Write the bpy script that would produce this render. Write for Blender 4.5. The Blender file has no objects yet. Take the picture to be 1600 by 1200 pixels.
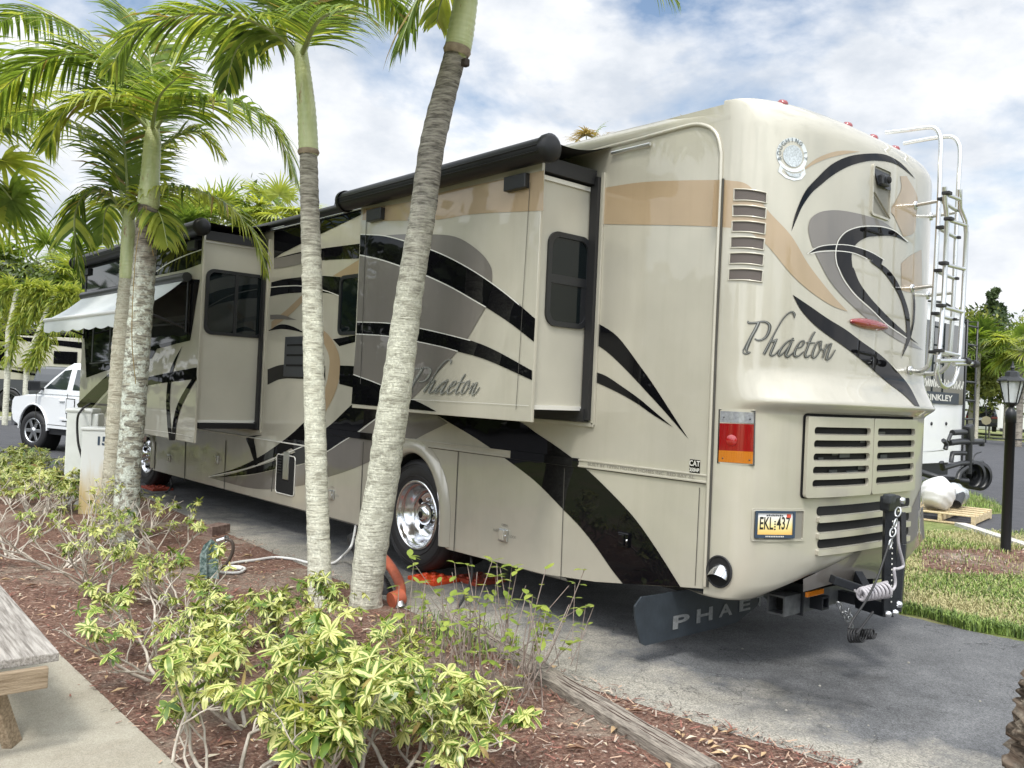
import bpy, bmesh, math, random
from mathutils import Vector, Matrix
from mathutils.geometry import tessellate_polygon
# ------------------------------------------------------------------ camera
F=1350.;TH=math.radians(41.5);PT=math.radians(.58);RO=.045;H=1.66
S=bpy.context.scene
CR=Matrix.Rotation(-TH,3,'Z')@Matrix.Rotation(math.pi/2+PT,3,'X')@Matrix.Rotation(RO,3,'Z')
cd=bpy.data.cameras.new('camera'); cam=bpy.data.objects.new('camera',cd); S.collection.objects.link(cam)
cd.sensor_width=36; cd.lens=36*F/1600; cd.clip_start=.05; cd.clip_end=2000
M4=CR.to_4x4(); M4.translation=(0,0,H); cam.matrix_world=M4; S.camera=cam
# ------------------------------------------------------------------ sky and sun
SUN_EL,SUN_AZ=math.radians(58),math.radians(232)   # azimuth clockwise from +Y
w=bpy.data.worlds.new('World'); S.world=w; w.use_nodes=True
nt=w.node_tree; N=nt.nodes; L=nt.links; N.clear()
out=N.new('ShaderNodeOutputWorld'); bg=N.new('ShaderNodeBackground'); bg.inputs[1].default_value=.115
sky=N.new('ShaderNodeTexSky'); sky.sky_type='NISHITA'; sky.sun_disc=False; sky.sun_elevation=SUN_EL; sky.sun_rotation=SUN_AZ
sky.air_density=1.2; sky.dust_density=1.0
tc=N.new('ShaderNodeTexCoord'); mp=N.new('ShaderNodeMapping'); mp.inputs['Scale'].default_value=(1,1,1.9)
n1=N.new('ShaderNodeTexNoise'); n1.inputs['Scale'].default_value=3.6; n1.inputs['Detail'].default_value=8; n1.inputs['Roughness'].default_value=.55; n1.inputs['Distortion'].default_value=.15
n2=N.new('ShaderNodeTexNoise'); n2.inputs['Scale'].default_value=5.5; n2.inputs['Detail'].default_value=9; n2.inputs['Roughness'].default_value=.55
r1=N.new('ShaderNodeValToRGB'); r1.color_ramp.elements[0].position=.36; r1.color_ramp.elements[1].position=.50
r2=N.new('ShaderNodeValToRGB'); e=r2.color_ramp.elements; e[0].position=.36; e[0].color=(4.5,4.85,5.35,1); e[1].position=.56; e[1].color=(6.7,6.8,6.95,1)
hv=N.new('ShaderNodeMixRGB'); hv.blend_type='MULTIPLY'; hv.inputs[0].default_value=1; hv.inputs[2].default_value=(1.05,1.02,1.0,1)
mx=N.new('ShaderNodeMixRGB')
# clouds are brighter towards the sun
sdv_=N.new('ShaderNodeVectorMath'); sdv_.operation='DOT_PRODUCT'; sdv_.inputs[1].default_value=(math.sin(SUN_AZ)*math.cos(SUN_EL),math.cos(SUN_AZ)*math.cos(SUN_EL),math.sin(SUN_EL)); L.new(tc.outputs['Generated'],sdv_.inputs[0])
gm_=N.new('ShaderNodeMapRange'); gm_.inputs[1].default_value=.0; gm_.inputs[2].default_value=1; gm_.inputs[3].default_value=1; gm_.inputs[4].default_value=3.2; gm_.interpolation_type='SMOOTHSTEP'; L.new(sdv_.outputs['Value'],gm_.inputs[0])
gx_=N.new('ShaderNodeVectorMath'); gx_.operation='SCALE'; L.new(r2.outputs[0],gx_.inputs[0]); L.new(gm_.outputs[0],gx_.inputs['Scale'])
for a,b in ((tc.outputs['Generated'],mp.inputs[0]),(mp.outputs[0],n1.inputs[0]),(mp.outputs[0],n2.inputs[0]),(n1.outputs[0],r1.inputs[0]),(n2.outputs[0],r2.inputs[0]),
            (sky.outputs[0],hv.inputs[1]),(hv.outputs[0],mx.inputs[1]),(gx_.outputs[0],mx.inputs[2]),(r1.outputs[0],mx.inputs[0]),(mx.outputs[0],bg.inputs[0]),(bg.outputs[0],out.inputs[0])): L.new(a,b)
sd=bpy.data.lights.new('sun','SUN'); sd.energy=2.0; sd.angle=math.radians(12); sd.color=(1,.96,.88)
so=bpy.data.objects.new('sun',sd); S.collection.objects.link(so)
sv=Vector((math.sin(SUN_AZ)*math.cos(SUN_EL),math.cos(SUN_AZ)*math.cos(SUN_EL),math.sin(SUN_EL)))
so.rotation_euler=sv.to_track_quat('Z','Y').to_euler(); so.location=(0,0,30)
S.view_settings.view_transform='Standard'; S.view_settings.look='None'; S.view_settings.exposure=.48; S.view_settings.gamma=1
S.render.engine='CYCLES'; S.cycles.max_bounces=6; S.cycles.transparent_max_bounces=8
# ------------------------------------------------------------------ helpers
rnd=random.Random(7)
def ray(px,py): return CR@Vector(((px-800)/F,-(py-600)/F,-1.))
O=Vector((0,0,H))
def onx(px,py,x): d=ray(px,py); return O+d*(x/d.x)
def ony(px,py,y): d=ray(px,py); return O+d*(y/d.y)
def onz(px,py,z=0.): d=ray(px,py); return O+d*((z-H)/d.z)
def dep(px,py,t): return O+ray(px,py)*t          # t = distance along the optical axis
VR=CR@Vector((1,0,0)); VU=CR@Vector((0,1,0)); VF=CR@Vector((0,0,-1))
def cr(pts,n):
    """Catmull-Rom through pts, n samples; pts are tuples or Vectors"""
    P=[Vector(p) for p in pts]
    if len(P)==1: return [P[0].copy() for _ in range(n)]
    P=[2*P[0]-P[1]]+P+[2*P[-1]-P[-2]]; m=len(P)-3; o=[]
    for i in range(n):
        t=i/(n-1)*m; k=min(int(t),m-1); t-=k; a,b,c,d=P[k:k+4]
        o.append(.5*((2*b)+(c-a)*t+(2*a-5*b+4*c-d)*t*t+(3*b-a-3*c+d)*t**3))
    return o
class MB:
    def __init__(s): s.v=[];s.f=[];s.m=[];s.mats=[];s.uv=[];s.sm=[]
    def mi(s,m):
        if m not in s.mats: s.mats.append(m)
        return s.mats.index(m)
    def face(s,pts,m,uv=None,sm=False):
        b=len(s.v); s.v+= [tuple(p) for p in pts]; s.f.append(tuple(range(b,b+len(pts)))); s.m.append(s.mi(m)); s.uv.append(uv); s.sm.append(sm)
    def mesh(s,vs,fs,m,sm=False,uvs=None):
        b=len(s.v); s.v+=[tuple(p) for p in vs]; k=s.mi(m)
        for f in fs:
            s.f.append(tuple(b+i for i in f)); s.m.append(k); s.sm.append(sm); s.uv.append([uvs[i] for i in f] if uvs else None)
    def grid(s,rows,m,sm=True,closed=False,uv=False):
        n=len(rows[0]); vs=[p for r in rows for p in r]; fs=[]; us=[]
        for i in range(len(rows)):
            for j in range(n): us.append((j/(n-1) if n>1 else 0,i/(len(rows)-1)))
        for i in range(len(rows)-1):
            for j in range(n if closed else n-1):
                k=(j+1)%n; fs.append((i*n+j,i*n+k,(i+1)*n+k,(i+1)*n+j))
        s.mesh(vs,fs,m,sm,us if uv else None)
    def box(s,c,d,m,rot=None,bev=0):
        x,y,z=[q/2 for q in d]; c=Vector(c)
        if bev>0:
            b=min(bev,x*.9,y*.9,z*.9); bm=bmesh.new(); bmesh.ops.create_cube(bm,size=1)
            for v in bm.verts: v.co=Vector((v.co.x*2*x,v.co.y*2*y,v.co.z*2*z))
            bmesh.ops.bevel(bm,geom=bm.edges[:],offset=b,segments=2,affect='EDGES',profile=.6)
            vs=[v.co.copy() for v in bm.verts]; bm.verts.index_update(); fs=[[v.index for v in f.verts] for f in bm.faces]; bm.free()
        else:
            vs=[Vector((a*x,b_*y,e*z)) for a in(-1,1) for b_ in(-1,1) for e in(-1,1)]
            fs=[(0,1,3,2),(4,6,7,5),(0,4,5,1),(2,3,7,6),(0,2,6,4),(1,5,7,3)]
        if rot is not None: vs=[rot@v for v in vs]
        s.mesh([v+c for v in vs],fs,m)
    def tube(s,pts,r,m,n=8,cap=True,closed=False,uv=False):
        P=[Vector(p) for p in pts]; R=r if isinstance(r,(list,tuple)) else [r]*len(P)
        rows=[]; up=None; q=len(P)
        for i,p in enumerate(P):
            if closed: t=(P[(i+1)%q]-P[i-1])
            else: t=(P[min(i+1,q-1)]-P[max(i-1,0)])
            t=t.normalized() if t.length>1e-9 else Vector((0,0,1))
            if up is None:
                a=Vector((0,0,1)) if abs(t.z)<.9 else Vector((1,0,0)); up=(a-t*a.dot(t)).normalized()
            else:
                up=(up-t*up.dot(t)); up=up.normalized() if up.length>1e-6 else Vector((1,0,0))
            sd_=t.cross(up)
            rows.append([p+(up*math.cos(2*math.pi*k/n)+sd_*math.sin(2*math.pi*k/n))*R[i] for k in range(n)])
        if closed: rows.append(rows[0])
        s.grid(rows,m,True,True)
        if cap and not closed:
            s.face(rows[0][::-1],m); s.face(rows[-1],m)
    def lathe(s,prof,c,ax,m,n=32,sm=True):
        """prof: list of (radius, along); axis vector ax"""
        ax=Vector(ax).normalized(); a=Vector((0,0,1)) if abs(ax.z)<.9 else Vector((1,0,0)); u=(a-ax*a.dot(ax)).normalized(); v=ax.cross(u); c=Vector(c)
        s.grid([[c+ax*h+(u*math.cos(2*math.pi*k/n)+v*math.sin(2*math.pi*k/n))*r for k in range(n)] for r,h in prof],m,sm,True)
    def prism(s,poly,fn,m,sm=False,mside=None):
        """poly 2-D outline; fn(a,b,k) -> 3-D, k=0 front, 1 back"""
        n=len(poly); tr=tessellate_polygon([[Vector((a,b,0)) for a,b in poly]])
        A=[fn(a,b,0) for a,b in poly]; B=[fn(a,b,1) for a,b in poly]
        s.mesh(A,tr,m); s.mesh(B,[t[::-1] for t in tr],m)
        for i in range(n):
            j=(i+1)%n; s.face((A[i],A[j],B[j],B[i]),mside or m)
    def build(s,name,parent=None,loc=None):
        me=bpy.data.meshes.new(name); vs=s.v
        if loc is not None: vs=[(a-loc[0],b-loc[1],c-loc[2]) for a,b,c in s.v]
        me.from_pydata(vs,[],s.f)
        for m in s.mats: me.materials.append(m)
        me.polygons.foreach_set('material_index',s.m); me.polygons.foreach_set('use_smooth',s.sm)
        if any(u is not None for u in s.uv):
            ul=me.uv_layers.new(name='UVMap'); dat=[]
            for f,u in zip(s.f,s.uv):
                for i in range(len(f)): dat+= (u[i] if u else (0,0))
            ul.data.foreach_set('uv',dat)
        me.update(); o=bpy.data.objects.new(name,me); S.collection.objects.link(o)
        if parent is not None: o.parent=parent
        if loc is not None: o.location=loc
        return o
def weld(o,d=.0004):
    bm=bmesh.new(); bm.from_mesh(o.data); bmesh.ops.remove_doubles(bm,verts=bm.verts,dist=d); bmesh.ops.recalc_face_normals(bm,faces=bm.faces); bm.to_mesh(o.data); bm.free(); return o
def thing(name,label,cat,loc=(0,0,0),rz=0,group=None):
    o=bpy.data.objects.new(name,None); S.collection.objects.link(o); o.location=loc; o.rotation_euler=(0,0,rz); o.empty_display_size=.2
    o['label']=label; o['category']=cat
    if group: o['group']=group
    return o
def tag(o,label,cat,group=None):
    o['label']=label; o['category']=cat
    if group: o['group']=group
    return o
def struct(o): o['kind']='structure'; return o
def text2d(body,size=1.,shear=0,bold=0):
    cu=bpy.data.curves.new('t','FONT'); cu.body=body; cu.size=size; cu.shear=shear; cu.offset=bold; cu.resolution_u=3; cu.align_x='CENTER'; cu.align_y='CENTER'
    ob=bpy.data.objects.new('t',cu); S.collection.objects.link(ob); dg=bpy.context.evaluated_depsgraph_get(); me=bpy.data.meshes.new_from_object(ob.evaluated_get(dg))
    vs=[(v.co.x,v.co.y) for v in me.vertices]; fs=[tuple(p.vertices) for p in me.polygons]
    bpy.data.objects.remove(ob); bpy.data.curves.remove(cu); bpy.data.meshes.remove(me)
    return vs,fs
def rrect(a0,b0,a1,b1,r,n=5):
    o=[]
    for cx,cy,s in ((a1-r,b1-r,0),(a0+r,b1-r,1),(a0+r,b0+r,2),(a1-r,b0+r,3)):
        for i in range(n+1):
            t=math.pi/2*(s+i/n); o.append((cx+r*math.cos(t),cy+r*math.sin(t)))
    return o
# ------------------------------------------------------------------ materials
def mat(name,col,rough=.5,metal=0,coat=0,coatr=.03,var=0,vscale=8,bump=0,bscale=60,spec=.5,trans=0,emis=None,alpha=1,subs=0,stretch=None,col2=None,thr=None,dirt=None):
    m=bpy.data.materials.new(name); m.use_nodes=True; nt=m.node_tree; N=nt.nodes; L=nt.links; b=N['Principled BSDF']
    b.inputs['Base Color'].default_value=(*col,1); b.inputs['Roughness'].default_value=rough; b.inputs['Metallic'].default_value=metal
    b.inputs['Coat Weight'].default_value=coat; b.inputs['Coat Roughness'].default_value=coatr; b.inputs['Specular IOR Level'].default_value=spec
    b.inputs['Transmission Weight'].default_value=trans
    if alpha<1: b.inputs['Alpha'].default_value=alpha
    if emis: b.inputs['Emission Color'].default_value=(*emis[0],1); b.inputs['Emission Strength'].default_value=emis[1]
    if var or bump or col2:
        tc=N.new('ShaderNodeTexCoord'); src=tc.outputs['Object']
        if stretch: mp=N.new('ShaderNodeMapping'); mp.inputs['Scale'].default_value=stretch; L.new(src,mp.inputs[0]); src=mp.outputs[0]
    if var or col2:
        n=N.new('ShaderNodeTexNoise'); n.inputs['Scale'].default_value=vscale; n.inputs['Detail'].default_value=7; n.inputs['Roughness'].default_value=.6; L.new(src,n.inputs[0])
        cr_=N.new('ShaderNodeValToRGB'); e=cr_.color_ramp.elements; t=thr or (.3,.7); e[0].position=t[0]; e[1].position=t[1]
        c2=col2 or tuple(min(1,c*(1+var)) for c in col); c1=col if col2 else tuple(c*(1-var) for c in col)
        e[0].color=(*c1,1); e[1].color=(*c2,1); L.new(n.outputs[0],cr_.inputs[0]); last=cr_.outputs[0]
        if dirt:
            n3=N.new('ShaderNodeTexNoise'); n3.inputs['Scale'].default_value=dirt[0]; n3.inputs['Detail'].default_value=9; n3.inputs['Roughness'].default_value=.7; L.new(src,n3.inputs[0])
            r3=N.new('ShaderNodeValToRGB'); r3.color_ramp.elements[0].position=dirt[1]; r3.color_ramp.elements[1].position=dirt[2]; L.new(n3.outputs[0],r3.inputs[0])
            mx=N.new('ShaderNodeMixRGB'); L.new(r3.outputs[0],mx.inputs[0]); L.new(last,mx.inputs[1]); mx.inputs[2].default_value=(*dirt[3],1); last=mx.outputs[0]
        L.new(last,b.inputs['Base Color'])
    if bump:
        n=N.new('ShaderNodeTexNoise'); n.inputs['Scale'].default_value=bscale; n.inputs['Detail'].default_value=6; L.new(src,n.inputs[0])
        bp=N.new('ShaderNodeBump'); bp.inputs['Strength'].default_value=bump; bp.inputs['Distance'].default_value=.01; L.new(n.outputs[0],bp.inputs['Height']); L.new(bp.outputs[0],b.inputs['Normal'])
    return m
def paint(name,c,metal=.25):
    m=mat(name,c,.38,metal,1,.02,spec=.5); nt=m.node_tree; N=nt.nodes; L=nt.links; b=N['Principled BSDF']
    tc=N.new('ShaderNodeTexCoord'); n=N.new('ShaderNodeTexNoise'); n.inputs['Scale'].default_value=1.7; n.inputs['Detail'].default_value=2; L.new(tc.outputs['Object'],n.inputs[0])
    bp=N.new('ShaderNodeBump'); bp.inputs['Strength'].default_value=.10; bp.inputs['Distance'].default_value=.03; L.new(n.outputs[0],bp.inputs['Height']); L.new(bp.outputs[0],b.inputs['Coat Normal'])
    n=N.new('ShaderNodeTexNoise'); n.inputs['Scale'].default_value=2.3; n.inputs['Detail'].default_value=6; L.new(tc.outputs['Object'],n.inputs[0])
    r=N.new('ShaderNodeValToRGB'); e=r.color_ramp.elements; e[0].color=(*[q*.93 for q in c],1); e[1].color=(*[min(1,q*1.05) for q in c],1); e[0].position=.35; e[1].position=.65
    L.new(n.outputs[0],r.inputs[0])
    mp=N.new('ShaderNodeMapping'); mp.inputs['Scale'].default_value=(4,4,.35); L.new(tc.outputs['Object'],mp.inputs[0]); n=N.new('ShaderNodeTexNoise'); n.inputs['Scale'].default_value=2.2; n.inputs['Detail'].default_value=8; n.inputs['Roughness'].default_value=.7; L.new(mp.outputs[0],n.inputs[0])
    q=N.new('ShaderNodeValToRGB'); e=q.color_ramp.elements; e[0].position=.30; e[0].color=(.95,.945,.93,1); e[1].position=.50; L.new(n.outputs[0],q.inputs[0]); x=N.new('ShaderNodeMixRGB'); x.blend_type='MULTIPLY'; x.inputs[0].default_value=1; L.new(r.outputs[0],x.inputs[1]); L.new(q.outputs[0],x.inputs[2]); L.new(x.outputs[0],b.inputs['Base Color'])
    return m
m_body=paint('champagne_paint',(.458,.435,.360)); m_tan=paint('tan_paint',(.385,.285,.175)); m_taupe=paint('taupe_paint',(.165,.15,.135)); m_blk=paint('black_paint',(.004,.004,.005),0)
m_blk.node_tree.nodes['Principled BSDF'].inputs['Specular IOR Level'].default_value=0; m_blk.node_tree.nodes['Principled BSDF'].inputs['Coat Weight'].default_value=.6
m_silv=mat('silver_line',(.72,.71,.66),.3,.3); m_matte=mat('slide_wall_gelcoat',(.455,.437,.368),.42,.1,.2,.3,var=.04,vscale=3)
m_rub=mat('black_rubber',(.012,.012,.013),.55); m_plas=mat('black_plastic',(.015,.016,.018),.35,bump=.1,bscale=200)
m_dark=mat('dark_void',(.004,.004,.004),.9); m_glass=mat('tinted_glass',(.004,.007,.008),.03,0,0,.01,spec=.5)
m_chr=mat('chrome',(.70,.71,.73),.17,1); m_alu=mat('brushed_aluminium',(.70,.71,.72),.28,1); m_steel=mat('black_steel',(.012,.014,.018),.4,.2,bump=.15,bscale=90)
m_steel2=mat('worn_dark_steel',(.05,.055,.06),.5,.5,var=.4,vscale=30)
m_white=mat('white_paint',(.78,.79,.80),.3,0,.6,.05); m_seam=mat('seam',(.05,.048,.04),.7)
m_red=mat('red_lens',(.22,.003,.005),.12,0,1,.02); m_amb=mat('amber_lens',(.42,.13,.008),.12,0,1,.02); m_clr=mat('clear_lens',(.30,.31,.33),.15,.3,1,.02,var=.25,vscale=60)
# mesh behind the corner vents
def mesh_mat():
    m=mat('expanded_metal',(.01,.01,.01),.6); nt=m.node_tree; N=nt.nodes; L=nt.links; b=N['Principled BSDF']
    uv=N.new('ShaderNodeUVMap'); out_=[]
    for k in (1,-1):
        sp=N.new('ShaderNodeSeparateXYZ'); L.new(uv.outputs[0],sp.inputs[0])
        a=N.new('ShaderNodeMath'); a.operation='MULTIPLY'; a.inputs[1].default_value=24; L.new(sp.outputs[0],a.inputs[0])
        c=N.new('ShaderNodeMath'); c.operation='MULTIPLY'; c.inputs[1].default_value=9*k; L.new(sp.outputs[1],c.inputs[0])
        d=N.new('ShaderNodeMath'); d.operation='ADD'; L.new(a.outputs[0],d.inputs[0]); L.new(c.outputs[0],d.inputs[1])
        f=N.new('ShaderNodeMath'); f.operation='PINGPONG'; f.inputs[1].default_value=1; L.new(d.outputs[0],f.inputs[0]); g=N.new('ShaderNodeMath'); g.operation='LESS_THAN'; g.inputs[1].default_value=.3; L.new(f.outputs[0],g.inputs[0]); out_.append(g)
    mx_=N.new('ShaderNodeMath'); mx_.operation='MAXIMUM'; L.new(out_[0].outputs[0],mx_.inputs[0]); L.new(out_[1].outputs[0],mx_.inputs[1])
    mc=N.new('ShaderNodeMixRGB'); L.new(mx_.outputs[0],mc.inputs[0]); mc.inputs[1].default_value=(.008,.007,.006,1); mc.inputs[2].default_value=(.17,.14,.125,1); L.new(mc.outputs[0],b.inputs['Base Color'])
    return m
m_mesh=mesh_mat()
# ------------------------------------------------------------------ motorhome
X0=4.45; X1=6.87; XC=(X0+X1)/2; HW=(X1-X0)/2; YS=3.17; YF=15.2; ZT=3.50; XS1=3.90; XS2=3.70
rv=thing('motorhome','large champagne motorhome with black, taupe and tan swoosh graphics parked on the asphalt pad','motorhome',(XC,6.3,0))
RVL=(XC,6.3,0)
def rvpart(mb,name,par=None):
    o=mb.build(name,None); o.data.transform(Matrix.Translation((-XC,-6.3,0))); o.parent=par or rv; return o
class Surf:            # flat side surface x = const (normal towards -x)
    def __init__(s,x): s.x=x
    def __call__(s,p,off=0): return onx(p[0],p[1],s.x-off)
def g_cap(x,z):        # rear cap: y of the outer skin
    u=min(1,abs((x-XC)/HW)); b=(1-u**2.8)**(1/2.8) if u<1 else 0
    if z>1.90: D=.47
    elif z>1.68: t=(1.90-z)/.22; D=.47+.11*t*t*(1.6-.6*t)
    elif z>1.60: t=(1.68-z)/.08; D=.58-.10*(t*t*(3-2*t))
    elif z>.75: D=.48
    else: t=(.75-z)/.25; D=.48-.05*t*t
    y=YS-D*b
    if z>3.33: t=min(1,(z-3.33)/.19); y+= .17*(1-math.sqrt(max(0,1-t*t)))*b
    return y
class Cap:
    def __call__(s,p,off=0):
        d=ray(p[0],p[1]); f=lambda t:(lambda q:q.y-(g_cap(q.x,q.z)-off))(O+d*t)
        a=3.; b=a
        while f(b)<0 and b<9: a=b; b+=.04
        if b>=9: return O+d*(3.1/d.y)
        for _ in range(24):
            c=(a+b)/2
            if f(c)<0: a=c
            else: b=c
        return O+d*b
def nrm_cap(x,z):
    e=.004; p=Vector((x,g_cap(x,z),z)); a=Vector((x+e,g_cap(x+e,z),z))-Vector((x-e,g_cap(x-e,z),z)); b=Vector((x,g_cap(x,z+e),z+e))-Vector((x,g_cap(x,z-e),z-e))
    n=a.cross(b).normalized(); return n if n.y<0 else -n
def capxz(x,z,off=0): return Vector((x,g_cap(x,z),z))+nrm_cap(x,z)*off
SW=Surf(X0); S1=Surf(XS1); S2=Surf(XS2); CP=Cap()
def strip(mb,A,B,surf,m,off=.003,n=28,k=1,smooth=True):
    a=cr([(*p,0) for p in A],n); b=cr([(*p,0) for p in B],n)
    rows=[[surf((a[i].x+(b[i].x-a[i].x)*j/k,a[i].y+(b[i].y-a[i].y)*j/k),off) for j in range(k+1)] for i in range(n)]
    mb.grid(rows,m,surf is CP)
def line(mb,P,w,surf,m,off=.005,n=30,taper=False):
    c=cr([(*p,0) for p in P],n); A=[];B=[]
    for i in range(n):
        t=(c[min(i+1,n-1)]-c[max(i-1,0)]); t.normalize(); q=Vector((-t.y,t.x,0))*w*.36
        if taper: q=q*math.sin(math.pi*(i+.3)/(n-.4))
        A.append(surf((c[i].x+q.x,c[i].y+q.y),off)); B.append(surf((c[i].x-q.x,c[i].y-q.y),off))
    mb.grid([[A[i],B[i]] for i in range(n)],m,surf is CP)
def poly(mb,P,surf,m,off=.003):
    vs=[surf(p,off) for p in P]; tr=tessellate_polygon([[Vector((p[0],p[1],0)) for p in P]]); mb.mesh(vs,tr,m)
# --- side wall with wheel arch notches
def yz(p): q=onx(p[0],p[1],X0); return (q.y,q.z)
RW=(6.30,.535); FW=(13.35,.51)
arch=lambda c,a,b:[(c[0]+a*math.cos(t)*(-1),c[1]+b*math.sin(t)) for t in [math.pi*i/24 for i in range(25)]]
ol=[(YS,.51),(3.345,0.486),(3.564,0.451),(3.786,0.420),(4.068,0.379),(4.6,.335),(5.75,.325),(5.80,.34)]+[(RW[0]-.45,.40)]+[(a,b) for a,b in arch((RW[0],RW[1]+.02),.45,.54) if b>.5]+[(RW[0]+.45,.40),(RW[0]+.50,.33),(FW[0]-.55,.31)]+[(a,b) for a,b in arch((FW[0],FW[1]),.55,.60)]+[(FW[0]+.55,.31),(YF-.2,.33),(YF,.5),(YF,ZT),(YS,ZT)]
mb=MB(); mb.prism(ol,lambda a,b,k:Vector((X0+.05*k,a,b)),m_body,mside=m_body)
mbw=mb
# rear part graphics
strip(mb,[(940,294),(1000,285),(1060,282),(1128,281)],[(936,350),(1000,351),(1060,352),(1123,354)],SW,m_tan)
strip(mb,[(925,500),(934,505),(965,526),(1000,572),(1020,600),(1046,640),(1075.6,686)],[(920,530),(930,537),(952,553),(980,580),(1010,612),(1042,647),(1075.6,686)],SW,m_blk)
strip(mb,[(915,578),(944,586),(972,604),(1000,624),(1026,646),(1052,668)],[(915,590),(952,607),(972,617),(996,631),(1020,648),(1052,668)],SW,m_blk,.0035)
b3u=[(560,590),(633,620),(682,644),(760,648),(806,656),(840,678),(870,698),(910,728),(945,760),(990,808),(1025,857),(1063,917)]
b3l=[(560,610),(620,632),(668,642),(710,665),(745,686),(790,717),(836,752),(878,794),(905,822),(930,853),(955,889),(973,912)]
strip(mb,b3u,b3l,SW,m_blk,.0035,60)
# middle sweep
strip(mb,[(640,600),(600,608),(572,618),(550,632),(512,667),(475,688),(452,697)],[(668,642),(640,645),(612,650),(584,656),(545,684),(512,704),(478,723)],SW,m_blk,.003,40)
strip(mb,[(490,650),(475,660),(452,681),(410,711),(370,731),(326,744)],[(500,690),(468,694),(433,712),(387,730),(355,738),(326,744)],SW,m_blk,.0045)
strip(mb,[(490,695),(470,703),(433,718),(398,730),(352,743),(326,745)],[(490,720),(478,723),(433,732),(398,740),(352,745),(326,745)],SW,m_blk,.0045)
line(mb,[(490,690),(462,702),(433,714),(390,731),(326,745)],2.2,SW,m_silv,.006)
strip(mb,[(700,661),(668,643),(625,648),(584,658),(545,685),(512,705),(478,724),(433,733),(387,743),(326,746)],[(700,661),(665,678),(633,695),(576,722),(545,735),(514,745),(478,757),(430,764),(387,762),(326,746)],SW,m_taupe,.0025,40)
line(mb,[(590,652),(560,675),(535,690),(512,705),(478,724)],2,SW,m_silv,.006)
strip(mb,[(400,680),(385,684),(390,700),(397,722),(401,737)],[(410,680),(397,684),(399,700),(402,722),(402,737)],SW,m_blk,.0055)
# upper middle
poly(mb,[(428,346),(567,311),(567,334),(500,366),(440,396),(428,404)],SW,m_blk)
strip(mb,[(428,404),(468,394),(505,388),(575,379)],[(428,420),(469,412),(500,407),(575,403)],SW,m_blk)
strip(mb,[(428,404),(450,400),(490,391)],[(428,420),(455,416),(495,406)],SW,m_taupe,.0045)
poly(mb,[(520,431),(562,405),(575,400),(575,435),(535,433)],SW,m_tan)
strip(mb,[(424,441),(445,436),(472,433),(503,431),(532,433)],[(422,463),(445,459),(475,457),(505,457),(530,462)],SW,m_blk)
line(mb,[(422,449),(445,447),(472,447),(507,454),(532,463)],2,SW,m_silv,.006)
strip(mb,[(474,459),(450,482),(424,503)],[(478,466),(455,490),(424,514)],SW,m_tan)
strip(mb,[(422,492),(440,492),(464,500)],[(422,499),(440,499),(464,500)],SW,m_taupe,.0035)
strip(mb,[(420,516),(438,507),(457,510),(478,521)],[(420,517),(438,514),(457,516),(478,521)],SW,m_blk)
strip(mb,[(500,512),(512,522),(524,540),(531,562),(530,590),(522,618),(508,645)],[(498,525),(505,535),(512,550),(515,565),(513,585),(509,603),(500,625)],SW,m_tan)
strip(mb,[(418,577),(440,570),(470,570),(508,572)],[(418,601),(440,592),(470,592),(508,594)],SW,m_blk)
strip(mb,[(531,571),(552,572),(575,574)],[(530,600),(550,605),(575,610)],SW,m_blk)
poly(mb,[(520,530),(560,523),(575,523),(575,535),(552,535),(530,541)],SW,m_blk)
# compartment seams, belt mouldings
for P in ([(716,706),(709,861)],[(882,732),(876,906)],[(1093,762),(1086,915)],[(568,690),(562,814)],[(430,702),(424,768)],[(353,688),(350,766)],[(290,690),(288,752)],[(243,690),(241,733)]):
    line(mb,P,1.5,SW,m_seam,.004,4)
rvpart(mb,'side_wall')
mb=MB()
for z0,h,o_,mm_ in ((1.163,.014,.014,m_body),(1.205,.012,.012,m_body),(1.184,.03,.006,m_body),(1.153,.006,.008,m_seam)):
    mb.box((X0-o_/2-.001,(YS+8.2)/2,z0),(o_,8.2-YS,h),mm_,bev=.003)
fr=[onx(p[0],p[1],X0).z for p in ((316,672),(466,694))]
mb.box((X0-.008,(8.25+FW[0]-.6)/2,sum(fr)/2),(.012,FW[0]-.6-8.25,.014),m_silv,bev=.003)
# dark run of the belt where it crosses the black sweeps
ya=onx(640,640,X0).y
for P0,P1 in (((800,716),(905,729)),((478,668),(596,684))):
    a=onx(*P0,X0).y; b=onx(*P1,X0).y; mb.box((X0-.011,(a+b)/2,1.184),(.016,abs(b-a),.062),m_blk)
rvpart(mb,'belt_moulding')
# rounded moulding from roof line down the rear seam
mb=MB(); P=[onx(p[0],p[1],X0-.004) for p in ((700,300),(902,242),(1000,217),(1062,200),(1084,195),(1100,196),(1114,203),(1123,218),(1127,240),(1126,280),(1122,380),(1115,540),(1108,730),(1101,916))]
mb.tube([P[0],P[1],P[2]]+cr(P[3:9],16)+P[9:],.014,m_body,8); mb.tube([p+Vector((-.002,-.02,0)) for p in P[9:]],.007,m_seam,6)
rvpart(mb,'corner_moulding')
# belt lettering
mb=MB(); vs,fs=text2d('BUILT BY TIFFIN MOTOR HOMES INC. RED BAY AL.',.036)
a=onx(920,733,X0).y; b=onx(1088,752,X0).y; w_=max(v[0] for v in vs)-min(v[0] for v in vs); k=(a-b)/w_
mb.mesh([(X0-.0125,(a+b)/2-v[0]*k,1.184+v[1]*.8) for v in vs],fs,mat('letter_grey',(.16,.15,.13),.6)); rvpart(mb,'belt_lettering')
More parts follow.
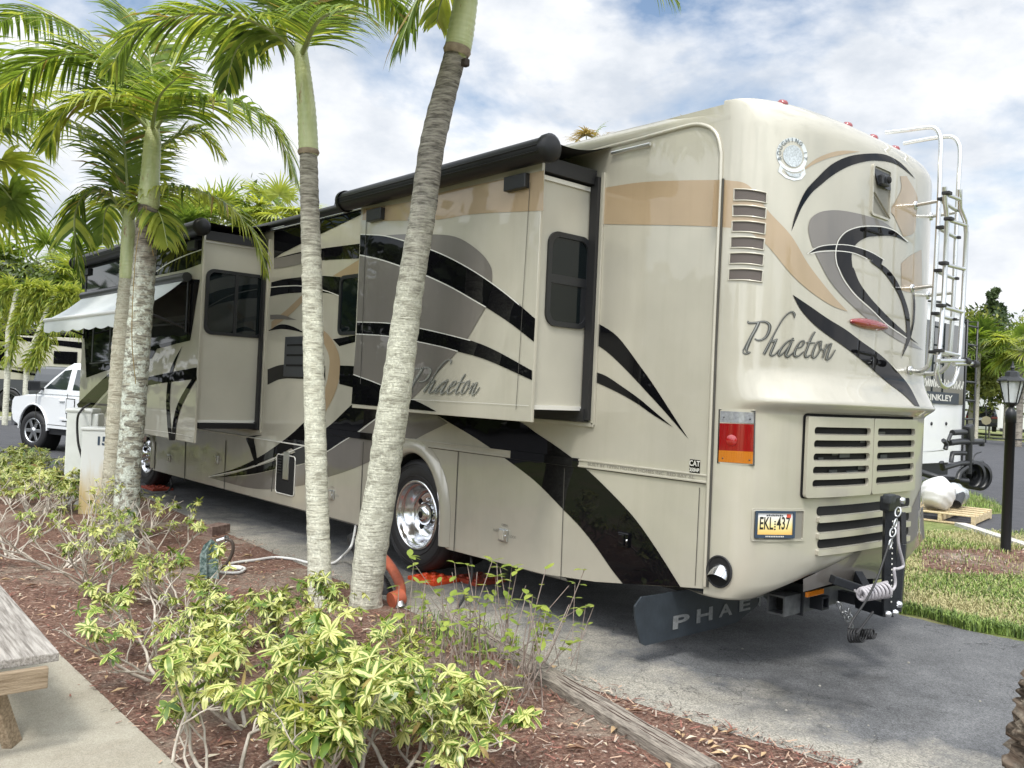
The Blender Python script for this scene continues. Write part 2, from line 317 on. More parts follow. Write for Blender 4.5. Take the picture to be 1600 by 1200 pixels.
# engine badge
mb=MB(); q=[onx(*p,X0) for p in ((1079,720),(1094,721),(1094,738),(1079,737))]
yc=(q[0].y+q[1].y)/2; zc=(q[0].z+q[2].z)/2; mb.box((X0-.004,yc,zc),(.004,.075,.085),m_blk)
for t,z,sz in (('CAT',.018,.048),('350HP',-.022,.032)):
    vs,fs=text2d(t,sz,bold=.001); mb.mesh([(X0-.0075,yc-v[0]*.85,zc+z+v[1]) for v in vs],fs,m_silv)
rvpart(mb,'engine_badge')
# --- roof, right wall, front
mb=MB()
prof=[(X0,ZT-.04),(X0+.02,ZT),(X0+.10,ZT+.03),(XC,ZT+.07),(X1-.10,ZT+.03),(X1-.02,ZT),(X1,ZT-.04)]
rows=[]
for y,s_ in ((YS-.30,-.05),(YS-.12,-.008),(YS+.1,0),(9,0),(YF,0)):
    rr=[]
    for a,b in prof: 
        yy=max(y,g_cap(min(max(a,X0),X1),3.49)) if y<YS else y
        rr.append(Vector((a,yy,b+s_)))
    rows.append(rr)
mb.grid(rows,mat('roof_fibreglass',(.55,.54,.49),.35,coat=.6,coatr=.1,var=.06,vscale=2),True)
rvpart(mb,'roof')
mb=MB(); mb.box((X1-.025,(YS+YF)/2,1.95),(.05,YF-YS,3.0),m_body); mb.box((XC,YF+.02,1.95),(2.54,.04,3.05),m_blk,bev=.01); rvpart(mb,'far_wall')
mb=MB()   # chassis and wheel wells
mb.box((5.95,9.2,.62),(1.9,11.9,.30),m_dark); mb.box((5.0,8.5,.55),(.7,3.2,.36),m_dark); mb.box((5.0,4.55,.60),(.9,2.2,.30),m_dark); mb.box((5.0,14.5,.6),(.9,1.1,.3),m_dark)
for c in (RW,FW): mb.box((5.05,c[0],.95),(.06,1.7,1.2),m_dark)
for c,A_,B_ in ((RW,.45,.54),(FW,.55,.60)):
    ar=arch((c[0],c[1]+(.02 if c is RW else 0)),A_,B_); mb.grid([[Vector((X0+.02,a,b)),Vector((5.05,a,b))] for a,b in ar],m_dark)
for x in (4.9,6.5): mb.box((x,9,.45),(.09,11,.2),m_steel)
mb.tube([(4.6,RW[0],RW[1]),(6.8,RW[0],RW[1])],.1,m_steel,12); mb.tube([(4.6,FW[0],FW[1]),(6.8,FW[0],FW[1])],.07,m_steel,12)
rvpart(mb,'chassis')
# bottom rocker return
mb=MB()
for y0,y1,z in ((4.35,5.80,.335),(6.82,12.78,.318)):
    mb.grid([[Vector((X0+.0,y,z+.012)),Vector((X0+.02,y,z-.012)),Vector((X0+.12,y,z-.01)),Vector((X0+.3,y,z+.04))] for y in (y0,y1)],m_body,True)
rvpart(mb,'rocker_panel')
# fender flare
def flare(c,A_,B_,w,dz,name):
    mb=MB(); ts=[math.pi*i/32 for i in range(33)]; rows=[]
    for t in ts:
        ca,sa=-math.cos(t),math.sin(t); zb=c[1]+dz
        pr=[(0,.012),(.012,-.03),(w*.35,-.045),(w*.75,-.028),(w,-.002)]
        rows.append([Vector((X0+o,c[0]+(A_+q)*ca,zb+(B_+q)*sa)) for q,o in pr])
    lo=[Vector((p.x,p.y,.345)) for p in rows[0]]; hi=[Vector((p.x,p.y,.345)) for p in rows[-1]]
    mb.grid([lo]+rows+[hi],m_body,True); return rvpart(mb,name)
flare(RW,.44,.53,.13,.02,'fender_flare')
flare(FW,.54,.60,.07,0,'fender_flare')
# wheels
def wheel(c,xo,deep,name='wheel',R=.5,rr=.30):
    w=bpy.data.objects.new(name,None); S.collection.objects.link(w); w.parent=rv; w.location=(xo-XC,c[0]-6.3,c[1]); w.empty_display_size=.1
    W=.27; t=MB()
    pr=[(rr+.005,.015),(rr+.03,.0),(rr+.08,-.006),(R-.07,-.004),(R-.03,.008),(R-.004,.035),(R,.06),(R,.12)]
    for g in (.125,.175,.225): pr+=[(R-.012,g),(R-.012,g+.008),(R,g+.012)]
    pr+=[(R,W-.03),(R-.04,W),(rr,W)]
    t.lathe(pr,(0,0,0),(1,0,0),mat('tyre_rubber',(.014,.014,.015),.62,bump=.15,bscale=50) if 'tyre_rubber' not in bpy.data.materials else bpy.data.materials['tyre_rubber'],56)
    for q in (rr+.05,rr+.13,R-.05): t.lathe([(q-.004,-.0045),(q,-.0105),(q+.004,-.0045)],(0,0,0),(1,0,0),m_rub,56)
    o=t.build('tyre',w)
    r=MB()
    if deep:
        r.lathe([(rr+.012,.004),(rr+.006,-.006),(rr-.006,-.006),(rr-.016,.006),(rr-.022,.03),(rr-.03,.04),(rr-.05,.05),(rr-.055,.13),(rr-.075,.145),(rr-.085,.165),(.17,.17),(.155,.175),(.10,.17),(.10,.13),(.095,.10),(.085,.07),(.05,.055),(.001,.05)],(0,0,0),(1,0,0),m_chr,64)
        for k in range(5):
            a=2*math.pi*k/5+.5; cc=Vector((.166,.19*math.cos(a),.19*math.sin(a))); r.lathe([(.028,.0),(.028,-.002),(.001,-.002)],cc,(1,0,0),m_dark,14)
        for k in range(10):
            a=2*math.pi*k/10; cc=Vector((.17,.135*math.cos(a),.135*math.sin(a))); r.lathe([(.014,.0),(.014,-.02),(.008,-.032),(.001,-.034)],cc,(1,0,0),m_chr,8)
        r.lathe([(.03,-.001),(.001,-.002)],(.05,0,0),(1,0,0),m_dark,16)
    else:
        r.lathe([(rr+.012,.004),(rr,-.008),(rr-.015,.0),(rr-.03,.03),(rr-.06,.045),(.2,.02),(.17,-.01),(.15,-.02),(.10,-.02),(.095,-.06),(.06,-.085),(.001,-.09)],(0,0,0),(1,0,0),m_chr,56)
        for k in range(10):
            a=2*math.pi*k/10; cc=Vector((.012,.215*math.cos(a),.215*math.sin(a))); r.lathe([(.03,.02),(.03,-.001),(.001,-.001)],cc,(1,0,0),m_dark,14)
            a+=.3; cc=Vector((-.018,.125*math.cos(a),.125*math.sin(a))); r.lathe([(.016,.0),(.015,-.03),(.001,-.034)],cc,(1,0,0),m_chr,8)
    r.build('rim',w); return w
wheel(RW,X0+.05,True); wheel(FW,X0+.10,False)
w2=wheel(RW,X0+.36,False); w2=wheel(RW,X1-.34,False); w3=wheel(FW,X1-.38,False)
# door handles
def handle(px,py,dark=False):
    p=onx(px,py,X0); mb=MB(); mm_=m_blk if dark else m_alu
    mb.box((X0-.012,p.y,p.z),(.022,.10,.10),mm_,bev=.012); mb.box((X0-.026,p.y+.008,p.z),(.012,.055,.075),m_blk if dark else m_body,bev=.006); mb.lathe([(.009,0),(.009,-.004),(.001,-.005)],(X0-.024,p.y-.036,p.z),(1,0,0),m_chr,10)
    for yy,zz,t in ((p.y+.10,p.z+.02,'PUSH'),(p.y-.10,p.z+.0,'LOCK'),(p.y,p.z+.075,'OPEN')):
        if dark: break
        vs,fs=text2d(t,.028); mb.mesh([(X0-.003,yy-v[0],zz+v[1]) for v in vs],fs,bpy.data.materials['letter_grey'])
    rvpart(mb,'door_handle')
for a in ((788,836,False),(976,843,True),(340,718,False),(265,716,False),(519,773,False)): handle(*a)
# fuel flap ring near front wheel
mb=MB(); p=onx(238,705,X0); pts=[(p.y+.045*math.cos(t),p.z+.10*math.sin(t)) for t in [2*math.pi*i/24 for i in range(24)]]
mb.tube([Vector((X0-.004,a,b)) for a,b in pts],.006,m_rub,6,closed=True); rvpart(mb,'grab_slot')
# open utility bay
q=[onx(*p,X0) for p in ((434,709),(463,712),(460,776),(430,770))]
ym=(q[0].y+q[1].y+q[2].y+q[3].y)/4; zm=(q[0].z+q[2].z)/2; dy=abs(q[0].y-q[1].y)/2; dz=abs(q[0].z-q[2].z)/2
mb=MB(); mb.prism(rrect(-dy,-dz,dy,dz,.04),lambda a,b,k:Vector((X0-.006+.01*k,ym-a,zm+b)),m_dark)
mb.tube([Vector((X0-.006,ym-a,zm+b)) for a,b in rrect(-dy,-dz,dy,dz,.04)],.007,m_silv,6,closed=True)
mb.box((X0-.012,ym-.02,zm+.10),(.01,.13,.30),m_alu,bev=.004)
for i in range(6): mb.box((X0-.012,ym+dy*.6,zm+dz*.75-i*.03),(.01,.09,.012),m_plas)
rvpart(mb,'utility_bay')
# wall vent panel
a=onx(446,572,X0); b=onx(502,578,X0); mb=MB(); m_vp=mat('vent_grey',(.028,.031,.036),.45)
mb.box((X0-.012,(a.y+b.y)/2,1.945),(.024,a.y-b.y,.44),m_vp,bev=.01)
for i in range(3): mb.box((X0-.026,(a.y+b.y)/2-.02,2.07-i*.11),(.006,a.y-b.y-.1,.022),m_dark); mb.box((X0-.030,(a.y+b.y)/2-.02,2.088-i*.11),(.014,a.y-b.y-.1,.012),m_vp)
rvpart(mb,'vent_panel')
# generic window
def window(fn,w_,h_,name,par=None,split='h',r=.07,curtain=False):
    """fn(a,b,off): a across, b up, off outwards"""
    o=MB(); n_=6
    outer=rrect(-w_/2,-h_/2,w_/2,h_/2,r,n_); inner=rrect(-w_/2+.035,-h_/2+.035,w_/2-.035,h_/2-.035,r-.02,n_)
    N_=len(outer)
    rows=[[fn(*outer[i],0),fn(*outer[i],.018),fn(*inner[i],.018),fn(*inner[i],.006)] for i in range(N_)]; rows.append(rows[0]); o.grid(rows,m_plas,False)
    f=rvpart(o,name,par)
    g=MB(); tr=tessellate_polygon([[Vector((a,b,0)) for a,b in inner]]); g.mesh([fn(a,b,.006) for a,b in inner],tr,m_glass); rvpart(g,'pane',f)
    s=MB()
    def bar(a0,b0,a1,b1,t=.014): s.mesh([fn(x,y,t) for x,y in((a0,b0),(a1,b0),(a1,b1),(a0,b1))]+[fn(x,y,.004) for x,y in((a0,b0),(a1,b0),(a1,b1),(a0,b1))],[(0,1,2,3),(0,1,5,4),(1,2,6,5),(2,3,7,6),(3,0,4,7)],m_plas)
    if split=='h': bar(-w_/2+.03,-.03,w_/2-.03,.03); bar(w_/2-.08,-h_/2+.03,w_/2-.03,0,.010)
    elif split=='v': bar(-.018,-h_/2+.03,.018,h_/2-.03)
    rvpart(s,'sash',f); return f
# bathroom window partly behind slide
a=onx(531,480,X0).y; b=a-.55; z0=onx(531,524,X0).z; z1=onx(531,432,X0).z
bw=window(lambda p,q,o:Vector((X0-o,(a+b)/2-p,(z0+z1)/2+q)),a-b,z1-z0,'window',split=None)
# --- slide-outs
def slide(XS,y0,y1,z0,z1,zw0,zw1,surf,deco,tw=.0):
    mb=MB()
    mb.box((XS+.012,(y0+y1)/2,(z0+z1)/2),(.024,y1-y0,z1-z0),m_body,bev=.004)
    deco(mb); s=rvpart(mb,'slide_out')
    d=MB(); d.box(((XS+X0)/2+.012,(y0+y1)/2+.02,(zw0+zw1)/2),(X0-XS-.026,y1-y0-.06,zw1-zw0),m_matte,bev=.003)
    d.box(((XS+X0)/2,y0+.045,zw1-.01),(X0-XS-.03,.02,.03),m_silv); d.box(((XS+X0)/2,y0+.045,zw0+.01),(X0-XS-.03,.02,.03),m_silv)
    rvpart(d,'slide_box',s)
    g=MB()   # black gasket frame on the wall
    g.box((X0-.02,y0-.0,(zw0+zw1)/2),(.05,.07,zw1-zw0+.14),m_rub); g.box((X0-.02,y1+.0,(zw0+zw1)/2),(.05,.07,zw1-zw0+.14),m_rub)
    g.box((X0-.025,(y0+y1)/2,zw0-.035),(.06,y1-y0,.09),m_rub); g.box((X0-.02,(y0+y1)/2,zw1+.045),(.05,y1-y0,.07),m_rub)
    g.box((X0-.010,y0-.052,(zw0+zw1)/2),(.018,.03,zw1-zw0+.20),m_body,bev=.003); g.box((X0-.010,(y0+y1)/2,zw0-.10),(.018,y1-y0+.12,.03),m_body,bev=.003)
    rvpart(g,'slide_gasket',s)
    return s
def deco1(mb):
    f=S1
    strip(mb,[(568,326),(640,315),(700,298),(780,281),(850,266)],[(566,344),(620,345),(685,343),(745,334),(849,329)],f,m_tan)
    bu=[(563,366),(598,368),(627,375),(665,387),(703,403),(744,426),(782,452.5),(811,476),(836,498)]
    bl=[(562,398.5),(592,405),(622,414.6),(659.6,428),(703,448),(740,469),(759,480),(797,505),(834,534)]
    strip(mb,[(601,368),(627,366),(674,366),(715,371),(750,394),(767,417),(769,437)],[(601,369),(627,375),(665,387),(703,403),(730,418),(750,430),(769,443)],f,m_taupe,.003)
    strip(mb,bu,bl,f,m_blk,.004)
    line(mb,bu[:-1]+[(811,476)],2.2,f,m_silv,.006); line(mb,bl[:6]+[(759,480)],2.5,f,m_silv,.006)
    c2u=[(557.5,503),(607,505),(651,512),(692,521),(732.5,531),(773,547),(831,579)]; c2l=[(557,522),(604,525),(648,533),(690,542),(715,549),(762,563),(831,594)]
    strip(mb,bl[:6]+[(759,480)],[(557.5,503),(590,504),(620,506),(651,512),(680,518),(710,525),(729.6,531)],f,m_taupe,.0035)
    strip(mb,c2u,c2l,f,m_blk,.0045); line(mb,c2u[:4]+[(735,532)],2,f,m_silv,.006); line(mb,c2l[:4]+[(715,549)],2,f,m_silv,.006)
    strip(mb,[(557,522),(604,525),(648,533),(690,542),(715,549)],[(552,585),(592.5,600),(630,617),(640,625),(648,619)],f,m_taupe,.0038)
    poly(mb,[(552,586),(592,600),(636,620),(660,631),(682,643),(549,631)],f,m_blk,.0036); line(mb,[(552,585),(592,600),(636,620)],2,f,m_silv,.006)
    line(mb,[(573,326),(563,600)],1.2,f,m_seam,.0065,4); line(mb,[(828,285),(815,500),(806,640)],.9,f,m_seam,.0065,6)
    line(mb,[(640,624),(720,628),(826,634)],1.2,f,m_silv,.0065,4)
s1=slide(XS1,4.20,6.47,1.47,3.20,1.56,3.13,S1,deco1)
def deco2(mb):
    f=S2
    poly(mb,[(126,398),(317,350),(314,412),(290,421),(240,431),(205,437),(128,452)],f,m_blk)
    line(mb,[(236,430),(262,412),(290,399),(315,390)],2,f,m_silv,.006)
    poly(mb,[(128,462),(300,436),(312,437),(297,532),(280,536),(245,545),(237,560),(205,565),(135,590)],f,m_blk,.0045)
    strip(mb,[(180,605),(215,594),(250,585),(307,574)],[(180,618),(215,606),(250,599),(306,592)],f,m_blk,.0045)
    strip(mb,[(285,540),(270,567),(263,590),(259.5,625),(261,660),(264,688)],[(285,540),(274,567),(268,590),(265,625),(266,660),(270,688)],f,m_blk,.006)
    strip(mb,[(306,583),(289,609),(277,632),(270,660),(268,688)],[(307,592),(294,613),(283,636),(276,660),(273,688)],f,m_blk,.006)
    strip(mb,[(180,575),(160,593),(140,612),(120,632)],[(180,598),(160,618),(145,635),(128,650)],f,m_blk)
    strip(mb,[(182,600),(165,618),(150,634),(136,650)],[(182,625),(168,640),(160,650),(150,662)],f,m_taupe,.0045)
    line(mb,[(150,662),(200,668),(260,675),(300,682)],1,f,m_silv,.0065,4)
s2=slide(XS2,9.40,13.85,.95,3.28,1.18,3.20,S2,deco2)
# dark underside of slide 2
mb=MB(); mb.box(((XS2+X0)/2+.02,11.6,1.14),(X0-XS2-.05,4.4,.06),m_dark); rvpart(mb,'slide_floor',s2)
# slide end windows: y = const plane
def endwin(py0,cor,par,**k):
    P=[ony(*p,py0) for p in cor]; x0=(P[0].x+P[3].x)/2; x1=(P[1].x+P[2].x)/2; z1=(P[0].z+P[1].z)/2; z0=(P[2].z+P[3].z)/2
    return window(lambda a,b,o:Vector(((x0+x1)/2+a,py0-o,(z0+z1)/2+b)),x1-x0,z1-z0,'window',par,**k)
endwin(4.249,[(855,362),(922,370),(917,515),(851,509)],s1,split='h',r=.09)
endwin(9.449,[(321,420),(417,430),(411,530),(319,521)],s2,split='v',r=.09)
# glazed band on slide 2 face
mb=MB()
for P in ([(138,402),(196,392),(196,448),(136,456)],[(145,508),(200,500),(200,560),(142,566)],[(222,500),(292,492),(292,528),(222,545)]): poly(mb,P,S2,m_glass,.008)
for P in ([(133,463),(298,434)],[(140,568),(200,562)],[(135,398),(133,463)],[(146,506),(143,566)],[(173,504),(170,562)]): line(mb,P,3,S2,m_alu if P[0][1]==463 else m_plas,.012,4)
rvpart(mb,'glazing_band',s2)
# slide toppers (roller + fabric) and their brackets
def topper(XS,y0,y1,z,name,r=.075,sil=True):
    mb=MB(); xr=XS-.07
    n=20; sec=[(math.cos(2*math.pi*k/n)*r,math.sin(2*math.pi*k/n)*r) for k in range(n)]
    m_c=bpy.data.materials.get('topper_case') or mat('topper_case',(.007,.007,.008),.42,spec=.35)
    mb.tube([(xr,y0,z),(xr,y1,z)],r,m_c,22); mb.lathe([(r*1.14,0),(r*1.14,-.04),(r*.8,-.06),(.001,-.062)],(xr,y0+.02,z),(0,1,0),m_c,20); mb.lathe([(r*1.14,0),(r*1.14,.04),(r*.8,.08),(.001,.082)],(xr,y1-.02,z),(0,1,0),m_c,20)
    for k in (.15,-.35): mb.tube([(xr-r*math.cos(k)*1.0,y0,z+r*math.sin(k)),(xr-r*math.cos(k)*1.0,y1,z+r*math.sin(k))],.006,m_c,6)
    o=rvpart(mb,name)
    f=MB(); zz=z+r*.9
    f.grid([[Vector((xr+(X0-xr)*t,y,zz+(.08-.00)*t-.05*math.sin(math.pi*t))) for t in [i/8 for i in range(9)]] for y in (y0+.03,y1-.03)],m_rub); f.grid([[Vector((xr+(X0-xr)*t,y,zz-.006+(.08-.00)*t-.05*math.sin(math.pi*t))) for t in [i/8 for i in range(9)]] for y in (y0+.03,y1-.03)],m_rub)
    rvpart(f,'topper_fabric',o)
    for y in (y0+.36,y1-.42): b=MB(); b.box((XS-.02,y,z-.16),(.05,.22,.10),m_plas,bev=.006); rvpart(b,'bracket',o)
    b=MB(); b.tube([(X0-.02,y0+.0,z+.10),(X0-.02,y0-.34,z+.10)],.012,m_alu,6)
    rvpart(b,'mounting_rail',o)
    return o
topper(XS1,4.07,6.62,3.255,'slide_topper',.082)
topper(XS2,9.30,14.1,3.31,'slide_topper',.085)
# dark returns above slide boxes
mb=MB(); mb.box(((XS1+X0)/2,5.3,3.20),(X0-XS1-.05,2.2,.10),m_rub); rvpart(mb,'topper_gap'); mb=MB(); mb.box(((XS2+X0)/2,11.6,3.25),(X0-XS2-.05,4.4,.10),m_rub); rvpart(mb,'topper_gap')
# window awning
yr=onx(289,436,XS2-.06).y; yl=onx(131,461,XS2-.06).y; za=onx(289,436,XS2-.06).z
oc=ony(205,482,yr); ol_=ony(79,501,yl)
#print('awning',yr,yl,za,oc,ol_)
mb=MB(); m_awn=mat('awning_fabric',(.62,.65,.66),.75,var=.03,vscale=4)
xo=(oc.x+ol_.x)/2; zo=(oc.z+ol_.z)/2
def aw(t,y,off=0): return Vector((XS2-.06+(xo-XS2+.06)*t,y,za+(zo-za)*t-.03*math.sin(math.pi*t)-off))
ys=[yr+(yl-yr)*i/30 for i in range(31)]
mb.grid([[aw(t/8,y) for t in range(9)] for y in ys],m_awn); mb.grid([[aw(t/8,y,.004) for t in range(9)] for y in ys],m_awn)
o=rvpart(mb,'window_awning')
mb=MB(); mb.tube([aw(1,yr-.02),aw(1,yl+.02)],.028,m_white,10); rvpart(mb,'awning_bar',o)
mb=MB(); nn=96
rows=[]
for i in range(nn+1):
    y=yr+(yl-yr)*i/nn; p=aw(1,y); sc=.16+.025*abs(math.sin(math.pi*i/nn*8)); rows.append([p,p+Vector((-.015,0,-sc*.6)),p+Vector((-.01,0,-sc))])
mb.grid(rows,m_awn); rvpart(mb,'awning_valance',o)
mb=MB(); mb.tube([(XS2-.06,yr-.06,za+.02),(XS2-.06,yl+.04,za+.02)],.055,m_plas,14)
for y in (yr-.02,yl+.0): mb.tube([(XS2-.04,y,za-.55),aw(1,y)],.014,m_plas,8); mb.tube([(XS2-.03,y,za-.6),(XS2-.03,y,za)],.014,m_plas,8)
rvpart(mb,'awning_arm',o)
# rooftop items
mb=MB()
mb.box((5.2,8.25,3.62),(.7,.9,.26),mat('ac_shroud',(.045,.05,.055),.4),bev=.09); rvpart(mb,'roof_air_conditioner'); mb=MB(); mb.box((5.5,5.2,3.60),(.8,1.0,.1),m_white,bev=.05); rvpart(mb,'roof_hatch')
mb=MB(); mb.grid([[Vector((X0-.012,y,ZT-.10)),Vector((X0-.045,y,ZT-.06)),Vector((X0-.04,y,ZT-.01)),Vector((X0+.05,y,ZT+.028))] for y in (6.9,15.2)],mat('gutter_black',(.008,.008,.009),.35),True)
mb.tube([(X0-.03,6.9,ZT-.11),(X0-.03,15.2,ZT-.11)],.008,m_alu,6); rvpart(mb,'roof_gutter')
mb=MB(); mb.grid([[Vector((X0-.003*k-.0,y,ZT-.10)),Vector((X0+.002-.032*k,y,ZT-.05)),Vector((X0+.01-.025*k,y,ZT+.0)),Vector((X0+.10,y,ZT+.028+.008*k))] for y,k in ((YS-.05,0),(YS+.35,.25),(YS+.9,1),(6.9,1))],m_body,True); rvpart(mb,'roof_edge')
# ------------------------------------------------------------------ rear cap
mb=MB()
us=[]
for i in range(97):
    t=i/96; a=math.pi*(t-.5); u=math.copysign(abs(math.sin(a))**.62,math.sin(a)) if 0 else math.sin(a); us.append(u)
zs=[.47,.485,.50,.53,.57,.62,.68,.75]+[.75+.85*i/16 for i in range(1,17)]+[1.60+.08*i/8 for i in range(1,9)]+[1.68+.22*i/10 for i in range(1,11)]+[1.90+1.43*i/24 for i in range(1,25)]+[3.33+.19*math.sin(math.pi/2*i/10) for i in range(1,11)]
rows=[]
for z in zs:
    r=[]
    for u in us:
        x=XC+HW*u; y=g_cap(x,z)
        if z<.53: y+= (.53-z)*1.2*(1-abs(u)**8)
        if z<.75:
            q=max(0,min(1,(x-4.55)/.55)); q=q*q*(3-2*q); zb=.47+.125*q; z2=zb+(z-.47)*(.75-zb)/.28
        else: z2=z
        r.append(Vector((x,y,z2)))
    rows.append(r)
rows.insert(0,[Vector((XC+(p.x-XC)*.97,p.y+.18,p.z+.005)) for p in rows[0]])
# roof closing strip
rows.append([Vector((XC+(p.x-XC)*.96,YS+.02,3.545)) for p in rows[-1]])
mb.grid(rows,m_body,True)
# painted graphics on the cap
k=5
strip(mb,[(1116,281),(1140,282),(1170,290),(1201,330),(1236,368),(1264,414),(1299,459),(1325,487)],[(1112,354),(1140,356),(1165,360),(1197,382),(1236,428),(1267,456),(1299,477),(1325,487)],CP,m_tan,.003,60,6)
# (1200,220) zoom 6x
q=lambda *P:[(1200+a/6,220+b/6) for a,b in P]
strip(mb,q((300,300),(420,190),(560,120),(700,92),(860,100)),q((300,300),(420,225),(560,165),(700,130),(860,102)),CP,m_tan,.0025,30,4)
strip(mb,q((220,850),(245,730),(290,600),(360,460),(470,340),(600,220),(760,145),(930,120),(1080,125),(1200,175),(1290,250),(1385,360)),
         q((220,850),(275,720),(325,610),(410,490),(500,410),(620,315),(770,235),(940,190),(1080,190),(1190,215),(1280,270),(1385,360)),CP,m_blk,.003,80,4)
# taupe leaf
strip(mb,q((420,1000),(385,880),(380,800),(410,720),(500,665),(640,650),(800,672),(950,710),(1100,770),(1200,850),(1310,940)),
         q((640,985),(655,960),(690,900),(740,860),(800,825),(880,805),(960,798),(1040,800),(1120,820),(1200,860),(1310,940)),CP,m_taupe,.003,60,8)
# lower part: zoom 4.615 from (1200,400)
s=lambda *P:[(1200+a/4.615,400+b/4.615) for a,b in P]
strip(mb,[(1272,392)]+s((370,40),(440,170),(520,270),(600,350),(700,440),(860,560),(1000,640),(1120,680)),[(1308,394)]+s((500,40),(530,140),(590,240),(660,320),(760,405),(880,500),(1000,590),(1120,680)),CP,m_taupe,.003,60,6)
# black S stroke
strip(mb,q((1320,960),(1230,870),(1130,820),(1000,800),(860,810),(750,850),(680,920),(650,990),(640,1070),(650,1150))+s((520,90),(560,170),(640,280),(740,370),(860,490),(1000,580),(1090,640)),
         q((1320,960),(1230,910),(1130,890),(1000,895),(930,905),(860,940),(815,985),(790,1040),(785,1110),(795,1190))+s((620,90),(660,190),(730,290),(820,390),(900,470),(1000,560),(1090,640)),CP,m_blk,.0045,110,5)
line(mb,q((1310,945),(1200,850),(1100,812),(1000,800),(860,806),(740,848),(670,918),(643,990),(635,1070),(645,1150))+s((510,90),(550,175),(630,280),(740,380),(860,495),(1000,592)),2.2,CP,m_silv,.006,80)
# crossing arc
strip(mb,q((370,1058),(480,1000),(640,978),(800,992),(950,1040),(1080,1110))+s((760,20),(860,90),(930,180),(980,290),(1015,400),(1025,500),(1020,600),(990,680),(960,742)),
         q((370,1058),(480,1030),(640,1022),(800,1045),(940,1100),(1060,1170))+s((740,38),(830,110),(900,200),(955,300),(985,400),(1000,500),(1000,600),(980,680),(960,742)),CP,m_blk,.0055,90,3)
line(mb,q((370,1058),(480,992),(640,972),(800,986),(960,1040),(1090,1115)),1.6,CP,m_silv,.0065,40); line(mb,q((400,1058),(480,1040),(640,1032),(800,1052),(930,1105)),1.8,CP,m_silv,.0065,40)
strip(mb,s((1050,240),(1062,330),(1060,420),(1052,500),(1020,620),(960,742)),s((1050,240),(1052,330),(1050,420),(1040,500),(1005,600),(960,742)),CP,m_blk,.005,30,2)
# lower sweep
strip(mb,s((178,278),(300,360),(430,450),(560,530),(680,620),(820,720),(930,830),(1020,940),(1095,1085)),s((178,278),(240,390),(330,490),(430,570),(560,660),(700,770),(850,900),(980,1000),(1060,1080)),CP,m_blk,.004,60,6)
# tan on the right
strip(mb,q((1240,330),(1250,450),(1200,560),(1150,650),(1180,700)),q((1300,330),(1400,520),(1390,700),(1370,860),(1270,900)),CP,m_tan,.0022,20,6)
strip(mb,q((1250,1150),(1330,1080),(1440,1020)),q((1250,1400),(1330,1420),(1450,1400)),CP,m_tan,.0022,20,6)
# grey-black bits at bottom right, lower taupe corner
strip(mb,[(1255,905),(1310,878),(1350,856),(1384,838),(1420,800),(1440,760)],[(1255,925),(1310,910),(1350,905),(1384,900),(1420,870),(1445,840)],CP,m_taupe,.003,30,6)
capo=rvpart(mb,'rear_cap'); weld(capo,.00002)
# cap lettering "Phaeton"
def ribbon(mb,P,Wd,fn,m,off):
    """2-D path in lettering units, widths, fn(a,b,off)"""
    n=max(10,len(P)*6); c=cr([(a,b,0) for a,b in P],n); ww=cr([(x,0,0) for x in (Wd if isinstance(Wd,list) else [Wd]*2)],n); A=[];B=[]
    for i in range(n):
        t=(c[min(i+1,n-1)]-c[max(i-1,0)]); t=t.normalized() if t.length>0 else Vector((1,0,0)); d=Vector((-t.y,t.x,0))*ww[i].x/2
        A.append(fn(c[i].x+d.x,c[i].y+d.y,off)); B.append(fn(c[i].x-d.x,c[i].y-d.y,off))
    mb.grid([[A[i],B[i]] for i in range(n)],m,True)
LET=[ # traced strokes of the script, zoom units (x 0..1600, y 0..941)
 ([(172,200),(185,228),(240,232),(320,225),(350,215)],[8,22,20,24,20]),
 ([(335,225),(290,320),(220,450),(160,590),(150,640)],[44,44,44,46,30]),
 ([(150,640),(170,662),(215,665)],[16,20,14]), ([(105,640),(110,675),(160,685),(205,668)],[10,14,16,10]),
 ([(225,400),(150,540),(100,640)],[8,10,12]),
 ([(350,212),(430,215),(490,255),(495,320),(455,420),(390,475),(320,485),(275,462)],[16,22,34,40,32,22,18,10]),
 ([(858,160),(860,100),(820,70),(760,100),(690,175),(620,290),(560,400),(520,480),(470,580),(410,690)],[6,26,18,14,12,12,14,24,34,34]),
 ([(500,500),(560,500),(610,465)],[10,34,10]), ([(600,475),(550,580),(510,680),(530,710),(580,690),(640,620)],[16,30,30,22,14,10]),
 ([(860,490),(790,490),(720,545),(660,620),(630,690),(650,710),(710,660),(790,560),(830,470),(850,455)],[12,16,18,24,26,20,12,12,16,12]),
 ([(820,510),(760,640),(735,700),(765,730),(830,680),(890,630)],[24,36,34,22,12,10]),
 ([(885,600),(950,590),(1000,530),(995,495),(950,510),(900,580),(865,660),(870,715),(920,720),(1000,650)],[12,14,18,16,14,22,30,30,16,8]),
 ([(1165,360),(1110,450),(1060,580),(1020,690),(1040,735),(1100,700)],[16,20,24,26,22,10]), ([(1035,520),(1100,525),(1165,525)],[10,18,8]),
 ([(1260,495),(1200,520),(1150,620),(1125,710),(1150,745),(1200,700),(1245,610),(1262,495)],[10,14,22,24,18,12,14,10]),
 ([(1225,500),(1240,590),(1290,630),(1330,580)],[8,14,14,8]), ([(1335,540),(1310,640),(1275,750)],[10,16,14]),
 ([(1290,660),(1360,560),(1410,530)],[8,14,12]), ([(1410,530),(1360,660),(1335,745),(1350,768),(1400,730),(1465,625)],[14,26,30,22,14,6])]
mb=MB(); m_ld=mat('letter_dark_edge',(.075,.075,.07),.35,.5); m_ll=mat('letter_chrome',(.30,.30,.28),.3,.8)
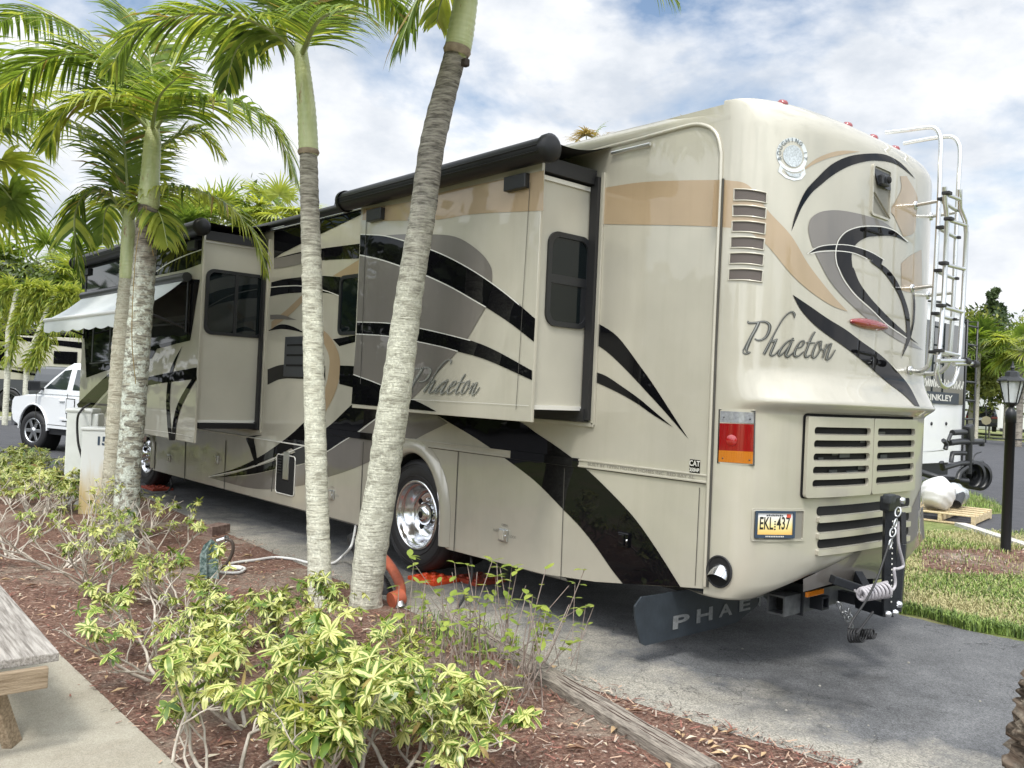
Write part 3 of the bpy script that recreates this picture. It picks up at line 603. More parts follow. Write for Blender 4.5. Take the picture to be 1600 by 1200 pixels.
fnr=lambda a,b,off: CP((1150+a/9.412,480+b/9.412),off)
for P,Wd in LET:
    ribbon(mb,P,[x+9 for x in Wd],fnr,m_ld,.006); ribbon(mb,[(a-3,b-4) for a,b in P],[max(3,x*.45) for x in Wd],fnr,m_ll,.0075)
rvpart(mb,'name_lettering')
# same script on the slide: fit (a,b)->pixel by three anchor points
mb=MB(); m_ls=mat('letter_silver',(.55,.55,.52),.25,.7); m_le=mat('letter_green_edge',(.12,.13,.12),.4,.3)
def aff(a,b):  # anchors: P top-left (172,200)->(646.5,573.5); n end (1465,625)->(748.5,604); 410,690 -> (661,612.5)
    (x0,y0),(x1,y1),(x2,y2)=(172,200),(1465,625),(410,690); (u0,v0),(u1,v1),(u2,v2)=(646.5,573.5),(749,604.5),(661.5,612.5)
    det=(x1-x0)*(y2-y0)-(x2-x0)*(y1-y0); s=((a-x0)*(y2-y0)-(x2-x0)*(b-y0))/det; t=((x1-x0)*(b-y0)-(a-x0)*(y1-y0))/det
    return (u0+s*(u1-u0)+t*(u2-u0),v0+s*(v1-v0)+t*(v2-v0))
fns=lambda a,b,off:S1(aff(a,b),off)
for P,Wd in LET:
    ribbon(mb,[(a+9,b+8) for a,b in P],[x+6 for x in Wd],fns,m_le,.007); ribbon(mb,P,[x*.75+6 for x in Wd],fns,m_ls,.0085)
rvpart(mb,'name_lettering',s1)
# corner vents
mb=MB(); fr_=MB()
vp=[((1146,295.5),(1197,301.5),(1196.5,317.5),(1145.5,313.5)),((1144,321),(1196,325.5),(1195,342),(1144,338)),((1143,346),(1195,349.5),(1194,366.5),(1142.5,362.5)),((1141,371),(1193.5,373.5),(1192,391),(1140.5,387.5)),((1139.5,396),(1192.5,398),(1191,415.5),(1138.5,412.5)),((1138,421),(1191,423),(1189.5,441),(1137,438))]
for Q in vp:
    a,b,c,d=[Vector((*p,0)) for p in Q]; rows=[]
    for i in range(5):
        t=i/4; l=a.lerp(d,t); r=b.lerp(c,t); rows.append([CP((l.x+(r.x-l.x)*j/14,l.y+(r.y-l.y)*j/14-1.8*math.sin(math.pi*j/14)),.004) for j in range(15)])
    mb.grid(rows,m_mesh,True,uv=True)
    ring=rows[0]+[r[-1] for r in rows[1:-1]]+rows[-1][::-1]+[r[0] for r in rows[1:-1]][::-1]
    fr_.tube([p+Vector((-.002,-.006,0)) for p in ring],.0045,m_body,6,closed=True)
vv=rvpart(mb,'corner_vent'); rvpart(fr_,'vent_rim',vv)
def proj_x(p):
    c=CR.transposed()@(p-O); return 800+F*c.x/-c.z
# rounded panels following the cap
def cappanel(mb,x0,z0,x1,z1,r,off0,off1,m,nx=14,slots=(),mside=None):
    """slab between offsets, from rounded outline with rectangular holes, cut in a grid"""
    cu=bpy.data.curves.new('c','CURVE'); cu.dimensions='2D'; cu.fill_mode='BOTH'
    for R in [(x0,z0,x1,z1,r)]+list(slots):
        P=rrect(*R,4); sp=cu.splines.new('POLY'); sp.points.add(len(P)-1); sp.use_cyclic_u=True
        for i,p in enumerate(P): sp.points[i].co=(p[0],p[1],0,1)
    ob=bpy.data.objects.new('c',cu); S.collection.objects.link(ob); me=bpy.data.meshes.new_from_object(ob.evaluated_get(bpy.context.evaluated_depsgraph_get()))
    bm=bmesh.new(); bm.from_mesh(me); bmesh.ops.remove_doubles(bm,verts=bm.verts,dist=1e-5)
    for i in range(1,nx):
        x=x0+(x1-x0)*i/nx; bmesh.ops.bisect_plane(bm,geom=bm.verts[:]+bm.edges[:]+bm.faces[:],plane_co=(x,0,0),plane_no=(1,0,0))
    bmesh.ops.recalc_face_normals(bm,faces=bm.faces); bm.verts.index_update()
    vs=[v.co.copy() for v in bm.verts]; fs=[[v.index for v in f.verts] for f in bm.faces]; be=[(e.verts[0].index,e.verts[1].index) for e in bm.edges if len(e.link_faces)==1]
    bm.free(); bpy.data.objects.remove(ob); bpy.data.curves.remove(cu); bpy.data.meshes.remove(me)
    A=[capxz(v.x,v.y,off1) for v in vs]; B=[capxz(v.x,v.y,off0) for v in vs]
    mb.mesh(A,fs,m); 
    for a,b in be: mb.face((A[a],A[b],B[b],B[a]),mside or m)
def cxz(px,py): p=CP((px,py)); return p.x,p.z
# upper grille doors
gx0,gz1=cxz(1257,648); gx1,_=cxz(1425,657); _,gz0=cxz(1259,777); gxm,_=cxz(1356,700)
#print('grille',gx0,gx1,gz0,gz1,gxm)
mb=MB(); cappanel(mb,gx0-.007,gz0-.007,gx1+.007,gz1+.010,.025,0,.0045,m_dark); rvpart(mb,'grille_recess')
# a few engine bits seen through the slots
for i in range(12):
    x=gx0+.1+rnd.random()*(gx1-gx0-.2); z=gz0+.1+rnd.random()*(gz1-gz0-.2); p=capxz(x,z,.009); mb=MB(); mb.box(p,(.05+.15*rnd.random(),.006,.02+.05*rnd.random()),(m_steel2,m_plas,m_vp)[i%3]); rvpart(mb,'engine_fitting')
for xa,xb in ((gx0,gxm-.004),(gxm+.004,gx1)):
    mb=MB(); n_=5; h=(gz1-gz0-.10)/n_; sl=[]
    for i in range(n_):
        b=gz0+.055+i*h; sl.append((xa+.050,b+.006,xb-.040,b+h-.026,.022))
    cappanel(mb,xa,gz0,xb,gz1,.022,.014,.038,m_body,12,sl)
    # depth of the louvres
    for i in range(n_):
        b=gz0+.055+i*h
        rr=[[capxz(xa+.05+(xb-xa-.095)*j/8,b+.006,.037),capxz(xa+.05+(xb-xa-.095)*j/8,b+.014,.010)] for j in range(9)]; mb.grid(rr,m_body,True)
    rvpart(mb,'grille_door')
# lower grille
lx0,lz1=cxz(1276,795); lx1,_=cxz(1420,790)
mb=MB(); bb=MB()
zz=[cxz(1277,795)[1],cxz(1277,818)[1],cxz(1278,830)[1],cxz(1279,846)[1],cxz(1280,857)[1],cxz(1281,868)[1]]
#print('low',lx0,lx1,zz)
zt_,zb_=gz0-.06,zz[5]; 
for i in range(3):
    hh=(zt_-zb_)/3; top=zt_-i*hh; cappanel(mb,lx0+.01*i,top-hh+.045,lx1,top,.025,.0,.004,m_dark,8)
    cappanel(bb,lx0+.004,top-hh+.003,lx1-.01,top-hh+.040,.008,.0,.022,m_body,10)
ob=rvpart(mb,'lower_grille'); rvpart(bb,'grille_bar',ob)
# tail light
def capquad(Q,off,m,mb,nx=10,nz=4,thick=.012,mside=None):
    a,b,c,d=[Vector((*p,0)) for p in Q]; rows=[]
    for i in range(nz+1):
        t=i/nz; l=a.lerp(d,t); r=b.lerp(c,t); rows.append([(l.x+(r.x-l.x)*j/nx,l.y+(r.y-l.y)*j/nx) for j in range(nx+1)])
    A=[[CP(p,off) for p in r] for r in rows]; mb.grid(A,m,True)
    ringA=A[0]+[r[-1] for r in A[1:-1]]+A[-1][::-1]+[r[0] for r in A[1:-1]][::-1]
    rp=rows[0]+[r[-1] for r in rows[1:-1]]+rows[-1][::-1]+[r[0] for r in rows[1:-1]][::-1]
    ringB=[CP(p,off-thick) for p in rp]; n=len(ringA)
    for i in range(n): mb.face((ringA[i],ringA[(i+1)%n],ringB[(i+1)%n],ringB[i]),mside or m)
    return ringA
mb=MB(); capquad([(1122.5,638),(1180.5,640.5),(1179,728),(1119.5,724)],.006,m_body,mb,thick=.006); tl=rvpart(mb,'tail_light')
for nm,Q,m_ in (('reverse_lens',[(1125.5,642),(1178,644.5),(1177.5,661.5),(1125,659.5)],m_clr),('brake_lens',[(1124.5,661),(1178,663),(1177,706),(1123,703.5)],m_red),('turn_lens',[(1123,703.5),(1177,706),(1176,725),(1122.5,721.5)],m_amb)):
    mb=MB(); capquad(Q,.016,m_,mb); rvpart(mb,nm,tl)
# depth inside the lamp: bezel, reflector bowl, ribs, screws
mb=MB(); R_=[CP(p,.017) for p in ((1124,640),(1179.5,642.5),(1178,727),(1121.5,723))]; mb.tube([R_[0],R_[1],R_[2],R_[3]],.005,m_rub,6,closed=True); rvpart(mb,'bezel',tl)
mb=MB()
for i in range(9): mb.tube([CP((1129+i*5.6,663),.0165),CP((1127.5+i*5.6,703),.0165)],.0016,m_red,4)
for i in range(13): mb.tube([CP((1128+i*3.8,706),.0165),CP((1127+i*3.8,722),.0165)],.0013,m_amb,4)
rvpart(mb,'lens_ribs',tl)
mb=MB(); c_=CP((1143,688),.0165); n_=nrm_cap(c_.x,c_.z); mb.lathe([(.034,.001),(.026,.005),(.001,.007)],c_,n_,mat('red_reflector',(.30,.006,.008),.15,coat=1),20); rvpart(mb,'reflector',tl)
for p in ((1131,652),(1172,655),(1129,716),(1171,719)): mb=MB(); c_=CP(p,.017); mb.lathe([(.005,0),(.004,.002),(.001,.002)],c_,nrm_cap(c_.x,c_.z),m_steel2,8); rvpart(mb,'screw',tl)
# far-side tail light (mirror image)
mb=MB()
for (z0,z1,m_) in ((1.55,1.62,m_clr),(1.39,1.55,m_red),(1.32,1.39,m_amb)):
    mb.grid([[capxz(XC+HW*u,z,.014) for u in (.93,.95,.97,.985,.995)] for z in (z0,z1)],m_,True)
rvpart(mb,'tail_light')
# high brake light
mb=MB(); px,pz=cxz(1358,507); hw=abs(cxz(1387,512)[0]-cxz(1329,502)[0])/2
rows=[]
for i in range(13):
    t=math.pi*i/12; rows.append([capxz(px+hw*math.cos(t)*1.0,pz+.036*math.sin(t)*math.cos(s_),.004+.03*math.sin(t)**.5*abs(math.sin(s_)) if 0<i<12 else .004) for s_ in [math.pi*j/8 for j in range(9)]])
mb.grid(rows,m_red,True); rvpart(mb,'brake_light')
# marker lights on the roof edge
for u in (-.80,-.27,.02,.3,.8):
    x=XC+HW*u; y=g_cap(x,3.50)+.03; mb=MB(); mb.lathe([(.036,0),(.034,.012),(.024,.024),(.001,.029)],(x,y,3.505),(0,-.25,1),m_red,16); rvpart(mb,'marker_light')
# camera niche: recessed pocket
mb=MB(); nx_,nz_=cxz(1376,301); w_,h_=.13,.17
cappanel(mb,nx_-w_,nz_-h_,nx_+w_,nz_+h_,.025,.0,.012,m_body,4,[(nx_-w_+.014,nz_-h_+.014,nx_+w_-.014,nz_+h_-.014,.018)])
a,b=w_-.014,h_-.014; c=lambda dx,dz,o:capxz(nx_+dx,nz_+dz,o); m_niche=mat('niche_shell',(.20,.19,.16),.45)
mb.mesh([c(-a,-b,.003),c(a,-b,.003),c(a,b,.003),c(-a,b,.003)],[(0,1,2,3)],m_niche)
cn=rvpart(mb,'camera_niche'); mb=MB()
mb.mesh([c(-a,b*.9,.004),c(a,b*.9,.004),c(a*.9,.03,.02),c(-a*.6,.03,.02)],[(0,1,2,3)],m_vp); mb.box(c(-.02,.07,.03),(.10,.04,.07),m_plas,bev=.01); mb.lathe([(.025,0),(.02,-.012),(.001,-.012)],c(-.02,.07,.07)+Vector((0,.01,0)),(0,1,0),m_dark,12); mb.mesh([c(-a,-.02,.005),c(a,-b,.005),c(a,-b,.02),c(-a,-.02,.02)],[(0,1,2,3)],m_body)
rvpart(mb,'reversing_camera',cn)
# club sticker
mb=MB(); m_st=mat('sticker_white',(.62,.66,.68),.5); m_sg=mat('sticker_grey',(.44,.48,.51),.5,var=.4,vscale=120); m_si=mat('sticker_ink',(.12,.14,.15),.5); sx,sz=cxz(1239,246)
ell=lambda a,b,cx,cz,n=28:[(cx+a*math.cos(2*math.pi*i/n),cz+b*math.sin(2*math.pi*i/n)) for i in range(n)]
def cappoly(P,off,m): mb.mesh([capxz(x,z,off) for x,z in P],tessellate_polygon([[Vector((x,z,0)) for x,z in P]]),m)
cappoly(ell(.098,.105,sx,sz+.015),.003,m_st); cappoly([(sx-.075,sz-.05),(sx-.085,sz-.095),(sx-.04,sz-.13),(sx+.01,sz-.14),(sx+.06,sz-.125),(sx+.09,sz-.09),(sx+.08,sz-.05)],.0033,m_st)
cappoly(ell(.062,.066,sx,sz+.008),.0042,m_sg); cappoly([(sx-.05,sz-.085),(sx-.02,sz-.115),(sx+.03,sz-.12),(sx+.06,sz-.10),(sx+.05,sz-.088),(sx,sz-.10)],.0044,m_sg)
for i,ch in enumerate('ROUGHING IT'):
    if ch==' ': continue
    a=math.radians(200-i*20.5); vs,fs=text2d(ch,.034,bold=.0006); ca,sa=math.cos(a-math.pi/2),math.sin(a-math.pi/2)
    mb.mesh([capxz(sx+.082*math.cos(a)+v[0]*ca-v[1]*sa,sz+.015+.088*math.sin(a)+v[0]*sa+v[1]*ca,.0052) for v in vs],fs,m_si)
rvpart(mb,'club_sticker')
# licence plate in its pocket
pxl,pzt=cxz(1180,799); pxr,_=cxz(1237,798); _,pzb=cxz(1178,840)
mb=MB(); cappanel(mb,pxl-.015,pzb-.02,pxr+.10,pzt+.018,.015,0,.010,m_body,4,[(pxl-.004,pzb-.008,pxr+.085,pzt+.006,.012)]); cappanel(mb,pxl-.004,pzb-.008,pxr+.085,pzt+.006,.012,0,.002,m_niche,4)
pk=rvpart(mb,'plate_pocket')

PL,PR=CP((1179,820),.012),CP((1238,820),.012); H_=.155; pd=(PR-PL); pd.z=0; W_=pd.length; pd.normalize(); pn=Vector((pd.y,-pd.x,0)); cz_=(pzb+pzt)/2+.006
P1=(PL+PR)/2+pn*.012
fp=lambda a,c_,o=0: Vector((P1.x,P1.y,cz_))+pd*(a*W_/2)+Vector((0,0,c_*H_/2))+pn*o
mp_=bpy.data.materials.new('plate_face'); mp_.use_nodes=True; nt=mp_.node_tree; N=nt.nodes; L=nt.links; b=N['Principled BSDF']; b.inputs['Roughness'].default_value=.4
uv=N.new('ShaderNodeUVMap'); sp=N.new('ShaderNodeSeparateXYZ'); rp=N.new('ShaderNodeValToRGB'); e=rp.color_ramp.elements; e[0].position=0; e[0].color=(.72,.36,.06,1); e[1].position=.85; e[1].color=(.75,.76,.78,1); e2=e.new(.42); e2.color=(.78,.66,.28,1)
L.new(uv.outputs[0],sp.inputs[0]); L.new(sp.outputs[1],rp.inputs[0]); L.new(rp.outputs[0],b.inputs['Base Color'])
def pq(mb,a0,c0,a1,c1,o,m,th=.006):
    A=[fp(a0,c0,o),fp(a1,c0,o),fp(a1,c1,o),fp(a0,c1,o)]; B=[fp(a0,c0,o-th),fp(a1,c0,o-th),fp(a1,c1,o-th),fp(a0,c1,o-th)]
    mb.mesh(A+B,[(0,1,2,3),(0,4,5,1),(1,5,6,2),(2,6,7,3),(3,7,4,0)],m)
mb=MB(); mb.face([fp(a,c_,.002) for a,c_ in ((-1,-1),(1,-1),(1,1),(-1,1))],mp_,uv=[(0,0),(1,0),(1,1),(0,1)]); pq(mb,-1,-1,1,1,.001,m_alu)
m_ink=mat('plate_ink',(.015,.015,.01),.5); m_fn=mat('plate_frame_navy',(.03,.05,.08),.4)
def pt(t,a,c_,s_,m=m_ink,w=None,b_=0):
    vs,fs=text2d(t,s_,bold=b_); ww=max(v[0] for v in vs)-min(v[0] for v in vs); k=w/ww
    mb.mesh([fp(a+v[0]*k,c_+v[1]/(H_/2),.0035) for v in vs],fs,m)
pt('EKL',-.45,.02,.105,w=.72,b_=.0015); pt('437',.45,.04,.105,w=.72,b_=.0015)
pq(mb,.62,.52,.84,.80,.0036,mat('plate_decal_red',(.55,.08,.04),.5),.001)
for i in range(4): pq(mb,-.03,.16-i*.2,.05,.26-i*.2,.0036,m_steel2,.001)
for i in range(9): pq(mb,-.45+i*.1,.62,-.38+i*.1,.72+.03*(i%2),.0036,m_steel2,.001)
pq(mb,-1.03,-1.06,1.03,-.80,.010,m_fn); pq(mb,-1.03,.86,1.03,1.04,.010,m_fn); pq(mb,-1.05,-1.04,-.93,1.02,.011,m_fn); pq(mb,.93,-1.04,1.05,1.02,.011,m_fn)
for i in range(11): pq(mb,-.5+i*.09,-.98,-.44+i*.09,-.88,.0112,m_silv,.001)
rvpart(mb,'licence_plate',pk)
# exhaust tip
mb=MB(); ex,ez=cxz(1124,893); n0=nrm_cap(ex,ez); ax=(n0*.75+Vector((-.1,-.25,-.75))).normalized(); c0=capxz(ex,ez,0)
sid=n0.cross(Vector((0,0,1))).normalized(); up_=sid.cross(n0)*-1; up_=up_ if up_.z>0 else -up_
mb.mesh([c0+n0*.004+(sid*math.cos(a)*.078+up_*math.sin(a)*.092) for a in [2*math.pi*i/28 for i in range(28)]]+[],[tuple(range(28))],m_dark)
mb.tube([c0+n0*.004+(sid*math.cos(a)*.08+up_*math.sin(a)*.094) for a in [2*math.pi*i/28 for i in range(28)]],.006,m_rub,6,closed=True)
et=rvpart(mb,'exhaust_port'); mb=MB(); rows=[]
for j in range(7):
    t=j/6; r=[]
    for i in range(33):
        a=math.pi*(-.18+1.36*i/32)   # hood covers the top; underside open
        w=.062*(1-.55*t*max(0,0)) ; rr=.066-.006*t
        p=c0+up_*(-.012)+n0*(-.01)+ (sid*math.cos(a)*rr+up_*math.sin(a)*rr*1.05)
        ln=(.02+.085*max(0,(math.sin(a)+.3)/1.3)**.7)
        q_=p+(n0*.8-up_*.55)*ln*t
        r.append(q_)
    rows.append(r)
mb.grid(rows,m_chr,True); rvpart(mb,'exhaust_tip',et)
# ------------------------------------------------------------------ ladder
xa_,xb_=6.12,6.54
railL=[(1384,207),(1420,203),(1450,199),(1462,201),(1469,212),(1470,230),(1468,300),(1462,420),(1457,500),(1453,560),(1448,574),(1438,580),(1424,579)]
railR=[(1412,224),(1450,217),(1480,213),(1492,216),(1499,227),(1500,245),(1496,320),(1492,420),(1488,500),(1483,560),(1477,574),(1466,583),(1445,584)]
A=[onx(*p,xa_) for p in railL]; B=[onx(*p,xb_) for p in railR]
ld=bpy.data.objects.new('ladder',None); S.collection.objects.link(ld); ld.parent=rv
for P in (A,B):
    mb=MB(); P=P[:2]+cr(P[1:6],10)[1:]+P[6:9]+cr(P[8:],10)[1:]; mb.tube(P,.016,m_alu,10); rvpart(mb,'ladder_rail',ld); mb=MB(); mb.lathe([(.032,0),(.032,-.012),(.018,-.014)],P[-1]+Vector((0,.012,0)),(0,1,0),m_alu,12)
    rvpart(mb,'mounting_foot',ld)
def atz(P,z):
    for a,b in zip(P[5:9],P[6:10]):
        if b.z<=z<=a.z: t=(a.z-z)/(a.z-b.z); return a.lerp(b,t)
    return P[8]
yR=2.55
for py in (312,356,423,490,550):
    z=onx(1465,py,xa_).z; a,b=atz(A,z),atz(B,z); mb=MB(); mb.tube([a,b],.014,m_alu,8); mb.box(a+Vector((0,-.02,0)),(.05,.05,.022),m_rub,bev=.005); mb.box(b+Vector((0,-.01,0)),(.035,.04,.02),m_rub,bev=.005); rvpart(mb,'ladder_rung',ld)
for py in (314,446):
    z=onx(1465,py,xa_).z
    for P,x in ((A,xa_),(B,xb_)):
        a=atz(P,z); c=Vector((x-.0,g_cap(x,z),z-.01)); mb=MB(); mb.tube([a,c],.013,m_alu,8); mb.lathe([(.03,0),(.03,-.01),(.016,-.012)],c,(0,1,0),m_alu,12); rvpart(mb,'standoff',ld)
yS=2.40
P=[ony(*p,yS) for p in ((1476,292),(1477,318),(1480,342),(1475,460),(1467,556),(1463,582),(1468,598),(1478,605),(1488,600),(1495,583),(1499,556),(1505,470),(1510,365),(1508,345),(1500,325),(1500,296))]
mb=MB(); mb.tube(P[:1]+cr(P[1:3],3)+P[3:5]+cr(P[5:9],14)+P[9:],.0155,m_alu,10); rvpart(mb,'folding_rail',ld)
for a,b in (((1477,303),(1500,312)),((1480,343),(1511,353)),((1472,412),(1508,421)),((1468,478),(1504,488)),((1465,548),(1500,556))):
    mb=MB(); p,q_=ony(*a,yS),ony(*b,yS); mb.tube([p,q_],.013,m_alu,8); mb.box(p+Vector((-.01,-.015,0)),(.055,.05,.022),m_rub,bev=.005); rvpart(mb,'folding_rung',ld)
for a,b in (((1467,564),(1507,564)),((1490,569),(1520,568))):
    p,q_=ony(*a,yS-.03),ony(*b,yS-.03); mb=MB(); mb.tube([p,q_],.015,m_alu,8); mb.tube([q_,q_+Vector((.06,0,0))],.026,m_rub,10); rvpart(mb,'hook_arm',ld)
# ------------------------------------------------------------------ mud flap with letters, hitch
yf=3.42
P=[ony(*p,yf) for p in ((1003,933),(992,948),(993,968),(1001,1005),(1008,1009),(1060,996),(1120,982),(1152,972))]
zl=P[4].z
ol=[(p.x,p.z) for p in P]+[(5.45,.22),(5.5,.30),(5.60,.24),(6.9,.22),(6.95,.50),(5.3,.50),(4.95,P[0].z-.005),(P[0].x+.2,P[0].z-.005)]
mb=MB(); m_flap=mat('mud_flap_rubber',(.028,.036,.045),.42,var=.25,vscale=7,bump=.1,bscale=40)
mb.prism(ol,lambda a,b,k:Vector((a,yf+.012*k,b)),m_flap); mb.box((5.95,yf+.03,.50),(1.7,.03,.05),m_steel)
mf=rvpart(mb,'mud_flap')
m_fl=mat('flap_letter_metal',(.26,.27,.275),.45,.4,var=.3,vscale=40)
def flapletter(ch,px0,px1,pyt,pyb):
    a=ony(px0,pyb,yf); b=ony(px1,pyt,yf); vs,fs=text2d(ch,1,bold=.028); x0=min(v[0] for v in vs); x1=max(v[0] for v in vs); z0=min(v[1] for v in vs); z1=max(v[1] for v in vs)
    mb=MB(); mb.mesh([(a.x+(v[0]-x0)/(x1-x0)*(b.x-a.x),yf-.005,a.z+(v[1]-z0)/(z1-z0)*(b.z-a.z)) for v in vs],fs,m_fl)
    rvpart(mb,'letter',mf)
for ch,a,b,t,bt in (('P',1050,1077,957,984),('H',1087,1113,947,974),('A',1122,1144,941,965)): flapletter(ch,a,b,t,bt)
for ch,a,b,t,bt in (('E',1154,1172,934,956),('T',1181,1192,929,948)): flapletter(ch,a,b,t,bt)
flapletter('O',1200,1215,925,941); flapletter('N',1222,1238,921,936)
def boxp(mb,px0,py0,px1,py1,y0,y1,m,bev=.004):
    a=ony(px0,py1,y0); b=ony(px1,py0,y0); mb.box(((a.x+b.x)/2,(y0+y1)/2,(a.z+b.z)/2),(abs(b.x-a.x),abs(y1-y0),abs(b.z-a.z)),m,bev=bev)
mb=MB()   # cross frame under the bumper
z0=.40
mb.box((5.98,3.05,.43),(1.25,.10,.10),m_steel,bev=.006); mb.box((6.22,3.1,.44),(.014,.30,.20),m_steel,bev=.003); mb.box((5.85,3.0,.50),(.95,.4,.012),m_steel)
rvpart(mb,'hitch_frame')
def sqtube(c,y0,y1,w,m,name,par=None):
    mb=MB(); x,z=c; t=.012
    for dx,dz,a,b in ((0,w/2-t/2,w,t),(0,-w/2+t/2,w,t),(w/2-t/2,0,t,w-2*t),(-w/2+t/2,0,t,w-2*t)): mb.box((x+dx,(y0+y1)/2,z+dz),(a,abs(y1-y0),b),m)
    mb.box((x,y0+.08,z),(w-.03,.01,w-.03),m_dark)
    return rvpart(mb,name,par)
c=ony(1212,945,2.95); mb=MB(); W0=.125
for dy,dz_,b_,d_2 in ((0,W0/2-.006,W0,.012),(0,-W0/2+.006,W0,.012),(-W0/2+.006,0,.012,W0-.024),(W0/2-.006,0,.012,W0-.024)): mb.box((c.x+.45,2.95+dy,c.z+dz_),(.9,b_,d_2),bpy.data.materials.get('scuffed_steel') or mat('scuffed_steel',(.10,.105,.11),.45,.3,var=.35,vscale=18))
mb.box((c.x+.1,2.95,c.z),(.01,.1,.1),m_dark); rvpart(mb,'cross_tube')
mb=MB(); bx=ony(1249,940,2.9).x; mb.box((bx,3.0,c.z+.02),(.014,.26,.20),m_steel,bev=.003); rvpart(mb,'hitch_plate')
c=ony(1290,945,2.80); sqtube((c.x,c.z+.01),2.80,3.20,.085,m_steel,'receiver_tube')
mb=MB(); boxp(mb,1262,920,1288,934,2.80,2.82,m_amb); rvpart(mb,'warning_label')
# ------------------------------------------------------------------ tow bar (hangs from the hitch)
tb=thing('tow_bar','folded black tow bar with chain and grey coiled cable standing up behind the motorhome grille','tow bar',tuple(ony(1385,960,2.42)))
def tpart(mb,name,par=None):
    o=mb.build(name); o.data.transform(Matrix.Translation(-tb.location)); o.parent=par or tb; return o
yt=2.46
mb=MB(); p0=ony(1286,924,2.72); p1=ony(1388,953,yt); c0=Vector((p0.x,2.95,p0.z-.02))
def bar(mb,a,b,w,h,m):
    d=(b-a); L_=d.length; r=d.to_track_quat('Y','Z').to_matrix(); mb.box((a+b)/2,(w,L_,h),m,rot=r,bev=.005)
bar(mb,Vector((5.62,3.2,.40)),Vector((5.62,2.72,.38)),.07,.07,m_steel); tpart(mb,'receiver_bar'); mb=MB(); bar(mb,Vector((5.6,2.74,.38)),p1,.075,.09,m_steel)
q0,q1=ony(1300,905,2.62),ony(1350,922,2.5); bar(mb,q0,q1,.07,.05,m_steel); tpart(mb,'base_arm'); mb=MB(); bar(mb,ony(1340,900,2.7),ony(1352,922,2.6),.05,.08,m_steel); tpart(mb,'brace')
mb=MB(); a=ony(1388,958,yt); b=ony(1391,792,yt+.03); bar(mb,a,b,.075,.055,m_steel); 
a2=ony(1402,955,yt+.05); b2=ony(1410,850,yt+.08); bar(mb,a2,b2,.05,.05,m_steel); bar(mb,b2,ony(1409,800,yt+.10),.035,.05,m_plas)
for i in range(16):
    p=a.lerp(b,.12+.05*i)+Vector((-.03,-.03,0)); mb.lathe([(.006,0),(.006,-.004),(.001,-.004)],p,(0,1,0),m_silv,8)
tpart(mb,'upright_arm')
mb=MB(); boxp(mb,1388,774,1409,800,yt-.02,yt+.04,m_steel,.014); boxp(mb,1391,772,1401,788,yt-.05,yt,m_steel2,.01); p=ony(1408,782,yt-.04); mb.lathe([(.02,0),(.02,-.02),(.001,-.022)],p,(0,1,0),m_alu,14); tpart(mb,'arm_head')
for px,py in ((1386,959),(1397,957),(1403,944)): mb=MB(); mb.lathe([(.022,0),(.019,-.018),(.012,-.026),(.001,-.028)],ony(px,py,yt-.04),(0,1,0),m_chr,14); tpart(mb,'pivot_bolt')
def link(mb,c,d,n_,s_,m):
    d=d.normalized(); u=d.cross(n_).normalized(); mb.tube([c+d*math.cos(a)*s_*1.5+u*math.sin(a)*s_*.8 for a in [2*math.pi*i/14 for i in range(14)]],s_*.30,m,6,closed=True)
m_zinc=mat('zinc_chain',(.42,.43,.44),.35,.9)
def chain(P,name,s_=.017):
    mb=MB(); n=max(3,int(sum((P[i+1]-P[i]).length for i in range(len(P)-1))/(s_*2.1))); c=cr(P,n)
    for i in range(n):
        d=c[min(i+1,n-1)]-c[max(i-1,0)]; link(mb,c[i],d,Vector((0,1,0)) if i%2 else Vector((1,.2,.1)),s_,m)
    return tpart(mb,name)
m=m_zinc
chain([ony(*p,yt-.07) for p in ((1403,800),(1399,818),(1395,832),(1391,850))],'chain',.02); chain([ony(*p,2.60) for p in ((1311,945),(1317,958),(1324,970),(1330,978))],'chain'); chain([ony(*p,2.58) for p in ((1322,958),(1329,968),(1327,955))],'chain',.014)
def cable(P,r,m_,name,n=60):
    mb=MB(); mb.tube(cr(P,n),r,m_,8); return tpart(mb,name)
m_gc=mat('grey_cable',(.40,.38,.40),.45)
cable([ony(*p,yt-.07) for p in ((1388,852),(1384,865),(1370,905),(1352,940),(1335,965),(1326,982))],.007,m_rub,'tether_cable'); cable([ony(*p,yt-.04) for p in ((1364,956),(1350,975),(1338,990))],.007,m_rub,'tether_cable')
mb=MB(); cc=ony(1328,993,2.52); cc2=ony(1345,991,2.5)
for c_,n_,r_ in ((cc,5,.042),(cc2,5,.03)):
    mb.tube([c_+Vector((math.cos(t)*r_,.0,math.sin(t)*r_*.95))+Vector((.004,-.006,.001))*t/3 for t in [2*math.pi*n_*i/90 for i in range(91)]],.0055,m_rub,6)
tpart(mb,'cable_coil')
cable([ony(*p,yt-.06) for p in ((1403,815),(1404,850),(1410,875),(1411,885),(1402,889),(1397,890),(1399,910),(1396,920),(1388,924))],.0095,m_gc,'coiled_cable',50)
mb=MB(); a=ony(1345,929,2.46); b=ony(1387,921,2.42); ax=(b-a); d=ax.normalized(); u=Vector((0,0,1)); u=(u-d*u.dot(d)).normalized(); v=d.cross(u)
mb.tube([ony(1320,911,2.62),a]+[a+ax*(i/150)**1.15+(u*math.cos(2*math.pi*8*i/150)+v*math.sin(2*math.pi*8*i/150))*(.034+.010*i/150) for i in range(151)],.0095,m_gc,7); tpart(mb,'coiled_cable')
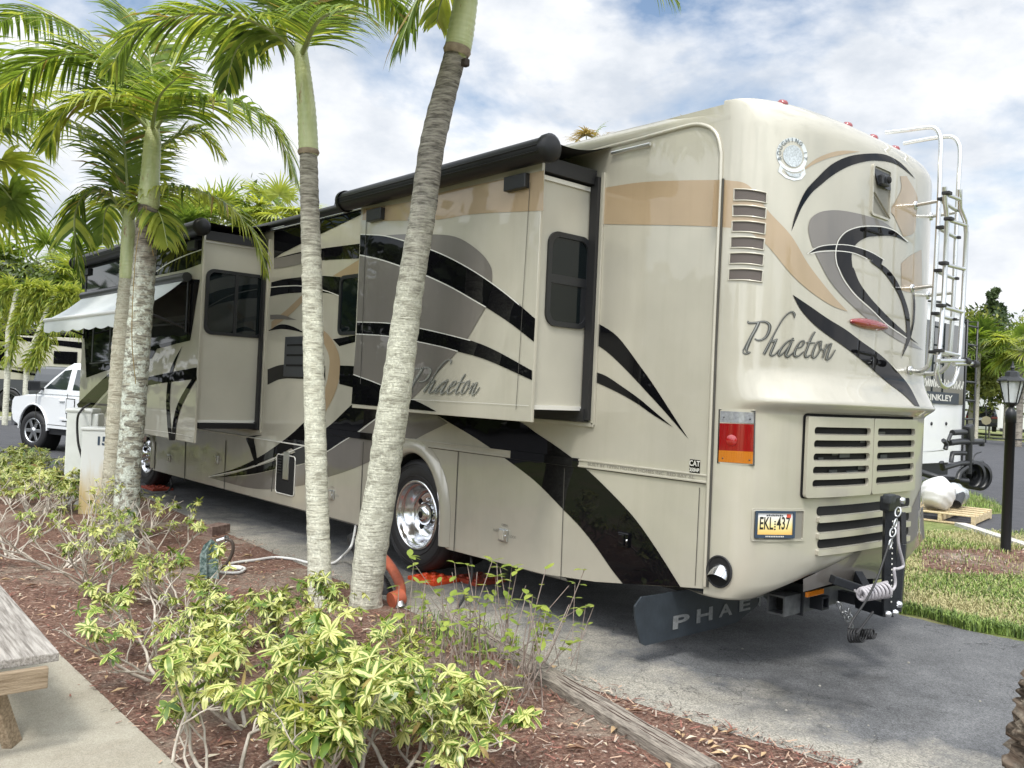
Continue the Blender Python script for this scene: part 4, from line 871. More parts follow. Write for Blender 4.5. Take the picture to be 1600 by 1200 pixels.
# ------------------------------------------------------------------ ground
def sheet(P,z,m,name,sub=None):
    mb=MB(); vs=[(p[0],p[1],z) for p in P]; mb.mesh(vs,tessellate_polygon([[Vector((p[0],p[1],0)) for p in P]]),m); o=mb.build(name); weld(o,1e-6)
    if sum((P[i][0]*P[(i+1)%len(P)][1]-P[(i+1)%len(P)][0]*P[i][1]) for i in range(len(P)))<0: pass
    return struct(o)
def gmat(name,stops,scale,bump,bscale,rough=.9,stops2=None,s2=.7,mixr=(.45,.6),fine=(60,.25)):
    m=bpy.data.materials.new(name); m.use_nodes=True; nt=m.node_tree; N=nt.nodes; L=nt.links; b=N['Principled BSDF']; b.inputs['Roughness'].default_value=rough; b.inputs['Specular IOR Level'].default_value=.25
    tc=N.new('ShaderNodeTexCoord')
    def nz(sc,det=8,ro=.65,dist=0):
        n=N.new('ShaderNodeTexNoise'); n.inputs['Scale'].default_value=sc; n.inputs['Detail'].default_value=det; n.inputs['Roughness'].default_value=ro; n.inputs['Distortion'].default_value=dist; L.new(tc.outputs['Object'],n.inputs[0]); return n.outputs[0]
    def ramp(src,st):
        r=N.new('ShaderNodeValToRGB'); e=r.color_ramp.elements; e[0].position=st[0][0]; e[0].color=(*st[0][1],1); e[1].position=st[-1][0]; e[1].color=(*st[-1][1],1)
        for p,c in st[1:-1]: q=e.new(p); q.color=(*c,1)
        L.new(src,r.inputs[0]); return r.outputs[0]
    c=ramp(nz(scale),stops)
    if stops2:
        c2=ramp(nz(scale*1.7),stops2); f=ramp(nz(s2,6,.7,.4),[(mixr[0],(0,0,0)),(mixr[1],(1,1,1))]); mx=N.new('ShaderNodeMixRGB'); L.new(f,mx.inputs[0]); L.new(c,mx.inputs[1]); L.new(c2,mx.inputs[2]); c=mx.outputs[0]
    if fine:
        v=N.new('ShaderNodeTexVoronoi'); v.inputs['Scale'].default_value=fine[0]; L.new(tc.outputs['Object'],v.inputs[0]); hs=N.new('ShaderNodeMixRGB'); hs.blend_type='MULTIPLY'; hs.inputs[0].default_value=fine[1]*2; L.new(c,hs.inputs[1])
        bw=N.new('ShaderNodeRGBToBW'); L.new(v.outputs['Color'],bw.inputs[0]); r=N.new('ShaderNodeMapRange'); r.inputs[3].default_value=.45; r.inputs[4].default_value=1.45; L.new(bw.outputs[0],r.inputs[0]); L.new(r.outputs[0],hs.inputs[2]); c=hs.outputs[0]
    L.new(c,b.inputs['Base Color'])
    bp=N.new('ShaderNodeBump'); bp.inputs['Strength'].default_value=bump; bp.inputs['Distance'].default_value=.02; L.new(nz(bscale,5,.7),bp.inputs['Height']); L.new(bp.outputs[0],b.inputs['Normal'])
    return m,c
m_grass,_=gmat('grass_ground',[(.3,(.09,.12,.03)),(.55,(.18,.21,.07)),(.75,(.32,.29,.15))],5,.6,90,stops2=[(.3,(.18,.16,.08)),(.7,(.28,.24,.14))],s2=.6,mixr=(.5,.62))
m_soil,_=gmat('mulch_soil',[(.3,(.085,.042,.03)),(.5,(.19,.105,.078)),(.7,(.36,.26,.20))],42,1,70,stops2=[(.3,(.22,.18,.14)),(.7,(.42,.36,.29))],s2=1.1,mixr=(.50,.66),fine=(90,.3))
m_conc,_=gmat('patio_concrete',[(.3,(.30,.275,.22)),(.7,(.40,.375,.31))],3,.25,220,stops2=[(.3,(.24,.21,.16)),(.7,(.33,.30,.25))],s2=1.4,mixr=(.45,.7),fine=(240,.22))
m_road,_=gmat('road_asphalt',[(.3,(.055,.056,.062)),(.7,(.085,.086,.093))],2.5,.35,160,rough=.8,fine=(120,.3))
m_kerb,_=gmat('kerb_concrete',[(.3,(.42,.41,.38)),(.7,(.55,.54,.5))],4,.2,120)
m_pad,cpad=gmat('pad_asphalt',[(.3,(.105,.108,.113)),(.7,(.175,.178,.182))],3.5,.5,150,rough=.75,stops2=[(.3,(.065,.067,.071)),(.7,(.105,.107,.112))],s2=.8,mixr=(.50,.72),fine=(170,.5))
# pale sand and gravel washed along the left side of the pad, thin cracks
nt=m_pad.node_tree; N=nt.nodes; L=nt.links; b=N['Principled BSDF']; tc=N.new('ShaderNodeTexCoord'); sp=N.new('ShaderNodeSeparateXYZ'); L.new(tc.outputs['Object'],sp.inputs[0])
n=N.new('ShaderNodeTexNoise'); n.inputs['Scale'].default_value=1.6; n.inputs['Detail'].default_value=10; n.inputs['Roughness'].default_value=.72; L.new(tc.outputs['Object'],n.inputs[0])
ma=N.new('ShaderNodeMath'); ma.operation='MULTIPLY_ADD'; ma.inputs[1].default_value=1.5; L.new(n.outputs[0],ma.inputs[0])
mr=N.new('ShaderNodeMapRange'); mr.inputs[1].default_value=3.55; mr.inputs[2].default_value=5.3; mr.inputs[3].default_value=.22; mr.inputs[4].default_value=-.78; L.new(sp.outputs[0],mr.inputs[0]); L.new(mr.outputs[0],ma.inputs[2])
rp=N.new('ShaderNodeValToRGB'); rp.color_ramp.elements[0].position=.38; rp.color_ramp.elements[1].position=.72; L.new(ma.outputs[0],rp.inputs[0])
v=N.new('ShaderNodeTexVoronoi'); v.inputs['Scale'].default_value=150; L.new(tc.outputs['Object'],v.inputs[0]); bw=N.new('ShaderNodeRGBToBW'); L.new(v.outputs['Color'],bw.inputs[0]); r2=N.new('ShaderNodeValToRGB'); e=r2.color_ramp.elements; e[0].position=.2; e[0].color=(.20,.19,.165,1); e[1].position=.8; e[1].color=(.42,.395,.34,1); L.new(bw.outputs[0],r2.inputs[0])
mx=N.new('ShaderNodeMixRGB'); L.new(rp.outputs[0],mx.inputs[0]); L.new(cpad,mx.inputs[1]); L.new(r2.outputs[0],mx.inputs[2])
v2=N.new('ShaderNodeTexVoronoi'); v2.feature='DISTANCE_TO_EDGE'; v2.inputs['Scale'].default_value=2.3; nn=N.new('ShaderNodeTexNoise'); nn.inputs['Scale'].default_value=5; nn.inputs['Detail'].default_value=6; L.new(tc.outputs['Object'],nn.inputs[0]); va=N.new('ShaderNodeMixRGB'); va.blend_type='ADD'; va.inputs[0].default_value=.35; L.new(tc.outputs['Object'],va.inputs[1]); L.new(nn.outputs[1],va.inputs[2]); L.new(va.outputs[0],v2.inputs[0])
r3=N.new('ShaderNodeValToRGB'); r3.color_ramp.elements[0].position=.0; r3.color_ramp.elements[0].color=(.38,.38,.38,1); r3.color_ramp.elements[1].position=.010; L.new(v2.outputs[0],r3.inputs[0])
n4=N.new('ShaderNodeTexNoise'); n4.inputs['Scale'].default_value=.5; L.new(tc.outputs['Object'],n4.inputs[0]); r4=N.new('ShaderNodeValToRGB'); r4.color_ramp.elements[0].position=.44; r4.color_ramp.elements[1].position=.54; L.new(n4.outputs[0],r4.inputs[0])
mc=N.new('ShaderNodeMixRGB'); mc.blend_type='MULTIPLY'; L.new(r4.outputs[0],mc.inputs[0]); L.new(mx.outputs[0],mc.inputs[1]); L.new(r3.outputs[0],mc.inputs[2])
# uneven darker patch on the pad behind the bumper
vm=N.new('ShaderNodeVectorMath'); vm.operation='DISTANCE'; vm.inputs[1].default_value=(5.2,3.1,0); va2=N.new('ShaderNodeMixRGB'); va2.blend_type='ADD'; va2.inputs[0].default_value=.9; L.new(tc.outputs['Object'],va2.inputs[1]); L.new(nn.outputs[1],va2.inputs[2]); L.new(va2.outputs[0],vm.inputs[0])
r5=N.new('ShaderNodeValToRGB'); r5.color_ramp.elements[0].position=.35; r5.color_ramp.elements[0].color=(.45,.45,.45,1); r5.color_ramp.elements[1].position=.95; L.new(vm.outputs['Value'],r5.inputs[0])
ms=N.new('ShaderNodeMixRGB'); ms.blend_type='MULTIPLY'; ms.inputs[0].default_value=1; L.new(mc.outputs[0],ms.inputs[1]); L.new(r5.outputs[0],ms.inputs[2]); L.new(ms.outputs[0],b.inputs['Base Color'])
sheet([(-400,-400),(400,-400),(400,400),(-400,400)],0,m_grass,'ground')
jr=random.Random(3)
def wob(P,n,a):
    c=cr([(*p,0) for p in P],n); return [(q.x+jr.uniform(-a,a),q.y+jr.uniform(-a,a)) for q in c]
left=wob([(4.3,-1.5),(4.02,.8),(3.86,1.9),(3.70,2.9),(3.64,3.6),(3.70,4.45),(3.80,6),(3.88,7.6),(4.0,10),(4.15,12.7),(4.12,15.1)],90,.012)
sheet(left+[(7.45,15.1)]+wob([(7.4,13),(7.2,8),(7.1,4),(7.06,2.6),(7.1,1.8),(7.0,-1.5)],60,.015),.004,m_pad,'asphalt_pad')
bed=[(1.43,-1),(1.43,6.25),(1.2,6.6),(.6,7.2),(.2,9),(1.2,12.0),(2.6,13.6),(3.6,14.3),(4.1,14.2)]+[(x+.10,y) for x,y in left[::-1] if -1<y<14.2]
sheet(bed,.002,m_soil,'mulch_bed')
sheet([(1.44,-2),(1.44,6.25),(-6,6.25),(-6,-2)],.0065,m_conc,'concrete_patio')
sheet([(-60,15.3),(2.0,15.1),(3.4,14.9),(4.0,15.1),(8,15.1),(60,15.1),(60,30),(9.5,31.5),(6,32.5),(-60,34)],.0045,m_road,'road')
mb=MB(); mb.box((0,32.85+.0,.05),(60,.45,.10),m_kerb); o=struct(mb.build('kerb')); o.rotation_euler=(0,0,-.02)
pz=lambda P:[tuple(onz(*p)[:2]) for p in P]
sheet(pz([(1340,704),(1520,695),(1620,697),(1800,700),(2400,820),(1900,960),(1700,880),(1600,850),(1540,832),(1500,820),(1440,812),(1340,800)]),.004,m_road,'side_lane')
sheet(pz([(1380,750),(1445,753),(1480,760),(1530,776),(1566,792),(1567,803),(1530,806),(1470,802),(1380,795)]),.008,m_grass,'grass_patch')
sheet(pz([(1380,870),(1420,853),(1480,848),(1540,856),(1600,860),(1680,868),(1700,925),(1600,912),(1540,905),(1480,893),(1420,882)]),.005,m_soil,'lamp_bed')
a,b=onz(1500,822),onz(1640,868); mb=MB(); d=b-a; mb.box((a+b)/2+Vector((0,0,.02)),(d.length,.16,.06),m_kerb,rot=Matrix.Rotation(math.atan2(d.y,d.x),3,'Z')); struct(mb.build('kerb'))
a,b=onz(0,663),onz(50,661)
# ------------------------------------------------------------------ mulch chips, grass blades, gravel
chipm=[mat('chip_%s'%n_,c,.85) for n_,c in (('russet',(.24,.10,.075)),('brown',(.16,.08,.055)),('tan',(.42,.29,.21)),('grey',(.36,.30,.25)),('umber',(.07,.036,.028)))]
def inpoly(x,y,P):
    c=False; j=len(P)-1
    for i in range(len(P)):
        if (P[i][1]>y)!=(P[j][1]>y) and x<(P[j][0]-P[i][0])*(y-P[i][1])/(P[j][1]-P[i][1])+P[i][0]: c=not c
        j=i
    return c
r=random.Random(11); mb=MB(); cnt=0
while cnt<15000:
    t=r.random()**1.6; y=1.9+8.5*t; x=1.25+2.75*r.random()
    if not inpoly(x,y,bed) and r.random()>.04: continue
    if math.sin(x*2.7+y*1.3)+math.sin(y*2.1-x*1.9)+r.random()<-.75: continue
    cnt+=1; l=.012+.055*r.random()**2; w=r.uniform(.003,.011); a=r.uniform(0,math.pi); ti=r.uniform(-.35,.35); d=Vector((math.cos(a),math.sin(a),ti)).normalized()*l/2; s_=Vector((-math.sin(a),math.cos(a),r.uniform(-.5,.5)))*w/2; c=Vector((x,y,.010+abs(ti)*l/2+r.random()*.008))
    mb.face((c-d-s_,c+d-s_*.5,c+d+s_*.6,c-d+s_),chipm[min(4,int(r.random()**1.1*5))])
for _ in range(1500):
    p=onz(r.uniform(1430,1640),r.uniform(856,905)); l=r.uniform(.02,.06); a=r.uniform(0,3.14); d=Vector((math.cos(a),math.sin(a),r.uniform(-.3,.3)))*l/2; s_=Vector((-math.sin(a),math.cos(a),.2))*.006
    p=Vector((p.x,p.y,.016)); mb.face((p-d-s_,p+d-s_,p+d+s_,p-d+s_),chipm[r.randrange(4)])
o=mb.build('mulch_chips'); o['kind']='stuff'
gm=[mat('grass_%s'%n_,c,.6) for n_,c in (('green',(.15,.23,.045)),('bright',(.24,.33,.07)),('dry',(.44,.40,.20)),('dark',(.05,.085,.02)))]
mb=MB()
def blade(mb,x,y,h,m):
    a=r.uniform(0,6.28); w=r.uniform(.0025,.005); l=r.uniform(.2,.9)*h; d=Vector((math.cos(a),math.sin(a),0)); s_=Vector((-d.y,d.x,0))*w; p=Vector((x,y,.003)); q=p+d*l*.35+Vector((0,0,h*.7)); e_=p+d*l+Vector((0,0,h*.9))
    mb.face((p-s_,p+s_,q+s_*.8,q-s_*.8),m); mb.face((q-s_*.8,q+s_*.8,e_),m)
cnt=0
while cnt<30000:
    px=r.uniform(1385,1660); py=832+190*r.random(); p=onz(px,py)
    if p.x<7.10+.05*math.sin(p.y*9): 
        continue
    if 860<py<902 and px>1440 and r.random()<.93: continue
    cnt+=1; k=math.sin(p.x*1.9)*math.sin(p.y*2.3+1)+r.uniform(-.6,.6); edge=p.x<7.35
    blade(mb,p.x,p.y,r.uniform(.03,.07)*(1.5 if edge else 1),gm[2] if k>.25 and not edge else gm[r.choice((0,1,1,3,2) if not edge else (0,1,0,3))])
for _ in range(6000):
    px=r.uniform(1395,1600); py=r.uniform(752,806); p=onz(px,py)
    if inpoly(px,py,[(1380,750),(1445,753),(1480,760),(1530,776),(1566,792),(1567,803),(1530,806),(1470,802),(1380,795)]): blade(mb,p.x,p.y,r.uniform(.06,.14),gm[r.choice((0,1,1,3))])
for _ in range(500):
    x=3.6+r.gauss(0,.16); y=4.55+r.gauss(0,.25); blade(mb,x,y,r.uniform(.03,.10),gm[r.choice((0,1,3))])
o=mb.build('lawn_grass'); o['kind']='stuff'
mb=MB(); sm_=mat('pebble',(.27,.26,.23),.85)
for i in range(420):
    if i<14: p=onz(r.uniform(1050,1560),r.uniform(960,1180)); s_=r.uniform(.006,.014)
    else:
        y=1.5+r.random()*5; x=3.75+abs(r.gauss(0,.28))+.12*(y<2.2); p=Vector((x,y,0)); s_=r.uniform(.003,.010)
    mb.lathe([(.001,0),(s_*.7,s_*.1),(s_*.6,s_*.5),(s_*.25,s_*.75),(.001,s_*.78)],(p.x,p.y,.004),(r.uniform(-.4,.4),r.uniform(-.4,.4),1),sm_,6)
o=mb.build('pebbles'); o['kind']='stuff'
mb=MB(); dl_=[mat('dead_leaf_%s'%n_,c,.7) for n_,c in (('tan',(.42,.30,.17)),('pale',(.55,.48,.36)),('brown',(.17,.09,.05)))]
for _ in range(420):
    x=1.5+2.3*r.random(); y=2.2+7*r.random()**1.4
    if not inpoly(x,y,bed): continue
    a=r.random()*6.28; l=r.uniform(.02,.055); d=Vector((math.cos(a),math.sin(a),0)); s_=Vector((-d.y,d.x,0))*l*.3; c=Vector((x,y,.018)); k=dl_[r.choice((0,0,1,2))]; u=Vector((0,0,l*r.uniform(.1,.35)))
    mb.face((c-d*l,c-s_+u,c),k); mb.face((c-d*l,c,c+s_+u),k); mb.face((c,c-s_+u,c+d*l),k); mb.face((c,c+d*l,c+s_+u),k)
o=mb.build('dead_leaves'); o['kind']='stuff'
# ------------------------------------------------------------------ props
def W(mb,name,t,par=None):
    o=mb.build(name); o.data.transform((Matrix.Translation(t.location)@t.rotation_euler.to_matrix().to_4x4()).inverted()); o.parent=par or t; return o
def woodmat(name,c1,c2,sc=(1,1,1),scale=9):
    return mat(name,c1,.8,col2=c2,vscale=scale,stretch=sc,bump=.6,bscale=30,thr=(.35,.65))
m_tim=woodmat('weathered_timber',(.10,.085,.07),(.36,.32,.27),(14,1.2,14))
def timber(a,b,z,label,w_=.13,h=.09):
    a,b=Vector(a),Vector(b); d=b-a; mb=MB(); n_=14; rows=[]
    rr=random.Random(5)
    for i in range(n_+1):
        y=-d.length/2+d.length*i/n_; j=lambda:rr.uniform(-.004,.004); rows.append([Vector((x+j(),y,zz+j())) for x,zz in ((-w_/2,0),(-w_/2,h*.8),(-w_/2+.015,h),(w_/2-.02,h),(w_/2,h*.8),(w_/2,0))])
    mb.grid(rows,m_tim,False); mb.face(rows[0],m_tim); mb.face(rows[-1][::-1],m_tim)
    for k_ in (-.03,.012,.035): mb.box((k_,0,h+.001),(.003,d.length*.8,.003),chipm[4])
    o=mb.build('landscape_timber'); o.location=((a.x+b.x)/2,(a.y+b.y)/2,z); o.rotation_euler=(0,0,math.atan2(-d.x,d.y)); tag(o,label,'timber','timbers edging the mulch bed')
timber(onz(700,966),onz(850,1060),-.03,'cracked grey edging timber farther along the bed, half buried beside the pad')
timber(onz(852,1064),onz(1110,1222),-.02,'long weathered grey edging timber between the red mulch and the gravel in front')
# picnic table, lower left
zt=.44
A1=onz(8,922,zt); A2=onz(93,1019,zt); A3=onz(36,1040,zt); 
m_pw=woodmat('bench_wood',(.18,.16,.14),(.47,.44,.40),(22,1.1,22),4); m_pw2=woodmat('bench_wood_warm',(.17,.12,.07),(.36,.28,.19),(22,1.2,22),4)
pt_=thing('picnic_table','weathered grey wooden picnic table whose bench juts over the concrete patio','picnic table',(A2.x-.3,A2.y,0))
def plank(p,q_,w,th,m,name):
    """top-edge centre line p->q"""
    d=q_-p; mb=MB(); mb.box((0,0,0),(w,d.length,th),m,bev=.006); o=mb.build(name); c=(p+q_)/2-Vector((0,0,th/2)); o.parent=pt_; o.location=c-pt_.location; o.rotation_mode='QUATERNION'; o.rotation_quaternion=d.to_track_quat('Y','Z'); return o
d=(A2-A1).normalized(); L1=A2-d*.0; wv=(A3-A2); wv.z=0; wd=wv.length; sdv=Vector((-d.y,d.x,0))
if sdv.dot(wv)<0: sdv=-sdv
wd=.235; e2=A2+sdv*wd/2; e1=e2-d*1.85; plank(e1,e2,wd,.04,m_pw,'seat_board')
B2=e2+d*-.28-Vector((0,0,.04)); 
k0=onz(75,1040,zt-.04); k1=k0+(sdv*2.0); k0=Vector((k0.x,k0.y,zt-.042)); k1=Vector((k1.x,k1.y,zt-.042))
plank(k0,k1,.04,.09,m_pw2,'cross_beam')
f0=onz(20,1165,0); t0=Vector(onz(-25,1045,zt-.06)); 
mb=MB(); a=Vector((f0.x,f0.y,0)); b=Vector((a.x-.22,a.y+.16,.74)); dd=b-a
mb.box((a+b)/2,(.04,dd.length,.10),m_pw2,rot=dd.to_track_quat('Y','X').to_matrix(),bev=.004); W(mb,'leg',pt_)
mb=MB(); a=a+sdv*.9-d*.0; b=a+Vector((.1,-.02,.74)); dd=b-a; mb.box((a+b)/2,(.04,dd.length,.10),m_pw2,rot=dd.to_track_quat('Y','X').to_matrix(),bev=.004); W(mb,'leg',pt_)
for i in range(4):
    c=e2+sdv*(.42+i*.19)+Vector((0,0,.30)); plank(c-d*1.85,c+d*.0,.17,.04,m_pw,'table_board')
# utility pedestals
m_ped=mat('pedestal_enamel',(.60,.62,.60),.45,coat=.3,coatr=.2,var=.08,vscale=5,dirt=(26,.66,.72,(.25,.23,.2)))
def pedmat():
    m=mat('pedestal_stained',(.60,.62,.60),.5,coat=.2,coatr=.3); nt=m.node_tree; N=nt.nodes; L=nt.links; b=N['Principled BSDF']; tc=N.new('ShaderNodeTexCoord'); sp=N.new('ShaderNodeSeparateXYZ'); L.new(tc.outputs['Object'],sp.inputs[0])
    n=N.new('ShaderNodeTexNoise'); n.inputs['Scale'].default_value=5; n.inputs['Detail'].default_value=7; mp=N.new('ShaderNodeMapping'); mp.inputs['Scale'].default_value=(3,3,.5); L.new(tc.outputs['Object'],mp.inputs[0]); L.new(mp.outputs[0],n.inputs[0])
    a=N.new('ShaderNodeMath'); a.operation='MULTIPLY_ADD'; a.inputs[1].default_value=.8; L.new(n.outputs[0],a.inputs[0]); L.new(sp.outputs[2],a.inputs[2]); r=N.new('ShaderNodeValToRGB'); e=r.color_ramp.elements; e[0].position=.55; e[0].color=(.50,.40,.20,1); e[1].position=1.0; e[1].color=(.60,.62,.60,1); L.new(a.outputs[0],r.inputs[0]); L.new(r.outputs[0],b.inputs['Base Color']); return m
m_st2=pedmat()
p1=onz(165,862); q1=onz(128,862)
g=dep(160,680,9.75); t=thing('meter_pedestal','rust-stained white utility box numbered 15 beside the palm trunks','utility box',(g.x,g.y,0))
pw_=VR.copy(); pw_.z=0; pw_.normalize(); ang=math.atan2(pw_.y,pw_.x)
g0=dep(126,760,10.2); wv_=.42; c=Vector((g0.x,g0.y,0))+pw_*.16+Vector((-pw_.y,pw_.x,0))*.12
Rz=Matrix.Rotation(ang+.12,3,'Z')
topz=dep(150,672,10.2).z
mb=MB(); mb.box(c+Vector((0,0,topz/2)),(.36,.26,topz),m_st2,rot=Rz,bev=.012); W(mb,'cabinet',t); mb=MB(); mb.box(c+Vector((0,0,topz+.012)),(.385,.285,.035),m_ped,rot=Rz,bev=.01); W(mb,'cap',t)
vs,fs=text2d('15',.135,bold=.006); mb=MB(); mb.mesh([c+Rz@Vector((.05+v[0],-.1335,topz-.13+v[1])) for v in vs],fs,m_fn); W(mb,'number',t)
t=thing('power_pedestal','tall white power pedestal with a black cord, behind the box numbered 15','power pedestal',tuple(Vector((c.x,c.y,0))+Vector((-.05,.75,0))))
g1=dep(128,700,11.0); c2=Vector((g1.x,g1.y,0)); tz=dep(128,642,11.0).z
mb=MB(); mb.box(c2+Vector((.0,0,tz/2)),(.30,.30,tz),m_ped,rot=Rz,bev=.02); W(mb,'cabinet',t); mb=MB(); mb.box(c2+Vector((0,0,tz+.01)),(.33,.33,.05),m_ped,rot=Rz,bev=.02); W(mb,'cap',t)
mb=MB(); mb.box(c2+Rz@Vector((.17,0,tz-.25)),(.1,.24,.45),m_ped,rot=Rz,bev=.02); W(mb,'outlet_cover',t)
mb=MB(); cc_=[dep(x,y,10.75) for x,y in ((140,634),(128,640),(121,655),(122,690),(128,715),(133,742))]; mb.tube(cr([onx(142,630,3.75)]+cc_[1:],30),.014,m_rub,8); W(mb,'power_cord',t)
# water tap with green sheet-metal post, hoses
m_gm=mat('green_weathered_metal',(.05,.10,.09),.5,.3,col2=(.28,.36,.34),vscale=30,thr=(.4,.6))
s0=onz(325,905); sc=1350/ (lambda v:v)(abs((s0-O).dot(VF))); t=thing('water_tap','mossy green sheet-metal tap post standing among the shrubs beside the white hose','water tap',tuple(s0))
def at(px,py,dd=0): return dep(px,py,(s0-O).dot(VF)+dd)
mb=MB(); P=[(312,900),(312,868),(318,852),(330,842),(340,850),(342,905)]; mb.prism([(p[0],p[1]) for p in P],lambda a,b,k:at(a,b,.07*k),m_gm); W(mb,'post',t)
mb=MB(); mb.tube([at(322,905,-.03),at(322,860,-.03),at(330,846,-.02)],.012,m_gm,8); W(mb,'rib',t)
mb=MB(); mb.tube([at(340,846),at(352,842)],.022,m_alu,10); mb.lathe([(.03,0),(.03,-.02),(.001,-.02)],at(352,842),(-1,0,0),m_alu,12); W(mb,'spigot',t)
mb=MB(); mb.tube(cr([at(352,842),at(362,846),at(364,860),at(356,878),at(344,888)],20),.014,mat('dark_hose',(.06,.045,.035),.5),8); tag(mb.build('short_hose'),'short dark hose curling down from the tap','hose')
def ring(P): return [Vector((q.x,q.y,.018)) for q in P]
m_wh=mat('white_hose',(.62,.62,.60),.4)
mb=MB(); P=ring([onz(*p) for p in ((346,888),(370,882),(400,878),(430,874),(460,877),(490,884),(520,883)) ])+[dep(536,868,(onz(530,880)-O).dot(VF)),onx(548,855,4.1),onx(553,838,4.3),onx(556,820,4.5)]
mb.tube(cr(P,60),.013,m_wh,8); c_=onz(358,893)
mb.tube(cr(ring([onz(*p) for p in ((346,888),(375,889),(382,893),(372,898),(350,898),(335,895),(350,890),(378,892))]),50),.013,m_wh,8)
tag(mb.build('drinking_water_hose'),'white drinking water hose running from the tap across the ground to the motorhome','hose')
mb=MB(); z0=onz(350,838); dd_=woodmat('old_block',(.10,.06,.05),(.24,.17,.14),(3,3,3)); mb.box(Vector((onz(336,835).x,onz(336,835).y,.05)),(.30,.16,.11),dd_,rot=Matrix.Rotation(.5,3,'Z'),bev=.01); tag(mb.build('timber_block'),'short dark wooden block lying behind the water tap','block')
# sewer hose
m_sh=mat('orange_elbow',(.36,.09,.045),.5,var=.2,vscale=20); m_bk=mat('black_corrugated',(.012,.012,.014),.5)
t=thing('sewer_hose','black corrugated sewer hose with faded orange pipe ends behind the leaning palm','sewer hose',tuple(onz(620,950)))
mb=MB(); dA=(onz(622,945)-O).dot(VF)
Pp=[onx(560,838,4.5),onx(580,856,4.35),dep(598,870,dA+.8),dep(612,888,dA+.5),dep(624,910,dA+.25),dep(626,930,dA),dep(620,943,dA-.05)]
mb.tube(cr(Pp,36),[.040]*30+[.045]*4+[.05,.05],m_sh,12); W(mb,'orange_pipe',t)
mb=MB(); Pq=cr([onx(552,842,4.35),dep(572,880,dA+.75),dep(596,912,dA+.45),dep(606,935,dA+.3)],80); mb.tube(Pq,[.062 if i%4<2 else .048 for i in range(80)],m_bk,12); W(mb,'corrugated_hose',t)
mb=MB(); e0=dep(622,938,dA-.08); mb.tube([e0,e0+Vector((.0,-.03,-.05))],.04,m_alu,12); mb.tube([e0+Vector((-.05,.02,.0)),e0+Vector((.05,.02,.02))],.062,m_sh,12); W(mb,'coupler',t)
# levelling blocks
m_or=mat('orange_plastic',(.55,.06,.012),.45,bump=.2,bscale=40); m_or2=mat('dull_red_plastic',(.30,.045,.02),.5)
def lblock(c,w_,d_,rz,m,label):
    mb=MB(); mb.box((0,0,.018),(w_,d_,.036),m,bev=.008)
    for i in range(3):
        for j in range(3): mb.lathe([(.026,.036),(.026,.048),(.018,.05),(.018,.042)],((i-1)*w_/3.2,(j-1)*d_/3.2,0),(0,0,1),m,10)
    o=mb.build('levelling_block'); o.location=c; o.rotation_euler=(0,0,rz); tag(o,label,'levelling block','levelling blocks under the wheels')
b0=onz(655,905); lblock((4.52,RW[0]-.28,.0),.30,.34,.1,m_or,'bright orange levelling block directly under the rear tyre'); b1=onz(700,893); lblock((4.86,RW[0]-.48,.0),.34,.34,0,m_or2,'duller orange levelling block deeper under the motorhome behind the rear tyre')
lblock((4.6,FW[0]-.35,0),.3,.5,0,m_or2,'dull red levelling block under the front tyre')
mb=MB(); P=cr([onx(736,870,4.5),dep(737,900,(onz(735,940)-O).dot(VF)),dep(727,930,(onz(735,950)-O).dot(VF)),onz(712,955)],24); mb.tube(P,.011,m_rub,8); tag(mb.build('drain_tube'),'thin black tube hanging from the motorhome underside to the pad','tube')
mb=MB(); P=cr([onx(267,748,4.6),onx(268,760,4.4),onz(258,770),onz(240,773),onz(214,771)],24); mb.tube(P,.014,m_rub,8); tag(mb.build('ground_cable'),'black cable looping on the pad behind the front wheel','cable')
# lamp post
lp=onz(1571,862); dl=(lp-O).dot(VF); t=thing('lamp_post','black garden lamp post with six-sided glass lantern in the red mulch','lamp post',tuple(lp))
m_lb=mat('lamp_black',(.012,.014,.016),.4,.2,bump=.1,bscale=100); ztop=dep(1574,640,dl).z; s_=1350/dl; 0
mb=MB(); mb.lathe([(.058,0),(.056,ztop-.16),(.062,ztop-.16),(.062,ztop-.03),(.045,ztop),(.03,ztop+.02)],(lp.x,lp.y,0),(0,0,1),m_lb,24); W(mb,'post',t)
mb=MB(); pz_=dep(1571,686,dl).z; mb.tube([Vector((lp.x,lp.y,pz_))-pw_*.21,Vector((lp.x,lp.y,pz_))+pw_*.21],.008,m_lb,8); W(mb,'cross_bar',t)
def zof(py): return dep(1576,py,dl).z
zb,zg0,zg1,zr,zf=zof(636),zof(630),zof(598),zof(583),zof(566)
mb=MB(); mb.lathe([(.03,ztop),(.03,zb),(.075,zg0),(.075,zg0+.01)],(lp.x,lp.y,0),(0,0,1),m_lb,6,False)
mb.lathe([(.17,zg1+.02),(.165,zg1+.035),(.10,zg1+.075),(.085,zg1+.08),(.075,zr+.015),(.05,zr+.03),(.02,zr+.035),(.02,zr+.06),(.032,zr+.07),(.02,zr+.085),(.001,zf+.02)],(lp.x,lp.y,0),(0,0,1),m_lb,6,False)
for k in range(6):
    a=math.pi/3*k; mb.tube([Vector((lp.x+.075*math.cos(a),lp.y+.075*math.sin(a),zg0)),Vector((lp.x+.14*math.cos(a),lp.y+.14*math.sin(a),zg1+.03))],.007,m_lb,6)
W(mb,'lantern',t)
m_fg=mat('frosted_glass',(.75,.77,.78),.25,trans=.5,alpha=.75)
mb=MB(); mb.lathe([(.068,zg0+.01),(.130,zg1+.025)],(lp.x,lp.y,0),(0,0,1),m_fg,6,False); W(mb,'lantern_glass',t)
